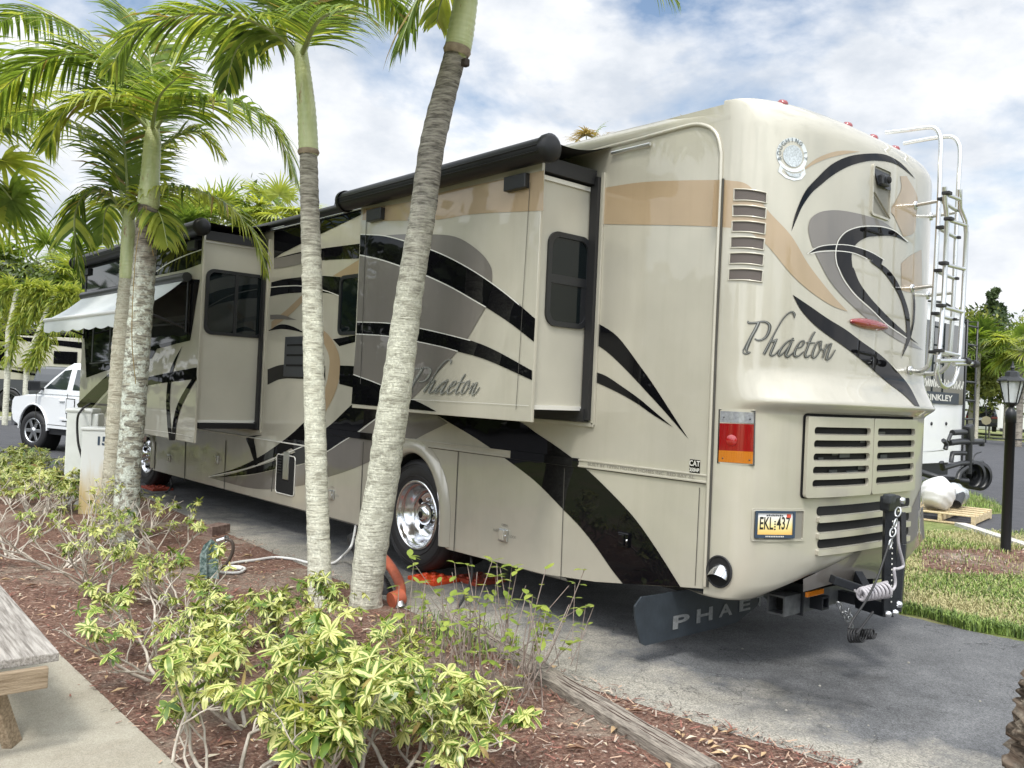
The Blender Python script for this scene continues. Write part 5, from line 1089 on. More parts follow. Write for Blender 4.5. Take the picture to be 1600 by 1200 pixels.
# pallet with wrapped things
m_pal=woodmat('pallet_wood',(.46,.36,.20),(.66,.54,.34),(2,8,8),5)
N0=Vector((13.55,4.95,0)); a_=math.radians(100); u_=Vector((math.cos(a_),math.sin(a_),0)); v_=Vector((math.sin(a_),-math.cos(a_),0)); lu,lv=.95,1.35
t=thing('pallet','pale new wooden pallet lying on the grass edge beyond the motorhome','pallet',tuple(N0))
def pb(u0,v0,u1,v1,z0,z1,nm):
    mb=MB(); c=N0+u_*(u0+u1)/2+v_*(v0+v1)/2+Vector((0,0,(z0+z1)/2)); mb.box(c,(abs(u1-u0),abs(v1-v0),z1-z0),m_pal,rot=Matrix((u_,v_,Vector((0,0,1)))).transposed(),bev=.004); W(mb,nm,t)
for i in range(5): vv_=i*(lv-.12)/4; pb(0,vv_,lu,vv_+.12,.135,.155,'deck_board')
for i in range(3): uu=i*(lu-.05)/2; pb(uu,0,uu+.05,lv,.03,.134,'stringer')
for i in (0,2): vv_=i*(lv-.12)/2; pb(0,vv_,lu,vv_+.12,.008,.029,'base_board')
def bag(px,py,r_,m,label,sq=(1,1,.85),seed=1):
    mb=MB(); rr=random.Random(seed); bm=bmesh.new(); bmesh.ops.create_icosphere(bm,subdivisions=4,radius=1)
    c=N0+u_*px+v_*py
    for v in bm.verts:
        n_=v.co.copy(); f=1+.05*math.sin(5*n_.x+seed)+.05*math.sin(7*n_.y+3*n_.z)+.03*math.sin(13*n_.z+9*n_.x+seed); v.co=Vector((n_.x*sq[0],n_.y*sq[1],max(-.82,n_.z)*sq[2]))*f*r_
    bm.verts.index_update(); z_=-min(v.co.z for v in bm.verts)+.156; mb.mesh([v.co+c+Vector((0,0,z_)) for v in bm.verts],[[v.index for v in f.verts] for f in bm.faces],m,True); bm.free()
    tag(mb.build('wrapped_bag'),label,'bag','bags on the pallet')
m_bag=mat('white_bag',(.60,.59,.58),.4,bump=.8,bscale=7,coat=.3); m_cl=mat('grey_clear_bag',(.34,.36,.37),.2,var=.35,vscale=6,bump=.8,bscale=9,coat=.6)
bag(lu*.62,lv*.26,.27,m_bag,'big white bag tied over something round at the near end of the pallet',(1.05,.9,.95),1)
bag(lu*.55,lv*.80,.25,m_cl,'greyish clear plastic bag wrapped around black parts at the far end of the pallet',(1.1,.9,.8),4)
mb=MB(); c0=N0+u_*lu*.40+v_*lv*.62+Vector((0,0,.30)); mb.tube([c0-v_*.18-Vector((0,0,.06)),c0+v_*.12+Vector((0,0,.07))],.07,m_plas,12); mb.tube([c0-v_*.02+Vector((-.05,0,.02)),c0+v_*.16+Vector((.1,0,.12))],.04,m_steel2,10); tag(mb.build('machine_part'),'black metal cylinder part lying between the two bags on the pallet','machine part')
# ------------------------------------------------------------------ vegetation
def leafmat(name,c1,c2,tr=.35,rough=.45,scale=6,uvpat=None):
    m=bpy.data.materials.new(name); m.use_nodes=True; nt=m.node_tree; N=nt.nodes; L=nt.links; b=N['Principled BSDF']; b.inputs['Roughness'].default_value=rough; b.inputs['Specular IOR Level'].default_value=.35
    tc=N.new('ShaderNodeTexCoord'); n=N.new('ShaderNodeTexNoise'); n.inputs['Scale'].default_value=scale; n.inputs['Detail'].default_value=4; L.new(tc.outputs['Object'],n.inputs[0])
    r=N.new('ShaderNodeValToRGB'); e=r.color_ramp.elements; e[0].position=.35; e[0].color=(*c1,1); e[1].position=.65; e[1].color=(*c2,1); L.new(n.outputs[0],r.inputs[0]); c=r.outputs[0]
    if uvpat:   # variegation: yellow margin, green heart, irregular
        uv=N.new('ShaderNodeUVMap'); sp=N.new('ShaderNodeSeparateXYZ'); L.new(uv.outputs[0],sp.inputs[0])
        a=N.new('ShaderNodeMath'); a.operation='SUBTRACT'; a.inputs[1].default_value=.5; L.new(sp.outputs[0],a.inputs[0]); ab=N.new('ShaderNodeMath'); ab.operation='ABSOLUTE'; L.new(a.outputs[0],ab.inputs[0])
        n2=N.new('ShaderNodeTexNoise'); n2.inputs['Scale'].default_value=24; n2.inputs['Detail'].default_value=3; L.new(tc.outputs['Object'],n2.inputs[0])
        ad=N.new('ShaderNodeMath'); ad.operation='MULTIPLY_ADD'; ad.inputs[1].default_value=.75; L.new(n2.outputs[0],ad.inputs[0]); L.new(ab.outputs[0],ad.inputs[2])
        r2=N.new('ShaderNodeValToRGB'); r2.color_ramp.elements[0].position=uvpat[0]; r2.color_ramp.elements[1].position=uvpat[0]+.05; L.new(ad.outputs[0],r2.inputs[0])
        if len(uvpat)>2: r2.color_ramp.elements[0].color=(1,1,1,1); r2.color_ramp.elements[1].color=(0,0,0,1)
        mx=N.new('ShaderNodeMixRGB'); L.new(r2.outputs[0],mx.inputs[0]); L.new(c,mx.inputs[1]); mx.inputs[2].default_value=(*uvpat[1],1); c=mx.outputs[0]
    L.new(c,b.inputs['Base Color']); t=N.new('ShaderNodeBsdfTranslucent'); hs=N.new('ShaderNodeMixRGB'); hs.blend_type='MULTIPLY'; hs.inputs[0].default_value=1; hs.inputs[2].default_value=(1.25,1.2,.6,1); L.new(c,hs.inputs[1]); L.new(hs.outputs[0],t.inputs[0])
    ms=N.new('ShaderNodeMixShader'); ms.inputs[0].default_value=tr; L.new(b.outputs[0],ms.inputs[1]); L.new(t.outputs[0],ms.inputs[2]); L.new(ms.outputs[0],N['Material Output'].inputs[0]); return m
lf=[leafmat('palm_leaf_green',(.12,.19,.03),(.24,.33,.07),.48),leafmat('palm_leaf_dark',(.06,.11,.02),(.14,.21,.045),.45),leafmat('palm_leaf_yellow',(.30,.36,.06),(.46,.50,.12),.5),leafmat('palm_leaf_dry',(.30,.20,.08),(.36,.28,.12))]
m_rac=mat('palm_rachis',(.20,.25,.09),.5,col2=(.30,.33,.14),vscale=4)
m_col=mat('shaft_collar',(.16,.12,.08),.8,col2=(.30,.24,.17),vscale=20)
m_shaft=mat('crownshaft',(.33,.38,.17),.42,col2=(.50,.52,.29),vscale=5,stretch=(3,3,.7),coat=.2,dirt=(7,.60,.68,(.27,.17,.09)))
def barkmat(name,c1,c2,patch,ring=26,amt=(.50,.58),top=None):
    m=bpy.data.materials.new(name); m.use_nodes=True; nt=m.node_tree; N=nt.nodes; L=nt.links; b=N['Principled BSDF']; b.inputs['Roughness'].default_value=.85; b.inputs['Specular IOR Level'].default_value=.2
    uv=N.new('ShaderNodeUVMap'); tc=N.new('ShaderNodeTexCoord')
    def nz(src,sc,det=6,ro=.65,st=None):
        n=N.new('ShaderNodeTexNoise'); n.inputs['Scale'].default_value=sc; n.inputs['Detail'].default_value=det; n.inputs['Roughness'].default_value=ro
        if st: mp=N.new('ShaderNodeMapping'); mp.inputs['Scale'].default_value=st; L.new(src,mp.inputs[0]); src=mp.outputs[0]
        L.new(src,n.inputs[0]); return n.outputs[0]
    def ramp(src,p0,p1,c0=(0,0,0),c1=(1,1,1)):
        r=N.new('ShaderNodeValToRGB'); e=r.color_ramp.elements; e[0].position=p0; e[1].position=p1; e[0].color=(*c0,1); e[1].color=(*c1,1); L.new(src,r.inputs[0]); return r.outputs[0]
    def mix(f,a,b_):
        x=N.new('ShaderNodeMixRGB'); L.new(f,x.inputs[0])
        for i,q in ((1,a),(2,b_)):
            if isinstance(q,tuple): x.inputs[i].default_value=(*q,1)
            else: L.new(q,x.inputs[i])
        return x.outputs[0]
    rn=nz(tc.outputs['Object'],ring,5,.7,(.13,.13,1.0))           # rings: stretched noise
    base=ramp(rn,.42,.57,c1,c2)
    pt=ramp(nz(tc.outputs['Object'],11,9,.72,(1,1,1.3)),amt[0],amt[1])
    col=mix(pt,base,mix(ramp(nz(tc.outputs['Object'],60,3),.4,.6),patch,tuple(q*.66 for q in patch)))
    if top:
        sp=N.new('ShaderNodeSeparateXYZ'); L.new(uv.outputs[0],sp.inputs[0]); ad=N.new('ShaderNodeMath'); ad.operation='MULTIPLY_ADD'; ad.inputs[1].default_value=.35; L.new(nz(tc.outputs['Object'],9,8,.7),ad.inputs[0]); L.new(sp.outputs[1],ad.inputs[2])
        col=mix(ramp(ad.outputs[0],top[0]-.06,top[0]+.20),col,mix(ramp(rn,.38,.60),top[1],top[2]))
    L.new(col,b.inputs['Base Color']); bp=N.new('ShaderNodeBump'); bp.inputs['Strength'].default_value=.9; bp.inputs['Distance'].default_value=.012; L.new(rn,bp.inputs['Height']); L.new(bp.outputs[0],b.inputs['Normal']); return m
bk_R=barkmat('palm_bark_pale_base',(.26,.25,.20),(.55,.55,.45),(.74,.74,.62),64,(.42,.56),(.70,(.09,.082,.072),(.32,.30,.26)))
bk_M=barkmat('palm_bark_ringed',(.30,.29,.23),(.62,.61,.50),(.72,.72,.60),60,(.44,.58),(.80,(.11,.10,.08),(.33,.31,.26)))
bk_B=barkmat('palm_bark_mottled',(.13,.12,.10),(.36,.35,.28),(.62,.66,.58),55,(.47,.55),(.86,(.07,.06,.05),(.25,.22,.18)))
bk_A=barkmat('palm_bark_beige',(.26,.24,.18),(.48,.45,.36),(.52,.50,.40),55,(.46,.58))
R2=random.Random(21)
G=Vector((0,0,-1))
def frond(name,par,P,ll=.5,n=46,w=.034,m=0,mix_=.2,lift=.25,droop=.55,start=.12,both=True):
    """feather frond along P; leaflets leave both sides and droop"""
    mb=MB(); c=cr(P,40); rad=[.020*(1-i/40)+.003 for i in range(40)]; mb.tube(c,rad,m_rac,5,cap=False)
    for i in range(n):
        t=start+(1-start)*i/(n-1); k=t*39; a=int(min(k,38)); p=c[a].lerp(c[a+1],k-a); T=(c[min(a+2,39)]-c[max(a-1,0)]).normalized()
        side=T.cross(Vector((0,0,1))); side=side.normalized() if side.length>.1 else Vector((1,0,0)); up=side.cross(T).normalized()
        L_=ll*(math.sin(math.pi*min(1,(t*.86+.14)))**.55)*(.85+.3*R2.random())
        for s_ in (1,-1):
            if R2.random()<.04: continue
            d=(T*(.45+.45*t)+side*s_*.9+up*lift*(1-.5*t)+Vector((R2.gauss(0,.09),R2.gauss(0,.09),R2.gauss(0,.09)))).normalized()
            wv=(T-d*T.dot(d)); wv=wv.normalized()*w*.5*(.8+.4*R2.random()); q=p.copy(); pts=[]; dd=d.copy(); ns=5; dr=droop*(.7+.7*R2.random())
            for j in range(ns+1):
                f=(.55,1,1,.8,.5,.05)[j]; pts.append((q-wv*f,q+wv*f)); dd=(dd+G*dr*.30*(.4+j*.25)).normalized(); q=q+dd*L_/ns; wv=(wv-dd*wv.dot(dd)); wv=wv.normalized()*w*.5
            mm_=lf[m] if R2.random()>mix_ else lf[R2.choice((0,1,2,2))]
            if R2.random()<.025: mm_=lf[3]
            vs=[x for pr in pts for x in pr]; mb.mesh(vs,[(2*j,2*j+1,2*j+3,2*j+2) for j in range(ns)],mm_,False)
    o=mb.build(name); 
    if par: o.data.transform(Matrix.Translation(-par.location)); o.parent=par
    return o
def trunk(par,P,rads,m,name='trunk',rough=.012,n=18):
    mb=MB(); N_=90; c=cr(P,N_); rr=cr([(q,0,0) for q in rads],N_); rows=[]; zs=0
    for i in range(N_):
        T=(c[min(i+1,N_-1)]-c[max(i-1,0)]).normalized(); u=T.cross(Vector((0,1,0))).normalized(); v=u.cross(T)
        k=1+.03*math.sin(i*2.2)+R2.uniform(-.012,.012); rows.append([c[i]+(u*math.cos(2*math.pi*j/n)+v*math.sin(2*math.pi*j/n))*rr[i].x*k*(1+R2.uniform(-rough,rough)) for j in range(n)])
    rows=[r+[r[0]] for r in rows]; mb.grid(rows,m,True,False,uv=True); mb.face(rows[-1][:-1],m); o=mb.build(name); o.data.transform(Matrix.Translation(-par.location)); o.parent=par; return o
def dp(P,d,dz=None):
    n=len(P); return [dep(p[0],p[1],d+(dz[i] if dz else 0)) for i,p in enumerate(P)]
# palm R (leaning, right)
dR=5.72
bR=dep(572,935,6.55); pR=thing('palm_tree','palm with the thick trunk leaning right in front of the rear slide-out','palm tree',(bR.x,bR.y,0))
tr_=[(572,930),(581,850),(598,750),(608,680),(622,590),(634,500),(646,420),(661,330),(673,240),(686,180),(702,120),(714,78)]
dz_=[6.52,6.45,6.38,6.30,6.22,6.14,6.06,5.98,5.90,5.85,5.78,5.72]; hw_=[25,26,25,25,24,22,21,20.5,20,19.5,18,17.5]
trunk(pR,[Vector((bR.x,bR.y,-.03))]+[dep(*p,d) for p,d in zip(tr_,dz_)],[.14]+[h*d/1350 for h,d in zip(hw_,dz_)],bk_R)
trunk(pR,dp([(714,78),(717,68),(728,0),(742,-90),(748,-150)],dR),[.074,.088,.080,.066,.045],m_shaft,'crownshaft',.004)
mb=MB(); mb.lathe([(.080,-.03),(.094,0),(.086,.03)],dep(714,80,dR),VR*.2+VU,m_col,20); mb.box(dep(727,98,dR-.08),(.045,.045,.05),mat('old_scar',(.03,.02,.015),.8),bev=.01); o=mb.build('shaft_collar'); o.data.transform(Matrix.Translation(-pR.location)); o.parent=pR
for P,dz,ll,n,w_,m_,mi_,li,dr in (
 ([(744,-130),(722,-110),(690,-62),(652,0),(622,80)],[0,-.1,-.2,-.25,-.3],.56,52,.040,1,.35,.1,.75),
 ([(744,-130),(735,-105),(712,-50),(690,0),(682,35)],[0,.1,.2,.3,.35],.34,34,.03,2,.4,.1,.8),
 ([(748,-140),(800,-210),(900,-190),(990,-70),(1062,5)],[0,-.1,-.2,-.3,-.4],.40,66,.022,0,.2,.1,.9),
 ([(748,-140),(690,-230),(600,-230),(520,-160),(470,-60)],[0,0,.2,.4,.5],.46,50,.036,0,.3,.2,.7),
 ([(748,-150),(740,-280),(720,-400)],[0,.4,1.1],.45,40,.034,0,.2,.2,.6),([(748,-150),(800,-250),(860,-260)],[0,-.6,-1.2],.45,40,.034,0,.2,.2,.6)):
    frond('frond',pR,dp(P,dR,dz),ll,n,w_,m_,mi_,li,dr)
# palm M
dM=6.45
pM=thing('palm_tree','straight slender palm left of the leaning one, with its pale green crownshaft against the sky','palm tree',tuple(Vector((dep(501,945,dM).x,dep(501,945,dM).y,0))))
trunk(pM,[Vector((pM.location.x,pM.location.y,-.03))]+dp([(498,850),(494,720),(490,560),(487,420),(484,320),(482,238)],dM),[.092,.086,.082,.078,.074,.070,.066],bk_M)
trunk(pM,dp([(482,240),(482,232),(479,170),(473,110),(470,80),(470,50)],dM),[.062,.073,.068,.058,.05,.035],m_shaft,'crownshaft',.004)
mb=MB(); mb.lathe([(.072,-.02),(.082,0),(.074,.02)],dep(482,238,dM),VU,m_col,18); o=mb.build('shaft_collar'); o.data.transform(Matrix.Translation(-pM.location)); o.parent=pM
for P,dz,ll,n,m_,mi_,li,dr in (
 ([(468,92),(432,52),(370,25),(290,22),(215,48),(165,115)],[0,-.1,-.2,-.3,-.4,-.4],.60,58,0,.3,.15,.75),
 ([(466,88),(430,50),(398,48),(368,80),(352,140)],[0,.2,.4,.5,.6],.40,44,1,.3,.15,.9),
 ([(470,80),(462,10),(430,-60),(360,-90),(280,-60)],[0,0,.1,.2,.3],.55,54,1,.2,.2,.7),
 ([(472,80),(480,0),(500,-80),(560,-130)],[0,.1,.3,.5],.55,50,1,.2,.25,.6),
 ([(473,85),(500,20),(545,-20),(600,-10),(640,50)],[0,.2,.4,.6,.8],.42,46,0,.3,.2,.8),
 ([(470,80),(455,-10),(420,-80)],[0,.3,.8],.5,44,1,.2,.3,.5),
 ([(470,80),(480,-20),(470,-120)],[0,-.2,-.5],.5,44,0,.2,.3,.5),
 ([(471,86),(500,30),(560,10)],[0,-.6,-1.3],.5,44,0,.2,.3,.6)):
    frond('frond',pM,dp(P,dM,dz),ll,int(n*1.25),.031,m_,min(.6,mi_*1.6),li,dr)
# palm B (mottled, front of the far-left pair)
dB=8.6
g=dep(197,800,dB); pB=thing('palm_tree','lichen-mottled palm at the left crossing the front slide-out, with the long pale crownshaft','palm tree',(g.x,g.y,0))
trunk(pB,[Vector((g.x,g.y,-.03))]+dp([(200,745),(207,660),(214,560),(222,460),(228,380),(231,322)],dB),[.135,.118,.118,.118,.112,.106,.098],bk_B)
trunk(pB,dp([(231,324),(232,316),(235,270),(238,225),(239,200)],dB),[.088,.105,.09,.082,.06],m_shaft,'crownshaft',.004)
for P,dz,ll,n,m_,mi_,li,dr in (
 ([(240,207),(266,172),(318,158),(382,165),(432,205),(463,285)],[0,-.1,-.2,-.3,-.3,-.3],.74,66,0,.35,.2,.8),
 ([(236,205),(205,130),(150,88),(85,88),(20,125),(-35,185)],[0,0,0,0,0,0],.75,66,0,.3,.2,.75),
 ([(238,200),(238,120),(222,50),(180,0)],[0,.1,.2,.3],.7,50,0,.25,.25,.6),
 ([(239,200),(262,120),(300,60),(360,50),(420,90)],[0,.2,.4,.5,.6],.6,54,0,.3,.2,.7),
 ([(236,206),(195,165),(150,150),(100,175),(70,235)],[0,-.2,-.4,-.5,-.5],.62,52,2,.4,.2,.8),
 ([(237,203),(250,150),(290,110)],[0,-.7,-1.3],.6,44,0,.25,.3,.6),
 ([(237,203),(200,150),(140,60),(60,20),(-20,40)],[0,.3,.6,.8,1.0],.7,54,1,.25,.2,.7),
 ([(239,205),(250,165),(268,160)],[0,.6,1.1],.4,30,0,.25,.2,.8)):
    frond('frond',pB,dp(P,dB,dz),ll,int(n*1.3),.036,m_,min(.6,mi_*1.6),li,dr)
# palm A (left, behind-left)
dA_=9.0
g=dep(172,818,dA_); pA=thing('palm_tree','shorter beige palm at far left whose crown sits lower, beside the utility box numbered 15','palm tree',(g.x,g.y,0))
trunk(pA,[Vector((g.x,g.y,-.03))]+dp([(178,740),(184,640),(190,550),(196,480),(200,436)],dA_),[.125,.108,.104,.100,.092,.084],bk_A)
trunk(pA,dp([(200,438),(200,430),(200,390),(201,350),(201,330)],dA_),[.075,.085,.074,.066,.045],m_shaft,'crownshaft',.004)
for P,dz,ll,n,m_,mi_,li,dr in (
 ([(204,345),(236,305),(292,295),(352,318),(398,368),(418,432)],[0,-.2,-.3,-.4,-.4,-.4],.50,62,2,.3,.2,.85),
 ([(198,345),(175,308),(140,298),(118,330),(118,385),(128,440)],[0,-.1,-.2,-.2,-.2,-.2],.40,54,1,.35,.2,.8),
 ([(199,340),(176,262),(128,200),(60,172),(-10,190)],[0,0,.1,.2,.3],.62,58,0,.35,.2,.7),
 ([(200,335),(196,250),(190,170),(200,100)],[0,.1,.2,.3],.62,50,0,.25,.3,.5),
 ([(202,338),(222,268),(262,222),(312,206),(352,250)],[0,.2,.4,.5,.6],.5,50,2,.4,.2,.7),
 ([(202,342),(226,318),(250,335),(262,385)],[0,-.2,-.4,-.5],.42,44,2,.4,.2,.9),
 ([(201,338),(215,260),(250,170)],[0,.6,1.2],.55,44,1,.3,.3,.5),
 ([(199,343),(185,310),(165,330),(160,380)],[0,.5,.9,1.0],.42,40,0,.3,.2,.8)):
    frond('frond',pA,dp(P,dA_,dz),ll,int(n*1.3),.032,m_,min(.6,mi_*1.6),li,dr)
mb=MB(); 
for dx in (0,5):
    mb.tube(cr([dep(225+dx,322,dB-.12),dep(212+dx,400,dB-.2),dep(206+dx*2,520,dB-.25),dep(212+dx,600,dB-.2)] if dx==0 else [dep(228,322,dB-.12),dep(232,360,dB-.14),dep(240,400,dB-.14)],20),.004,lf[3],5)
o=mb.build('dry_fibre'); o.data.transform(Matrix.Translation(-pB.location)); o.parent=pB
# trunk at the bottom right corner
g=dep(1672,1290,3.0); t=thing('palm_tree','rough brown trunk edge cut off by the bottom right corner of the frame','palm tree',(g.x,g.y,0))
trunk(t,[Vector((g.x,g.y,-.05)),dep(1674,1200,3.0),dep(1700,1080,3.0),dep(1750,900,3.0),dep(1850,500,3.0)],[.20,.19,.185,.17,.15],barkmat('rough_bark',(.05,.038,.028),(.27,.21,.16),(.33,.28,.22),18,(.5,.6)),rough=.10,n=28)
# --------------------------------------------------- shrubs
sh=[leafmat('schefflera_green',(.10,.17,.03),(.20,.29,.05),.25,.3,14,(.60,(.46,.50,.15))),leafmat('schefflera_yellow',(.20,.27,.05),(.33,.38,.09),.3,.3,14,(.47,(.60,.61,.24))),leafmat('schefflera_dark',(.06,.12,.02),(.13,.20,.04),.2,.28,14,(.80,(.40,.45,.10))),leafmat('schefflera_cream_heart',(.10,.17,.03),(.17,.25,.05),.28,.3,14,(.60,(.58,.58,.25),1)),leafmat('schefflera_browned',(.22,.15,.06),(.36,.29,.10),.2,.5,20)]
m_stem=mat('shrub_stem',(.30,.26,.21),.8,col2=(.56,.51,.44),vscale=20,bump=.3)
def leaf(mb,p,d,nrm,l,w,m,bend=.3,ns=4):
    d=d.normalized(); s_=d.cross(nrm); s_=s_.normalized() if s_.length>.01 else Vector((1,0,0)); q=p.copy(); dd=d.copy(); vs=[];us=[]
    for j in range(ns+1):
        f=(.12,.75,1,.78,.03)[j]; mid=q-s_.cross(dd)*(-.10*w*f)
        vs+=[q-s_*w*.5*f,mid+dd.cross(s_)*w*.10*f,q+s_*w*.5*f]; us+=[(.0 if j else .4,j/ns),(.5,j/ns),(1. if j else .6,j/ns)]
        dd=(dd+G*bend*.3).normalized(); q=q+dd*l/ns
    fs=[(3*j+a,3*j+a+1,3*j+a+4,3*j+a+3) for j in range(ns) for a in (0,1)]; mb.mesh(vs,fs,m,True,us)
def umbel(mb,sb,p,d,rr,size,ms):
    """one compound leaf: petiole + ring of leaflets"""
    pl=rr.uniform(.04,.10)*size/.09; tip=p+d*pl+Vector((0,0,.012)); sb.tube([p,tip],.0018,lf[0],4,cap=False)
    n=rr.choice((5,6,7,8,8)); ax=(d*.7+Vector((rr.gauss(0,.25),rr.gauss(0,.25),.7))).normalized(); u=ax.cross(Vector((rr.uniform(-1,1),rr.uniform(-1,1),.2))).normalized(); v=ax.cross(u); ph=rr.random()*6; m_=rr.choice((ms[0],ms[0],ms[1],ms[1],ms[3],ms[3],ms[3],ms[2]))
    for i in range(n):
        a=ph+2*math.pi*i/n; dr=(u*math.cos(a)+v*math.sin(a)+ax*rr.uniform(-.3,.7)).normalized(); l=size*rr.uniform(.45,1.15); leaf(mb,tip,dr,ax,l,l*rr.uniform(.28,.42),ms[4] if rr.random()<.03 else m_,rr.uniform(-.2,1.3))
def branch(sb,p,d,L_,r0,lev,rr,tips,spread=.55):
    n=4; P=[p]; q=p.copy(); dd=d.copy()
    for i in range(n): dd=(dd+Vector((rr.gauss(0,.16),rr.gauss(0,.16),rr.gauss(.03,.10)))).normalized(); q=q+dd*L_/n; P.append(q.copy())
    sb.tube(P,[r0*(1-.35*i/n) for i in range(n+1)],m_stem,6,cap=False)
    if lev==0: tips.append((q,dd)); return
    for k in range(rr.choice((2,2,3))):
        nd=(dd+Vector((rr.gauss(0,spread),rr.gauss(0,spread),rr.uniform(-.1,.35)))).normalized(); branch(sb,P[rr.choice((2,3,4))] if k else q,nd,L_*rr.uniform(.55,.85),r0*.65,lev-1,rr,tips,spread)
def shrub(px,py,h,seed,label,n0=4,lev=2,leafy=1.,size=.10,spread=.6,lean=0,group='variegated shrubs in the mulch bed',base=None):
    rr=random.Random(seed); c=onz(px,py) if base is None else Vector(base); t=thing('shrub',label,'shrub',(c.x,c.y,0),0,group); sb=MB(); fb=MB(); tips=[]
    for k in range(n0):
        a=rr.random()*6.28; b0=c+Vector((math.cos(a),math.sin(a),0))*rr.uniform(.02,.10); d=Vector((math.cos(a)*spread,math.sin(a)*spread,.8)).normalized(); branch(sb,b0,d,h*.45,.011 if h>.4 else .008,lev,rr,tips,.5)
    for p,d in tips:
        if rr.random()>leafy:
            continue
        for k in range(rr.choice((1,2,3,4,5))):
            a=rr.random()*6.28; dd=(d*.5+Vector((math.cos(a)*.8,math.sin(a)*.8,rr.uniform(0,.7)))).normalized(); umbel(fb,sb,p-d*rr.uniform(0,.07),dd,rr,size,sh)
    W(sb,'stems',t); 
    if fb.f: W(fb,'foliage',t)
    return t
for i,(px,py,h,n0,lev,lfy,size,sp_,label) in enumerate((
 (360,1245,.50,5,3,.6,.085,.85,'yellow-green variegated shrub cut by the bottom edge beside the concrete'),
 (470,1255,.52,5,3,.75,.095,.7,'lush variegated shrub at bottom centre, cut by the frame'),
 (560,1245,.50,5,3,.65,.095,.7,'variegated shrub cut by the bottom edge, right of the lushest one'),
 (635,1225,.42,5,3,.55,.085,.7,'variegated shrub at bottom centre right, beside the open red mulch'),
 (385,1140,.46,5,3,.5,.085,.85,'dense yellow variegated shrub in front of the bare stems, nearest the concrete edge'),
 (510,1110,.46,5,3,.6,.09,.8,'bright yellow-green shrub directly below the two central palm bases'),
 (600,1120,.36,5,3,.5,.085,.8,'low yellow-green shrub between the leaning palm base and the leggy bush'),
 (310,1085,.42,5,3,.42,.075,1.0,'sparse shrub with pale stems spreading over the mulch toward the concrete'),
 (670,1190,.28,5,3,.5,.08,.7,'lowest variegated shrub between the open mulch and the leggy bush'),
 (450,1020,.40,5,3,.5,.075,.8,'variegated shrub just left of the straight palm base'),
 (370,1010,.36,5,3,.4,.07,.9,'variegated shrub in front of the green water tap'),
 (235,1000,.56,6,3,.32,.07,1.1,'nearly leafless shrub of pale arching stems left of the water tap'),
 (170,930,.62,7,3,.32,.068,1.1,'pale-stemmed shrub with a few yellow leaf tufts by the bench'),
 (90,890,.66,7,3,.36,.065,1.1,'open twiggy shrub just above the bench end'),
 (10,870,.70,6,3,.25,.065,1.1,'open twiggy shrub cut by the left edge above the bench'),
 (265,880,.52,5,3,.35,.06,.9,'green-yellow shrub right of the far palm bases'),
 (130,850,.66,6,3,.35,.06,1.0,'twiggy shrub in front of the utility box numbered 15'),
 (50,825,.66,6,3,.5,.065,1.0,'leafy shrub at the left, below the dense yellow hedge'))):
    shrub(px,py,h,100+i,label,n0,lev,lfy,size*.9,sp_)
shrub(260,1060,.50,131,'low sparse shrub nearest the middle of the concrete edge',5,3,.25,.07,1.1)
shrub(200,860,.55,132,'twiggy shrub right at the foot of the far palm pair',6,3,.25,.06,1.0)
shrub(285,950,.42,133,'twiggy shrub on the bench side of the green water tap',6,3,.25,.065,1.1)
# dense yellow hedge farther left: individual rounded plants
for i,(px,py) in enumerate(((15,790),(60,800),(100,795),(20,765),(70,772),(115,775),(35,748),(0,748),(75,757),(-30,770))):
    labs=['yellow hedge plant nearest the left edge, front row','bushy yellow hedge plant in the front row left of the pedestals','yellow hedge plant in the front row touching the pedestals','yellow hedge plant of the middle row at the left edge','yellow hedge plant in the middle of the hedge below the white truck','yellow hedge plant of the middle row next to the pedestals','yellow hedge plant in the back row near the asphalt','yellow hedge plant in the back row cut by the left edge','yellow hedge plant in the back row below the truck front wheel','yellow hedge plant mostly outside the left edge']
    shrub(px,py,.50,200+i,labs[i],6,2,1,.085,.8,group='yellow hedge plants beside the road')
# leggy green bush right of centre
m_gl=leafmat('young_green_leaf',(.16,.24,.04),(.36,.42,.09),.35,.35,9); 
t=thing('shrub','leggy bush with thin bare upright twigs and few bright green leaves beside the timber edging','shrub',tuple(onz(770,1075)),0)
sb=MB(); fb=MB(); rr=random.Random(5); m_tw=mat('thin_twig',(.17,.12,.10),.8,col2=(.34,.29,.25),vscale=30)
for k in range(60):
    bx,by=rr.uniform(640,850),rr.uniform(1010,1130); b0=onz(bx,by); hh=rr.uniform(.25,.66); tx=b0+Vector((rr.gauss(.0,.10),rr.gauss(0,.10),hh)); mid=(b0+tx)/2+Vector((rr.gauss(0,.03),rr.gauss(0,.03),0)); P=cr([b0,mid,tx],8); sb.tube(P,[.0045-.0003*i for i in range(8)],m_tw,5,cap=False)
    for j in range(rr.choice((1,3,4,6))):
        p=P[rr.choice((4,5,6,7,7,7))]; a=rr.random()*6.28; d=Vector((math.cos(a),math.sin(a),rr.uniform(-.2,.7))); leaf(fb,p,d,Vector((0,0,1)),rr.uniform(.045,.085),rr.uniform(.028,.042),m_gl,rr.uniform(.1,.9))
    if rr.random()<.5:
        e_=P[5]+Vector((rr.gauss(0,.08),rr.gauss(0,.08),.08)); sb.tube([P[3],e_],.002,m_tw,4,cap=False)
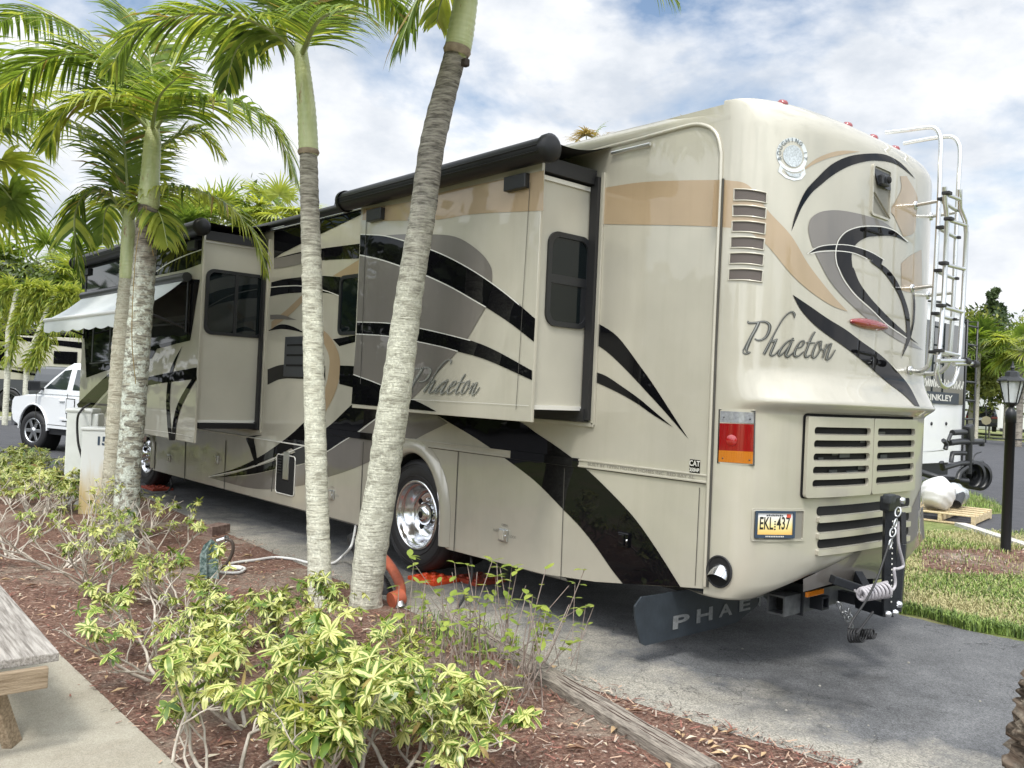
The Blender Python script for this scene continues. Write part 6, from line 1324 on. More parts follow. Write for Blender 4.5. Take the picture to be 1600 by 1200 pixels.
for px,py in ((1110,960),(905,950),(895,1005),(800,885),(775,900),(640,870)):     # long shoots
    b0=onz(790+rr.uniform(-60,60),1070); dd0=(b0-O).dot(VF); tip=dep(px-(250 if px>1000 else 0),py,dd0); P=cr([b0,(b0+tip)/2+Vector((.02,0,.04)),tip],10); sb.tube(P,[.004-.0003*i for i in range(10)],m_tw,5,cap=False)
    for j in range(9):
        p=P[rr.choice((6,7,8,9,9,9))]; a=rr.random()*6.28; leaf(fb,p,Vector((math.cos(a),math.sin(a),rr.uniform(-.1,.8))),Vector((0,0,1)),rr.uniform(.05,.08),rr.uniform(.028,.04),m_gl,rr.uniform(.1,.9))
W(sb,'stems',t); W(fb,'foliage',t)
t=thing('weed','small weedy plant with thin green leaves growing in the gravel by the asphalt','weed',tuple(onz(880,1010)))
sb=MB(); fb=MB()
for k in range(7):
    b0=onz(850+rr.uniform(-8,50),1050+rr.uniform(-20,20)); tip=b0+Vector((rr.gauss(.05,.08),rr.gauss(0,.06),rr.uniform(.18,.48))); P=cr([b0,(b0+tip)/2,tip],6); sb.tube(P,.0028,m_tw,4,cap=False)
    for j in range(4): a=rr.random()*6.28; leaf(fb,P[rr.choice((3,4,5,5))],Vector((math.cos(a),math.sin(a),.4)),Vector((0,0,1)),.055,.026,m_gl,.4)
W(sb,'stems',t); W(fb,'foliage',t)
# --------------------------------------------------- background trees
def fan(mb,c,d,r,m,n=30,arc=4.6,droop=.5,rr=R2):
    d=d.normalized(); up=Vector((0,0,1)); u=d.cross(up); u=u.normalized() if u.length>.1 else Vector((1,0,0)); v=u.cross(d)
    tl=rr.uniform(-.5,.5); v=(v+d*tl).normalized()
    for i in range(n):
        a=-arc/2+arc*i/(n-1); dr=(d*math.cos(a)+u*math.sin(a)*1.0+v*.15*rr.uniform(-1,1)).normalized(); L_=r*(.75+.25*math.cos(a*.55))*rr.uniform(.85,1.1); w=r*.036; s_=dr.cross(v).normalized()*w
        q=c.copy(); dd=dr.copy(); vs=[]
        for j in range(5):
            f=(.4,1,.85,.5,.04)[j]; vs+=[q-s_*f,q+s_*f]; dd=(dd+G*droop*.22*j).normalized(); q=q+dd*L_/4
        mb.mesh(vs,[(2*j,2*j+1,2*j+3,2*j+2) for j in range(4)],m)
def sabal(px,py,d,r,label,nl=22,ms=(0,1),group='fan palms behind the motorhomes',trunkm=None,drop=0,name='fan_palm'):
    c=dep(px,py,d); t=thing(name,label,'palm tree',(c.x,c.y,0),0,group); fb=MB(); sb=MB(); rr=random.Random(int(px*7+py))
    for k in range(nl):
        a=rr.random()*6.28; el=rr.uniform(-.7,1.3); dd=Vector((math.cos(a)*math.cos(el),math.sin(a)*math.cos(el),math.sin(el))); pe=c+dd*r*rr.uniform(.55,.95); sb.tube([c,pe],r*.012,m_rac,4,cap=False); fan(fb,pe,(dd+G*.35).normalized(),r*rr.uniform(.65,.9),lf[rr.choice(ms)],rr=rr)
    W(fb,'crown',t); sb.tube([Vector((c.x,c.y,0)),c],r*(.11 if trunkm else .06),trunkm or bk_A,10); W(sb,'trunk',t); return t
sabal(-55,225,11,1.15,'fan palm with drooping shredded leaves, cut by the left edge',20,(0,1,2))
sabal(95,438,50,2.9,'fan palm standing behind the left motorhome, right of the grey leafy tree',30,(0,0,2))
sabal(30,455,50,2.6,'fan palm at the far left beneath the grey leafy tree',24,(0,1,2))
sabal(150,465,48,2.3,'small fan palm peeping between the window awning and the left motorhome',20,(0,2))
sabal(335,362,22,1.0,'fan palm rising over the roof at the front slide-out',34,(0,2,2)); sabal(432,352,23,1.1,'fan palm rising over the middle of the motorhome roof',34,(2,0,2))
sabal(280,385,21,1.1,'low fan palm behind the roof left of the others',24,(0,1))
sabal(918,236,16,.42,'fan palm tip showing above the rear slide topper',14,(0,3)); sabal(1080,208,16,.38,'fan palm tip showing above the rear roof corner',12,(1,3))
sabal(1597,548,46,1.5,'fan palm on the thick trunk behind the garden lamp',36,(0,1,2),drop=0,trunkm=barkmat('booted_bark',(.10,.085,.07),(.30,.27,.23),(.36,.32,.27),4,(.5,.6)))
sabal(1530,552,56,2.0,'fan palm right of the white trailer ladder',30,(0,1))
# feathery drooping palms on the left
def plume(px,py,d,label,specs,tr):
    c=dep(px,py,d); t=thing('drooping_palm',label,'palm tree',(dep(tr[0][0],tr[0][1],d).x,dep(tr[0][0],tr[0][1],d).y,0),0,'drooping palms by the grey pickup'); mb=MB(); rr=random.Random(int(px))
    for P in specs:
        cc=cr(dp(P,d),30); mb.tube(cc,.04,m_rac,4,cap=False)
        for i in range(420):
            k=rr.uniform(1,28); a=int(k); p=cc[a].lerp(cc[a+1],k-a); T=(cc[a+1]-cc[a]).normalized(); dd=(T*.8+Vector((rr.gauss(0,.7),rr.gauss(0,.7),rr.gauss(0,.6)))).normalized(); L_=rr.uniform(.3,.62)*d/28; w=dd.cross(Vector((rr.random(),rr.random(),rr.random()))).normalized()*.022*d/28; q=p+dd*L_*.6; e_=q+(dd+G*.7).normalized()*L_*.4; m_=lf[rr.choice((2,2,2,0))]
            mb.mesh([p-w*.6,p+w*.6,q-w,q+w,e_],[(0,1,3,2),(2,3,4)],m_)
    W(mb,'crown',t); sb=MB(); sb.tube([Vector((t.location.x,t.location.y,0))]+dp(tr,d)+[c],.085,bk_M,10); W(sb,'trunk',t)
plume(28,452,26,'yellow-green drooping palm at the left edge over the grey pickup bed',[[(28,455),(10,452),(0,480),(-5,540)],[(28,455),(45,452),(30,490),(22,530),(10,570)],[(28,455),(60,450),(80,470)],[(28,455),(5,445),(-30,470)]],[(12,575),(13,520)])
plume(84,462,26,'yellow-green drooping palm between the grey pickup cab and the window awning',[[(84,462),(60,452),(40,480),(35,510)],[(84,462),(100,455),(125,460),(128,520)],[(84,462),(92,470),(72,510),(60,560)],[(84,462),(90,500),(62,545),(48,570)],[(84,462),(110,470),(112,500),(125,515)],[(84,462),(70,455),(60,470),(50,500)]],[(42,575),(52,540)])
def tree(px,py,d,rx,rz_,label,ms,nl=2600,ls=.32,name='broad_tree',group='broad trees in the background',conic=False,clumps=16):
    c=dep(px,py,d) if not isinstance(px,Vector) else px; t=thing(name,label,'tree',(c.x,c.y,0),0,group); fb=MB(); rr=random.Random(int(c.x*10+c.y*3)); cl=[]
    for k in range(clumps):
        a=rr.random()*6.28; q=rr.random()**.5; z=rr.uniform(-1,1); k_=(1-z)/2*.9+.1 if conic else math.sqrt(max(0,1-z*z*.8)); cl.append((Vector((math.cos(a)*q*rx*k_,math.sin(a)*q*rx*k_,z*rz_)),rr.uniform(.28,.5)*(rx if not conic else rx*.55),ms[rr.randrange(len(ms))]))
    for i in range(nl):
        p,s_,m_=cl[rr.randrange(clumps)]; dd=Vector((rr.gauss(0,1),rr.gauss(0,1),rr.gauss(0,.8))).normalized(); q=c+p+dd*s_*rr.random()**.4; a=Vector((rr.gauss(0,1),rr.gauss(0,1),rr.gauss(0,1))).normalized()*ls*rr.uniform(.5,1); b=a.cross(Vector((rr.random()-.5,rr.random()-.5,rr.random()-.5))).normalized()*ls*.35
        fb.face((q-a,q+b,q+a*1.1,q-b),m_ if rr.random()<.8 else ms[rr.randrange(len(ms))])
    W(fb,'crown',t); sb=MB(); sb.tube([Vector((c.x,c.y,0)),c+Vector((0,0,-rz_*.3)),c+Vector((.2,0,rz_*.4))],[rx*.05,rx*.04,rx*.02],bk_A,8)
    for p,s_,m_ in cl[:8]: sb.tube([c+Vector((0,0,-rz_*.35)),c+p*.8],[rx*.02,rx*.01],bk_A,5)
    W(sb,'trunk',t); return t
tl=[leafmat('tree_leaf_mid',(.05,.075,.02),(.12,.16,.045),.2,.6,.8),leafmat('tree_leaf_dark',(.025,.045,.015),(.06,.09,.03),.15,.6,.8),leafmat('tree_leaf_grey',(.10,.12,.08),(.22,.25,.19),.2,.6,.8),leafmat('tree_leaf_yellow',(.14,.17,.03),(.24,.26,.06),.25,.6,.8)]
tree(10,470,48,3.6,2.6,'pale grey-green leafy tree at the far left edge',(tl[2],tl[0]),3600,.20)
tree(75,515,52,5.5,2.4,'mid-green leafy tree low behind the left motorhome',(tl[0],tl[3]),2600,.28); tree(-20,510,52,4.5,2.4,'leafy tree low behind the left motorhome, cut by the left edge',(tl[0],tl[3]),1800,.28)
tree(375,395,30,3.2,1.6,'broad tree hidden behind the roof below the fan palms',(tl[0],tl[3]),1500,.2)
tree(1552,512,62,1.5,2.9,'dark conical pine standing taller than everything on the right',(tl[1],),3400,.22,'pine_tree',None,True,26)
tree(1520,565,60,3.4,3.0,'broad green tree behind the trailer ladder',(tl[0],tl[3],tl[1]),3600,.26); tree(1575,575,58,3.6,2.8,'broad yellow-green tree left of the thick palm trunk',(tl[3],tl[0]),3600,.26)
tree(1640,580,60,4.2,3.0,'broad tree at the right edge',(tl[0],tl[1]),2400,.28); tree(1450,590,60,4.5,2.5,'broad tree hidden behind the white trailer',(tl[0],tl[1]),1200,.3)
# unseen campground trees around the camera, added to darken reflections in paint and glass
for i,(x,y,z_,rx,rz_) in enumerate(((-27,3,3.0,5,2.8),(-26,14,3.0,5.5,2.8),(-25,26,3.2,6,3),(-20,-14,3,5.5,2.8),(-4,-26,3.0,6,2.8),(12,-27,3.0,6,2.8),(-27,40,3.2,6,3),(-9,38,4.5,5,4.2),(-16,30,4.2,5,4),(-2.5,50,5,5,4.6),(-19,46,5,6,4.5))):
    tree(Vector((x,y,z_)),0,0,rx,rz_,'unseen broad campground tree %s'%('left of the camera across the lawn','farther left of the camera','left of the camera near the road','behind the left shoulder of the camera','straight behind the camera','behind the camera toward the right','far left across the road','just left of the view across the road','left of the view near the road bend','left of the view far beyond the road','far left behind the others')[i],(tl[0],tl[1]),1500,.75,group='trees outside the frame',clumps=18)
# ------------------------------------------------------------------ vehicles and neighbours
m_tw_=mat('truck_white',(.74,.76,.78),.25,0,1,.03); m_tg=mat('truck_grey',(.07,.075,.083),.35,.2,.6,.06); m_gl2=mat('car_glass',(.02,.028,.028),.04,0,1,.01); m_ty=bpy.data.materials['tyre_rubber']; m_carblk=mat('car_black',(.01,.011,.014),.25,0,1,.03)
def car_wheel(t,x,y,r,m_rim,side,name='wheel',spokes=6,steer=0):
    """axis along local Y; side +1 faces +Y"""
    w=bpy.data.objects.new(name,None); S.collection.objects.link(w); w.parent=t; w.location=(x,y,r); w.rotation_euler=(0,0,steer); mb=MB(); s_=side
    mb.lathe([(r*.62,.0*s_),(r*.66,.02*s_),(r*.93,.015*s_),(r,-.03*s_),(r,-.22*s_),(r*.92,-.25*s_),(r*.5,-.25*s_)],(0,0,0),(0,1,0),m_ty,36); mb.build('tyre',w)
    for k in range(0): pass
    mb=MB(); mb.lathe([(r*.64,.0),(r*.60,.012*s_),(r*.56,-.04*s_),(r*.50,-.07*s_),(.001,-.07*s_)],(0,0,0),(0,1,0),m_dark if spokes else m_rim,36)
    for k in range(spokes):
        a=2*math.pi*k/spokes; d=Vector((math.cos(a),0,math.sin(a))); rt=Matrix.Rotation(-a,3,'Y'); mb.box(d*r*.33+Vector((0,-.012*s_,0)),(r*.52,.03,r*.17),m_rim,rot=rt,bev=.008)
    mb.lathe([(r*.645,.01*s_),(r*.60,.022*s_),(r*.57,.0)],(0,0,0),(0,1,0),m_rim,36); mb.lathe([(r*.17,-.01*s_),(r*.15,.022*s_),(.001,.024*s_)],(0,0,0),(0,1,0),m_rim,16); mb.build('rim',w); return w
def sideprism(mb,P,y0,y1,m,crown=0):
    mb.prism(P,lambda a,b,k:Vector((a,y0 if k==0 else y1,b)),m)
def archpts(cx,cz,r,n=12,up=True): return [(cx+r*math.cos(math.pi*i/n),cz+r*math.sin(math.pi*i/n)) for i in range(n+1)]
def pickup(name,label,loc,rz,m_p,wr=.41,m_rim=None,L_=5.85,group=None,spokes=6,steer=0):
    t=thing(name,label,'pickup truck',loc,rz,group); h=L_/2; fx,rx=h-.82,-h+1.2; zc=.42; ar=.52
    P=[(-h+.05,.62),(rx-ar-.02,.55)]+archpts(rx,zc+.02,ar)[::-1]+[(rx+ar+.02,.50),(fx-ar-.02,.50)]+archpts(fx,zc+.02,ar)[::-1]+[(fx+ar+.05,.52),(h-.05,.60),(h+.02,.80),(h,1.02),(h-.08,1.10),(h-.45,1.155),(fx-.55,1.22),(-.35,1.24),(-.95,1.28),(-h+.04,1.28),(-h,1.2)]
    mb=MB(); Y=.98
    # body side with a rounded shoulder: three prisms stacked in width
    sideprism(mb,P,-Y+.05,Y-.05,m_p)
    for s_ in (1,-1):
        sideprism(mb,[(a,min(b,1.14)) for a,b in P],s_*(Y-.05),s_*Y,m_p)
    W_=mb.build('body',t); weld(W_,.0005)
    mb=MB()   # bed hole
    mb.box((-h+.95,0,1.262),(1.75,1.6,.05),m_dark); mb.build('bed',t)
    # cab loft
    def sec(z,x0,x1,yy): return [Vector(p) for p in ((x0,-yy+.05,z),(x0+.06,-yy,z),(x1-.15,-yy,z),(x1,-yy+.22,z),(x1,yy-.22,z),(x1-.15,yy,z),(x0+.06,yy,z),(x0,yy-.05,z))]
    cx0,cx1=-h+2.05,fx+.02
    rows=[sec(1.20,cx0,cx1+.05,.945),sec(1.28,cx0+.01,cx1-.06,.94),sec(1.55,cx0+.06,cx1-.42,.88),sec(1.78,cx0+.14,cx1-.78,.82),sec(1.86,cx0+.22,cx1-.90,.76),sec(1.89,cx0+.4,cx1-1.15,.6)]
    mb=MB(); mb.grid(rows,m_p,False,True); mb.face(rows[-1],m_p); mb.build('cab',t)
    def gl(P,s_,nm='side_window'):
        g=MB(); q=[]
        for a,b in P:
            k=(b-1.28)/.50; y_=.945-(.13*k); q.append(Vector((a,s_*(y_+.006),b)))
        g.mesh(q,tessellate_polygon([[Vector((a,b,0)) for a,b in P]]),m_gl2); g.build(nm,t)
    for s_ in (1,-1):
        gl([(cx1-.34,1.31),(cx1-.86,1.70),(cx1-1.10,1.73),(cx1-1.12,1.31)],s_); gl([(cx1-1.32,1.31),(cx1-1.28,1.73),(cx1-1.70,1.72),(cx1-1.86,1.56),(cx1-1.88,1.31)],s_)
    g=MB(); g.mesh([Vector(p) for p in ((cx1-.09,-.66,1.30),(cx1-.09,.66,1.30),(cx1-.78,.56,1.79),(cx1-.78,-.56,1.79))],[(0,1,2,3)],m_gl2); g.v=[(a+.02,b,c+.01) for a,b,c in g.v]; g.build('windscreen',t)
    g=MB(); g.mesh([Vector(p) for p in ((cx0+.0,-.62,1.32),(cx0+.0,.62,1.32),(cx0+.10,.56,1.72),(cx0+.10,-.56,1.72))],[(0,1,2,3)],m_gl2); g.build('rear_window',t)
    mb=MB()
    for s_ in (1,-1):
        for xx in (cx1-.10,cx1-1.22,cx1-2.10): mb.box((xx,s_*(Y+.001),.90),(.012,.006,.66),m_seam)
        mb.box(((cx1-.1+cx1-2.1)/2,s_*(Y+.001),.57),(2.0,.006,.012),m_seam); mb.box(((fx+rx)/2,s_*(Y+.006),.70),(1.9,.012,.05),m_p,bev=.004)
    mb.build('door_seam',t)
    for s_ in (1,-1):
        for xx in (cx1-1.05,cx1-1.95): mb=MB(); mb.box((xx,s_*(Y+.018),1.08),(.18,.03,.035),m_p,bev=.01); mb.build('door_handle',t)
        mb=MB(); mb.box((cx1-.28,s_*(Y+.16),1.36),(.09,.24,.22),m_plas,bev=.03); mb.box((cx1-.28,s_*(Y+.02),1.30),(.06,.12,.05),m_plas); mb.build('wing_mirror',t)
        mb=MB(); mb.box((0,s_*(Y-.16),.44),(L_-2.6,.22,.14),m_plas); mb.build('running_board',t)
        for xx,st in ((fx,steer),(rx,0)): 
            mb=MB(); mb.lathe([(ar-.01,0),(ar-.01,-.32*s_),(.001,-.33*s_)],(xx,s_*(Y-.02),zc+.02),(0,1,0),m_dark,28); mb.build('wheel_well',t); car_wheel(t,xx,s_*(Y-.015),wr,m_rim or m_alu,s_,'wheel',spokes,st)
        mb=MB(); mb.tube([(xx_ ,s_*(Y+.004),zz) for xx_,zz in archpts(fx,zc+.02,ar+.01,16)],.02,m_p,6); mb.build('arch_trim',t); mb=MB(); mb.tube([(xx_,s_*(Y+.004),zz) for xx_,zz in archpts(rx,zc+.02,ar+.01,16)],.02,m_p,6); mb.build('arch_trim',t)
        mb=MB(); mb.box((h-.03,s_*.78,.92),(.12,.36,.20),m_clr,bev=.03); mb.build('headlight',t); mb=MB(); mb.box((-h+.02,s_*.86,1.0),(.08,.20,.42),m_red,bev=.02); mb.build('tail_light',t)
    mb=MB(); mb.box((h+.03,0,.60),(.16,1.9,.26),m_chr,bev=.04); mb.build('front_bumper',t); mb=MB(); mb.box((h+.0,0,.90),(.06,1.2,.26),m_plas,bev=.02); mb.build('grille',t); mb=MB(); mb.box((-h-.05,0,.62),(.2,1.9,.2),m_chr,bev=.04); mb.build('rear_bumper',t)
    return t
# white pickup: front-left wheel at its place in the picture
hd=math.radians(-17)     # heading from +Y towards -X is negative here
f=onz(50,703); dirx=Vector((-math.sin(math.radians(17)),math.cos(math.radians(17)),0)); lft=Vector((-dirx.y,dirx.x,0))
L_=5.85; c=f-dirx*(L_/2-.82)-lft*.97
wt=pickup('pickup_truck','white pickup truck parked nose away behind the utility boxes, partly hidden by the motorhome',(c.x,c.y,0),math.atan2(dirx.y,dirx.x),m_tw_,.41,m_alu,L_,steer=.12)
mb=MB()
for (t_,x,z,s_) in (('BN',.78,.98,.17),('EVERGLADES'[:0] or 'SILVER',.62,.72,.05)):
    if t_!='BN': continue
    vs,fs=text2d(t_,s_,bold=.004); mb.mesh([(x-v[0],.993,z+v[1]) for v in vs],fs,m_ink)
mb.box((.78,.990,.98),(.30,.004,.32),m_ink); mb.box((.78,.992,.98),(.26,.004,.28),m_tw_); mb.box((.78,.990,.76),(.20,.004,.07),m_ink)
for i in range(12): mb.box((.42+i*.055,.990,.67),(.035,.004,.028),m_ink)
o=mb.build('door_emblem',wt)
# grey pickup, broadside
c=dep(62,628,36); c.z=0; r_=VR.copy(); r_.z=0; r_.normalize()
g=onz(16,641); dgy=(g-O).dot(VF); dgy=34.; w0=dep(14,622,dgy); w0.z=0; L2=6.2
cc=w0+r_*(L2/2-1.2)+Vector((-r_.y,r_.x,0))*.98
pickup('pickup_truck','grey pickup with black wheels parked broadside on grass before the left motorhome',(cc.x,cc.y,0),math.atan2(r_.y,r_.x)+.02,m_tg,.46,m_carblk,L2)
sheet([tuple((w0+r_*a+Vector((-r_.y,r_.x,0))*b)[:2]) for a,b in ((-12,-1.7),(9,-1.7),(9,9),(-12,9))],.0052,m_grass,'verge')
# motorhome at the left, beyond the grey pickup
def boxmh(name,label,cx,d,w_,h_,dep_,rz,m_base,bands,cat='motorhome',px0=None):
    t=thing(name,label,cat,tuple(cx),rz); mb=MB(); mb.box((0,dep_/2,.45+h_/2),(w_,dep_,h_-.2),m_base,bev=.08)
    for (z0,z1,zz0,zz1,m_) in bands:   # slanted band: left z0..z1, right zz0..zz1
        mb.mesh([(-w_/2+.1,-.012,z0),(w_/2-.1,-.012,zz0),(w_/2-.1,-.012,zz1),(-w_/2+.1,-.012,z1)],[(0,1,2,3)],m_)
    mb.build('body',t); return t
d_=41; c=dep(40,600,d_); c.z=0
mh=boxmh('motorhome','long beige motorhome with black and grey diagonal stripes behind the grey pickup',c,d_,11.5,3.35,2.6,math.atan2(r_.y,r_.x),m_matte,[(3.05,3.62,2.95,3.60,m_blk),(2.55,2.72,2.35,2.5,m_blk),(3.05,3.2,1.9,2.15,m_blk),(2.5,2.9,.9,1.3,m_taupe),(2.2,2.32,.8,.9,m_blk)])
for a in (-4.2,-.9,2.2,4.4):
    mb=MB(); mb.box((a,-.02,2.42),(1.3 if a>2 else .9,.06,.66),m_blk,bev=.02); w=mb.build('window',mh)
for i,(x0,x1,z) in enumerate(((-5.2,1.2,3.58),(-1.0,5.4,3.5))):
    mb=MB(); mb.tube([(x0,-.6,z),(x1,-.6,z)],.10,m_plas,10); mb.mesh([(x0,-.6,z+.05),(x1,-.6,z+.05),(x1,0,z+.15),(x0,0,z+.15)],[(0,1,2,3)],m_rub); mb.build('slide_topper',mh)
mb=MB(); mb.box((1.4,-.35,2.55),(3.4,.7,1.5),m_matte,bev=.03); mb.mesh([(-.3,-.715,3.25),(3.1,-.715,3.1),(3.1,-.715,2.8),(-.3,-.715,3.1)],[(0,1,2,3)],m_blk); mb.box((2.2,-.72,2.35),(1.1,.04,.6),m_blk,bev=.02); mb.build('slide_out',mh)
for a in (-3.3,3.6): mb=MB(); mb.lathe([(.5,0),(.5,.3)],(a,-.02,.5),(0,1,0),m_rub,20); mb.lathe([(.3,-.01),(.2,.02),(.001,.02)],(a,-.02,.5),(0,1,0),m_alu,16); mb.build('wheel',mh)
# white travel trailer behind on the right -------------------------------
TY=7.4; x1=ony(1506,600,TY).x; w_=2.5; z1=ony(1505,487,TY).z; z0=ony(1490,722,TY).z; 0
t=thing('travel_trailer','white travel trailer seen from behind, with black ladder and dark window band','travel trailer',(x1-w_/2,TY,0))
mb=MB(); zt1=z1-.05
ol=[(x1-w_,z0),(x1,z0),(x1,zt1-.28),(x1-.05,zt1-.10),(x1-.22,zt1+.02),(x1-w_/2,zt1+.12),(x1-w_+.22,zt1+.02),(x1-w_,zt1-.15)]
mb.prism(ol,lambda a,b,k:Vector((a,TY+9.5*k,b)),m_white); W(mb,'body',t)
zb0,zb1=ony(1490,632,TY).z,ony(1490,508,TY).z
mb=MB(); mb.box((x1-w_/2-.02,TY-.01,(zb0+zb1)/2),(w_-.10,.02,zb1-zb0),m_gl2,bev=.004)
zl=ony(1470,622,TY).z; mb.box((x1-w_/2-.1,TY-.024,zl),(w_-.4,.008,.24),mat('band_navy',(.035,.045,.06),.5)); W(mb,'rear_window_band',t)
mb=MB(); vs,fs=text2d('BRINKLEY',.2,bold=.006); xr=ony(1486,622,TY).x; xl_=ony(1444,622,TY).x
k=(xr-xl_)/((max(v[0] for v in vs)-min(v[0] for v in vs))*7/8); ce=xr-(max(v[0] for v in vs))*k
mb.mesh([(ce+v[0]*k,TY-.032,zl+v[1]*.85) for v in vs],fs,m_silv)
zc_=ony(1470,600,TY).z
for i in range(26):
    a=ce-.9+i*.085; h_=.10*abs(math.sin(i*1.7)); mb.mesh([(a,TY-.024,zc_-.08+h_*.3),(a+.05,TY-.024,zc_-.08),(a+.10,TY-.024,zc_-.02+h_),(a+.04,TY-.024,zc_+.02+h_)],[(0,1,2,3)],m_silv)
W(mb,'lettering',t)
mb=MB(); P=[Vector((x1-w_+.1,TY-.02,zt1+.06)),Vector((x1-w_/2,TY-.02,zt1+.14)),Vector((x1-.3,TY-.02,zt1+.03)),Vector((x1-.02,TY-.02,zt1-.22)),Vector((x1+.0,TY-.02,z0))]; mb.tube(P,.025,m_plas,6); W(mb,'edge_trim',t)
l=bpy.data.objects.new('ladder',None); S.collection.objects.link(l); l.parent=t
def Wl(mb,nm): o=mb.build(nm); o.data.transform(Matrix.Translation(-t.location)); o.parent=l; return o
LY=7.05; xa,xb=ony(1508,600,LY).x,ony(1524,600,LY).x; zt_,zb_=ony(1515,500,LY).z,ony(1515,690,LY).z
for x in (xa,xb): mb=MB(); mb.tube([(x,TY-.02,zt_),(x,LY,zt_),(x,LY,zb_)],.022,m_plas,6); Wl(mb,'ladder_rail')
for i in range(7): z=zt_-.12-i*(zt_-zb_-.2)/6; mb=MB(); mb.tube([(xa,LY,z),(xb,LY,z)],.02,m_plas,6); Wl(mb,'ladder_rung')
for px in (1455,1478): mb=MB(); mb.lathe([(.04,0),(.03,-.02),(.001,-.02)],ony(px,662,TY),(0,1,0),m_plas,10); W(mb,'marker_light',t)
mb=MB(); mb.box((x1-w_/2,TY+4.2,z0-.15),(2.2,8,.28),m_steel); W(mb,'chassis',t)
for y in (3.4,4.5): mb=MB(); mb.lathe([(.38,-.001),(.38,.22)],(x1-w_+.12,TY+y,.38),(1,0,0),m_rub,20); mb.lathe([(.38,0),(.38,-.22),(.001,-.22)],(x1-.1,TY+y,.38),(1,0,0),m_rub,20); W(mb,'wheel',t)
# bike rack folded up behind the trailer
BY=6.1; t=thing('bike_rack','black folding bike rack fixed behind the white trailer','bike rack',tuple(ony(1510,740,BY)))
def bp(px,py,y=BY): return ony(px,py,y)
mb=MB(); mb.tube([bp(1430,735,6.9),bp(1470,748,6.4),bp(1512,752)],.06,m_plas,8); W(mb,'drawbar',t)
mb=MB(); mb.tube([bp(1513,672),bp(1514,700),bp(1513,740)],.06,m_plas,8); mb.box(bp(1514,678),(.22,.12,.34),m_plas,bev=.04,rot=Matrix.Rotation(-.3,3,'Y')); W(mb,'mast',t)
mb=MB(); mb.tube([bp(1483,692),bp(1500,690),bp(1534,690)],.055,m_plas,8); mb.tube([bp(1474,688),bp(1479,694),bp(1477,702)],.04,m_plas,6); mb.tube([bp(1534,686),bp(1534,697)],.05,m_plas,6); W(mb,'support_arm',t)
mb=MB(); mb.tube([bp(1488,676),bp(1508,675)],.05,m_plas,8); mb.tube([bp(1486,678),bp(1481,690)],.03,m_plas,6); W(mb,'clamp',t)
mb=MB(); mb.tube([bp(1471,722),bp(1473,732),bp(1500,724),bp(1534,722)],.045,m_plas,8); mb.tube([bp(1486,722),bp(1488,708),bp(1508,708)],.04,m_plas,6); W(mb,'lower_arm',t)
for a in ((1519,742),(1529,744)): mb=MB(); mb.lathe([(.20,-.06),(.26,-.05),(.26,.05),(.20,.06),(.08,.05),(.07,-.05)],bp(*a),(.5,1,0),m_plas,24); W(mb,'wheel_tray',t)
mb=MB(); mb.tube(cr([bp(1496,750),bp(1500,738),bp(1510,730)],8),.05,m_plas,8); mb.tube(cr([bp(1520,720),bp(1524,710),bp(1533,706)],8),.012,m_plas,5); W(mb,'strut',t)
mb=MB(); mb.tube([ony(1440,706,7.3),bp(1476,703,6.2)],.014,m_alu,6); tag(mb.build('metal_rod'),'thin bright metal rod between the white trailer and the bike rack','rod')
# black SUV from behind
d_=60; c=dep(1534,650,d_); fw=(c-O); fw.z=0; fw.normalize(); rv_=Vector((fw.y,-fw.x,0)); zz=dep(1534,674,d_).z; zz=max(zz,0)
t=thing('suv','black suv seen from behind, parked on the far grass left of the garden lamp','suv',(c.x,c.y,zz),math.atan2(rv_.y,rv_.x)+.06)
mb=MB(); 
rows=[]
for y,w2,zb2,zm,zt2 in ((0,.95,.35,1.0,1.02),(.05,.98,.30,1.02,1.25),(.35,.98,.3,1.05,1.74),(1.0,.98,.3,1.05,1.80),(3.0,.98,.3,1.05,1.72),(3.6,.97,.3,1.05,1.12),(4.7,.9,.35,.9,.95)):
    rows.append([Vector((x,y,z)) for x,z in ((-w2,zb2),(-w2,zm),(-w2*.80,zt2-.04),(-w2*.6,zt2),(w2*.6,zt2),(w2*.80,zt2-.04),(w2,zm),(w2,zb2))])
mb.grid(rows,m_carblk,False); mb.face(rows[0],m_carblk); mb.build('body',t)
mb=MB(); mb.mesh([(-.70,.02,1.10),(.70,.02,1.10),(.62,.27,1.60),(-.62,.27,1.60)],[(0,1,2,3)],m_gl2); mb.build('rear_window',t)
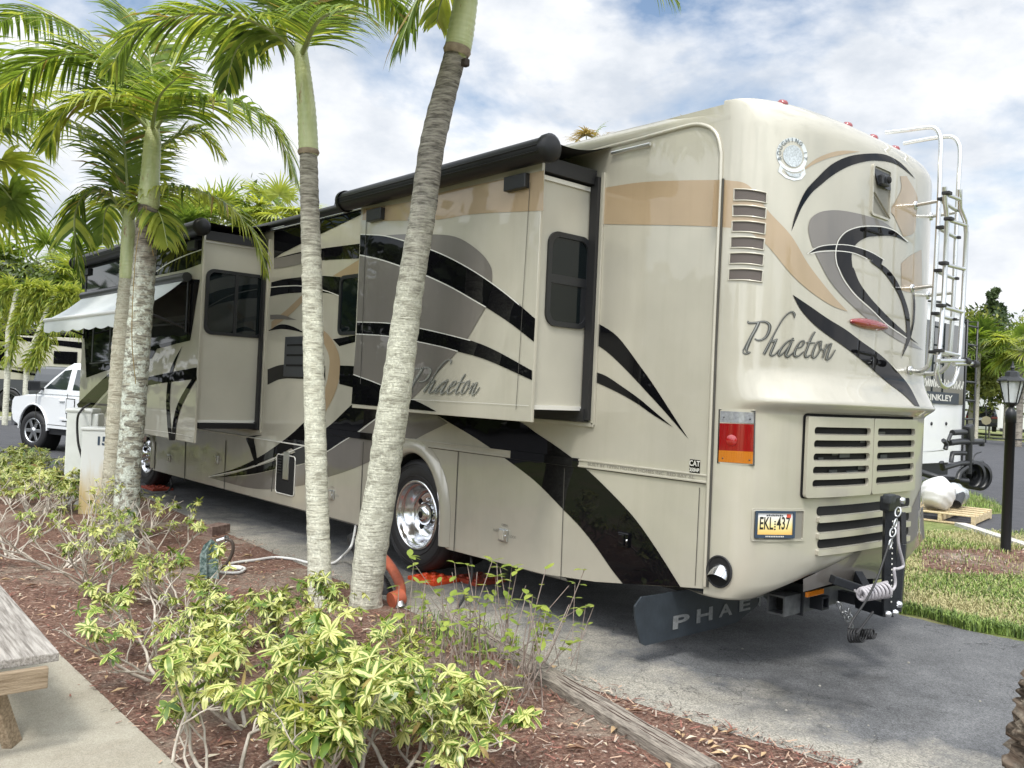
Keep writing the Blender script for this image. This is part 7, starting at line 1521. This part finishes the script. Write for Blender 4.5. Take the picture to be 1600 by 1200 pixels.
for s_ in (1,-1): mb=MB(); mb.box((s_*.78,-.02,.98),(.38,.06,.16),m_red,bev=.02); mb.build('tail_light',t); mb=MB(); mb.lathe([(.36,-.12),(.36,.12)],(s_*.82,.6,.36),(1,0,0),m_rub,18); mb.lathe([(.36,.12),(.001,.12)],(s_*.82,.6,.36),(1,0,0),m_rub,18); mb.build('wheel',t)
mb=MB(); mb.box((0,-.03,.86),(.42,.03,.16),m_white); mb.build('licence_plate',t); mb=MB(); mb.box((0,-.08,.50),(1.9,.16,.22),m_plas,bev=.04); mb.build('bumper',t)
# white small sign post in front of it
mb=MB(); a=dep(1541,672,50); b=dep(1541,635,50); mb.tube([Vector((a.x,a.y,0)),b],.035,m_steel,6); s_o=dep(1541,657,49.9); mb.lathe([(.001,-.02),(.26,-.02),(.26,.02),(.001,.02)],s_o,fw,mat('sign_tan',(.33,.29,.17),.6),8,False); tag(mb.build('sign'),'small tan sign on a thin post in front of the black suv','sign')
# motorhomes beyond
def farmh(px,py0,py1,w_,d,label,m_b,glass=True,rz=0,cab=False):
    c=dep(px,(py0+py1)/2,d); z1=dep(px,py0,d).z; c.z=0; t=thing('motorhome',label,'motorhome',tuple(c),math.atan2(rv_.y,rv_.x)+rz); mb=MB(); mb.box((0,3.5,z1/2+.2),(w_,7,z1-.4),m_b,bev=.25); mb.build('body',t)
    if glass: mb=MB(); mb.box((0,-.0,z1*.60),(w_*.86,.06,z1*.34),mat('pale_glass',(.16,.26,.25),.05,coat=1) if 'pale_glass' not in bpy.data.materials else bpy.data.materials['pale_glass'],bev=.1); mb.box((0,-.02,z1*.60),(.05,.08,z1*.36),m_plas); mb.build('windscreen',t)
    mb=MB(); mb.box((0,-.05,.5),(w_*.9,.1,.25),m_plas,bev=.03); mb.build('bumper',t)
    for s_ in (1,-1): mb=MB(); mb.box((s_*(w_/2+.12),-.2,z1*.62),(.16,.14,.42),m_plas,bev=.03); mb.build('wing_mirror',t)
    return t
farmh(1531,602,672,2.4,72,'grey motorhome with pale windscreen directly above the black suv',m_tg,True,.25); farmh(1553,596,672,2.4,70,'white and grey motorhome right of the one above the suv',m_vp,True,.3)
farmh(1606,587,668,4.6,66,'white rounded motorhome at the right edge behind the palm trunk',m_white,False,.5)
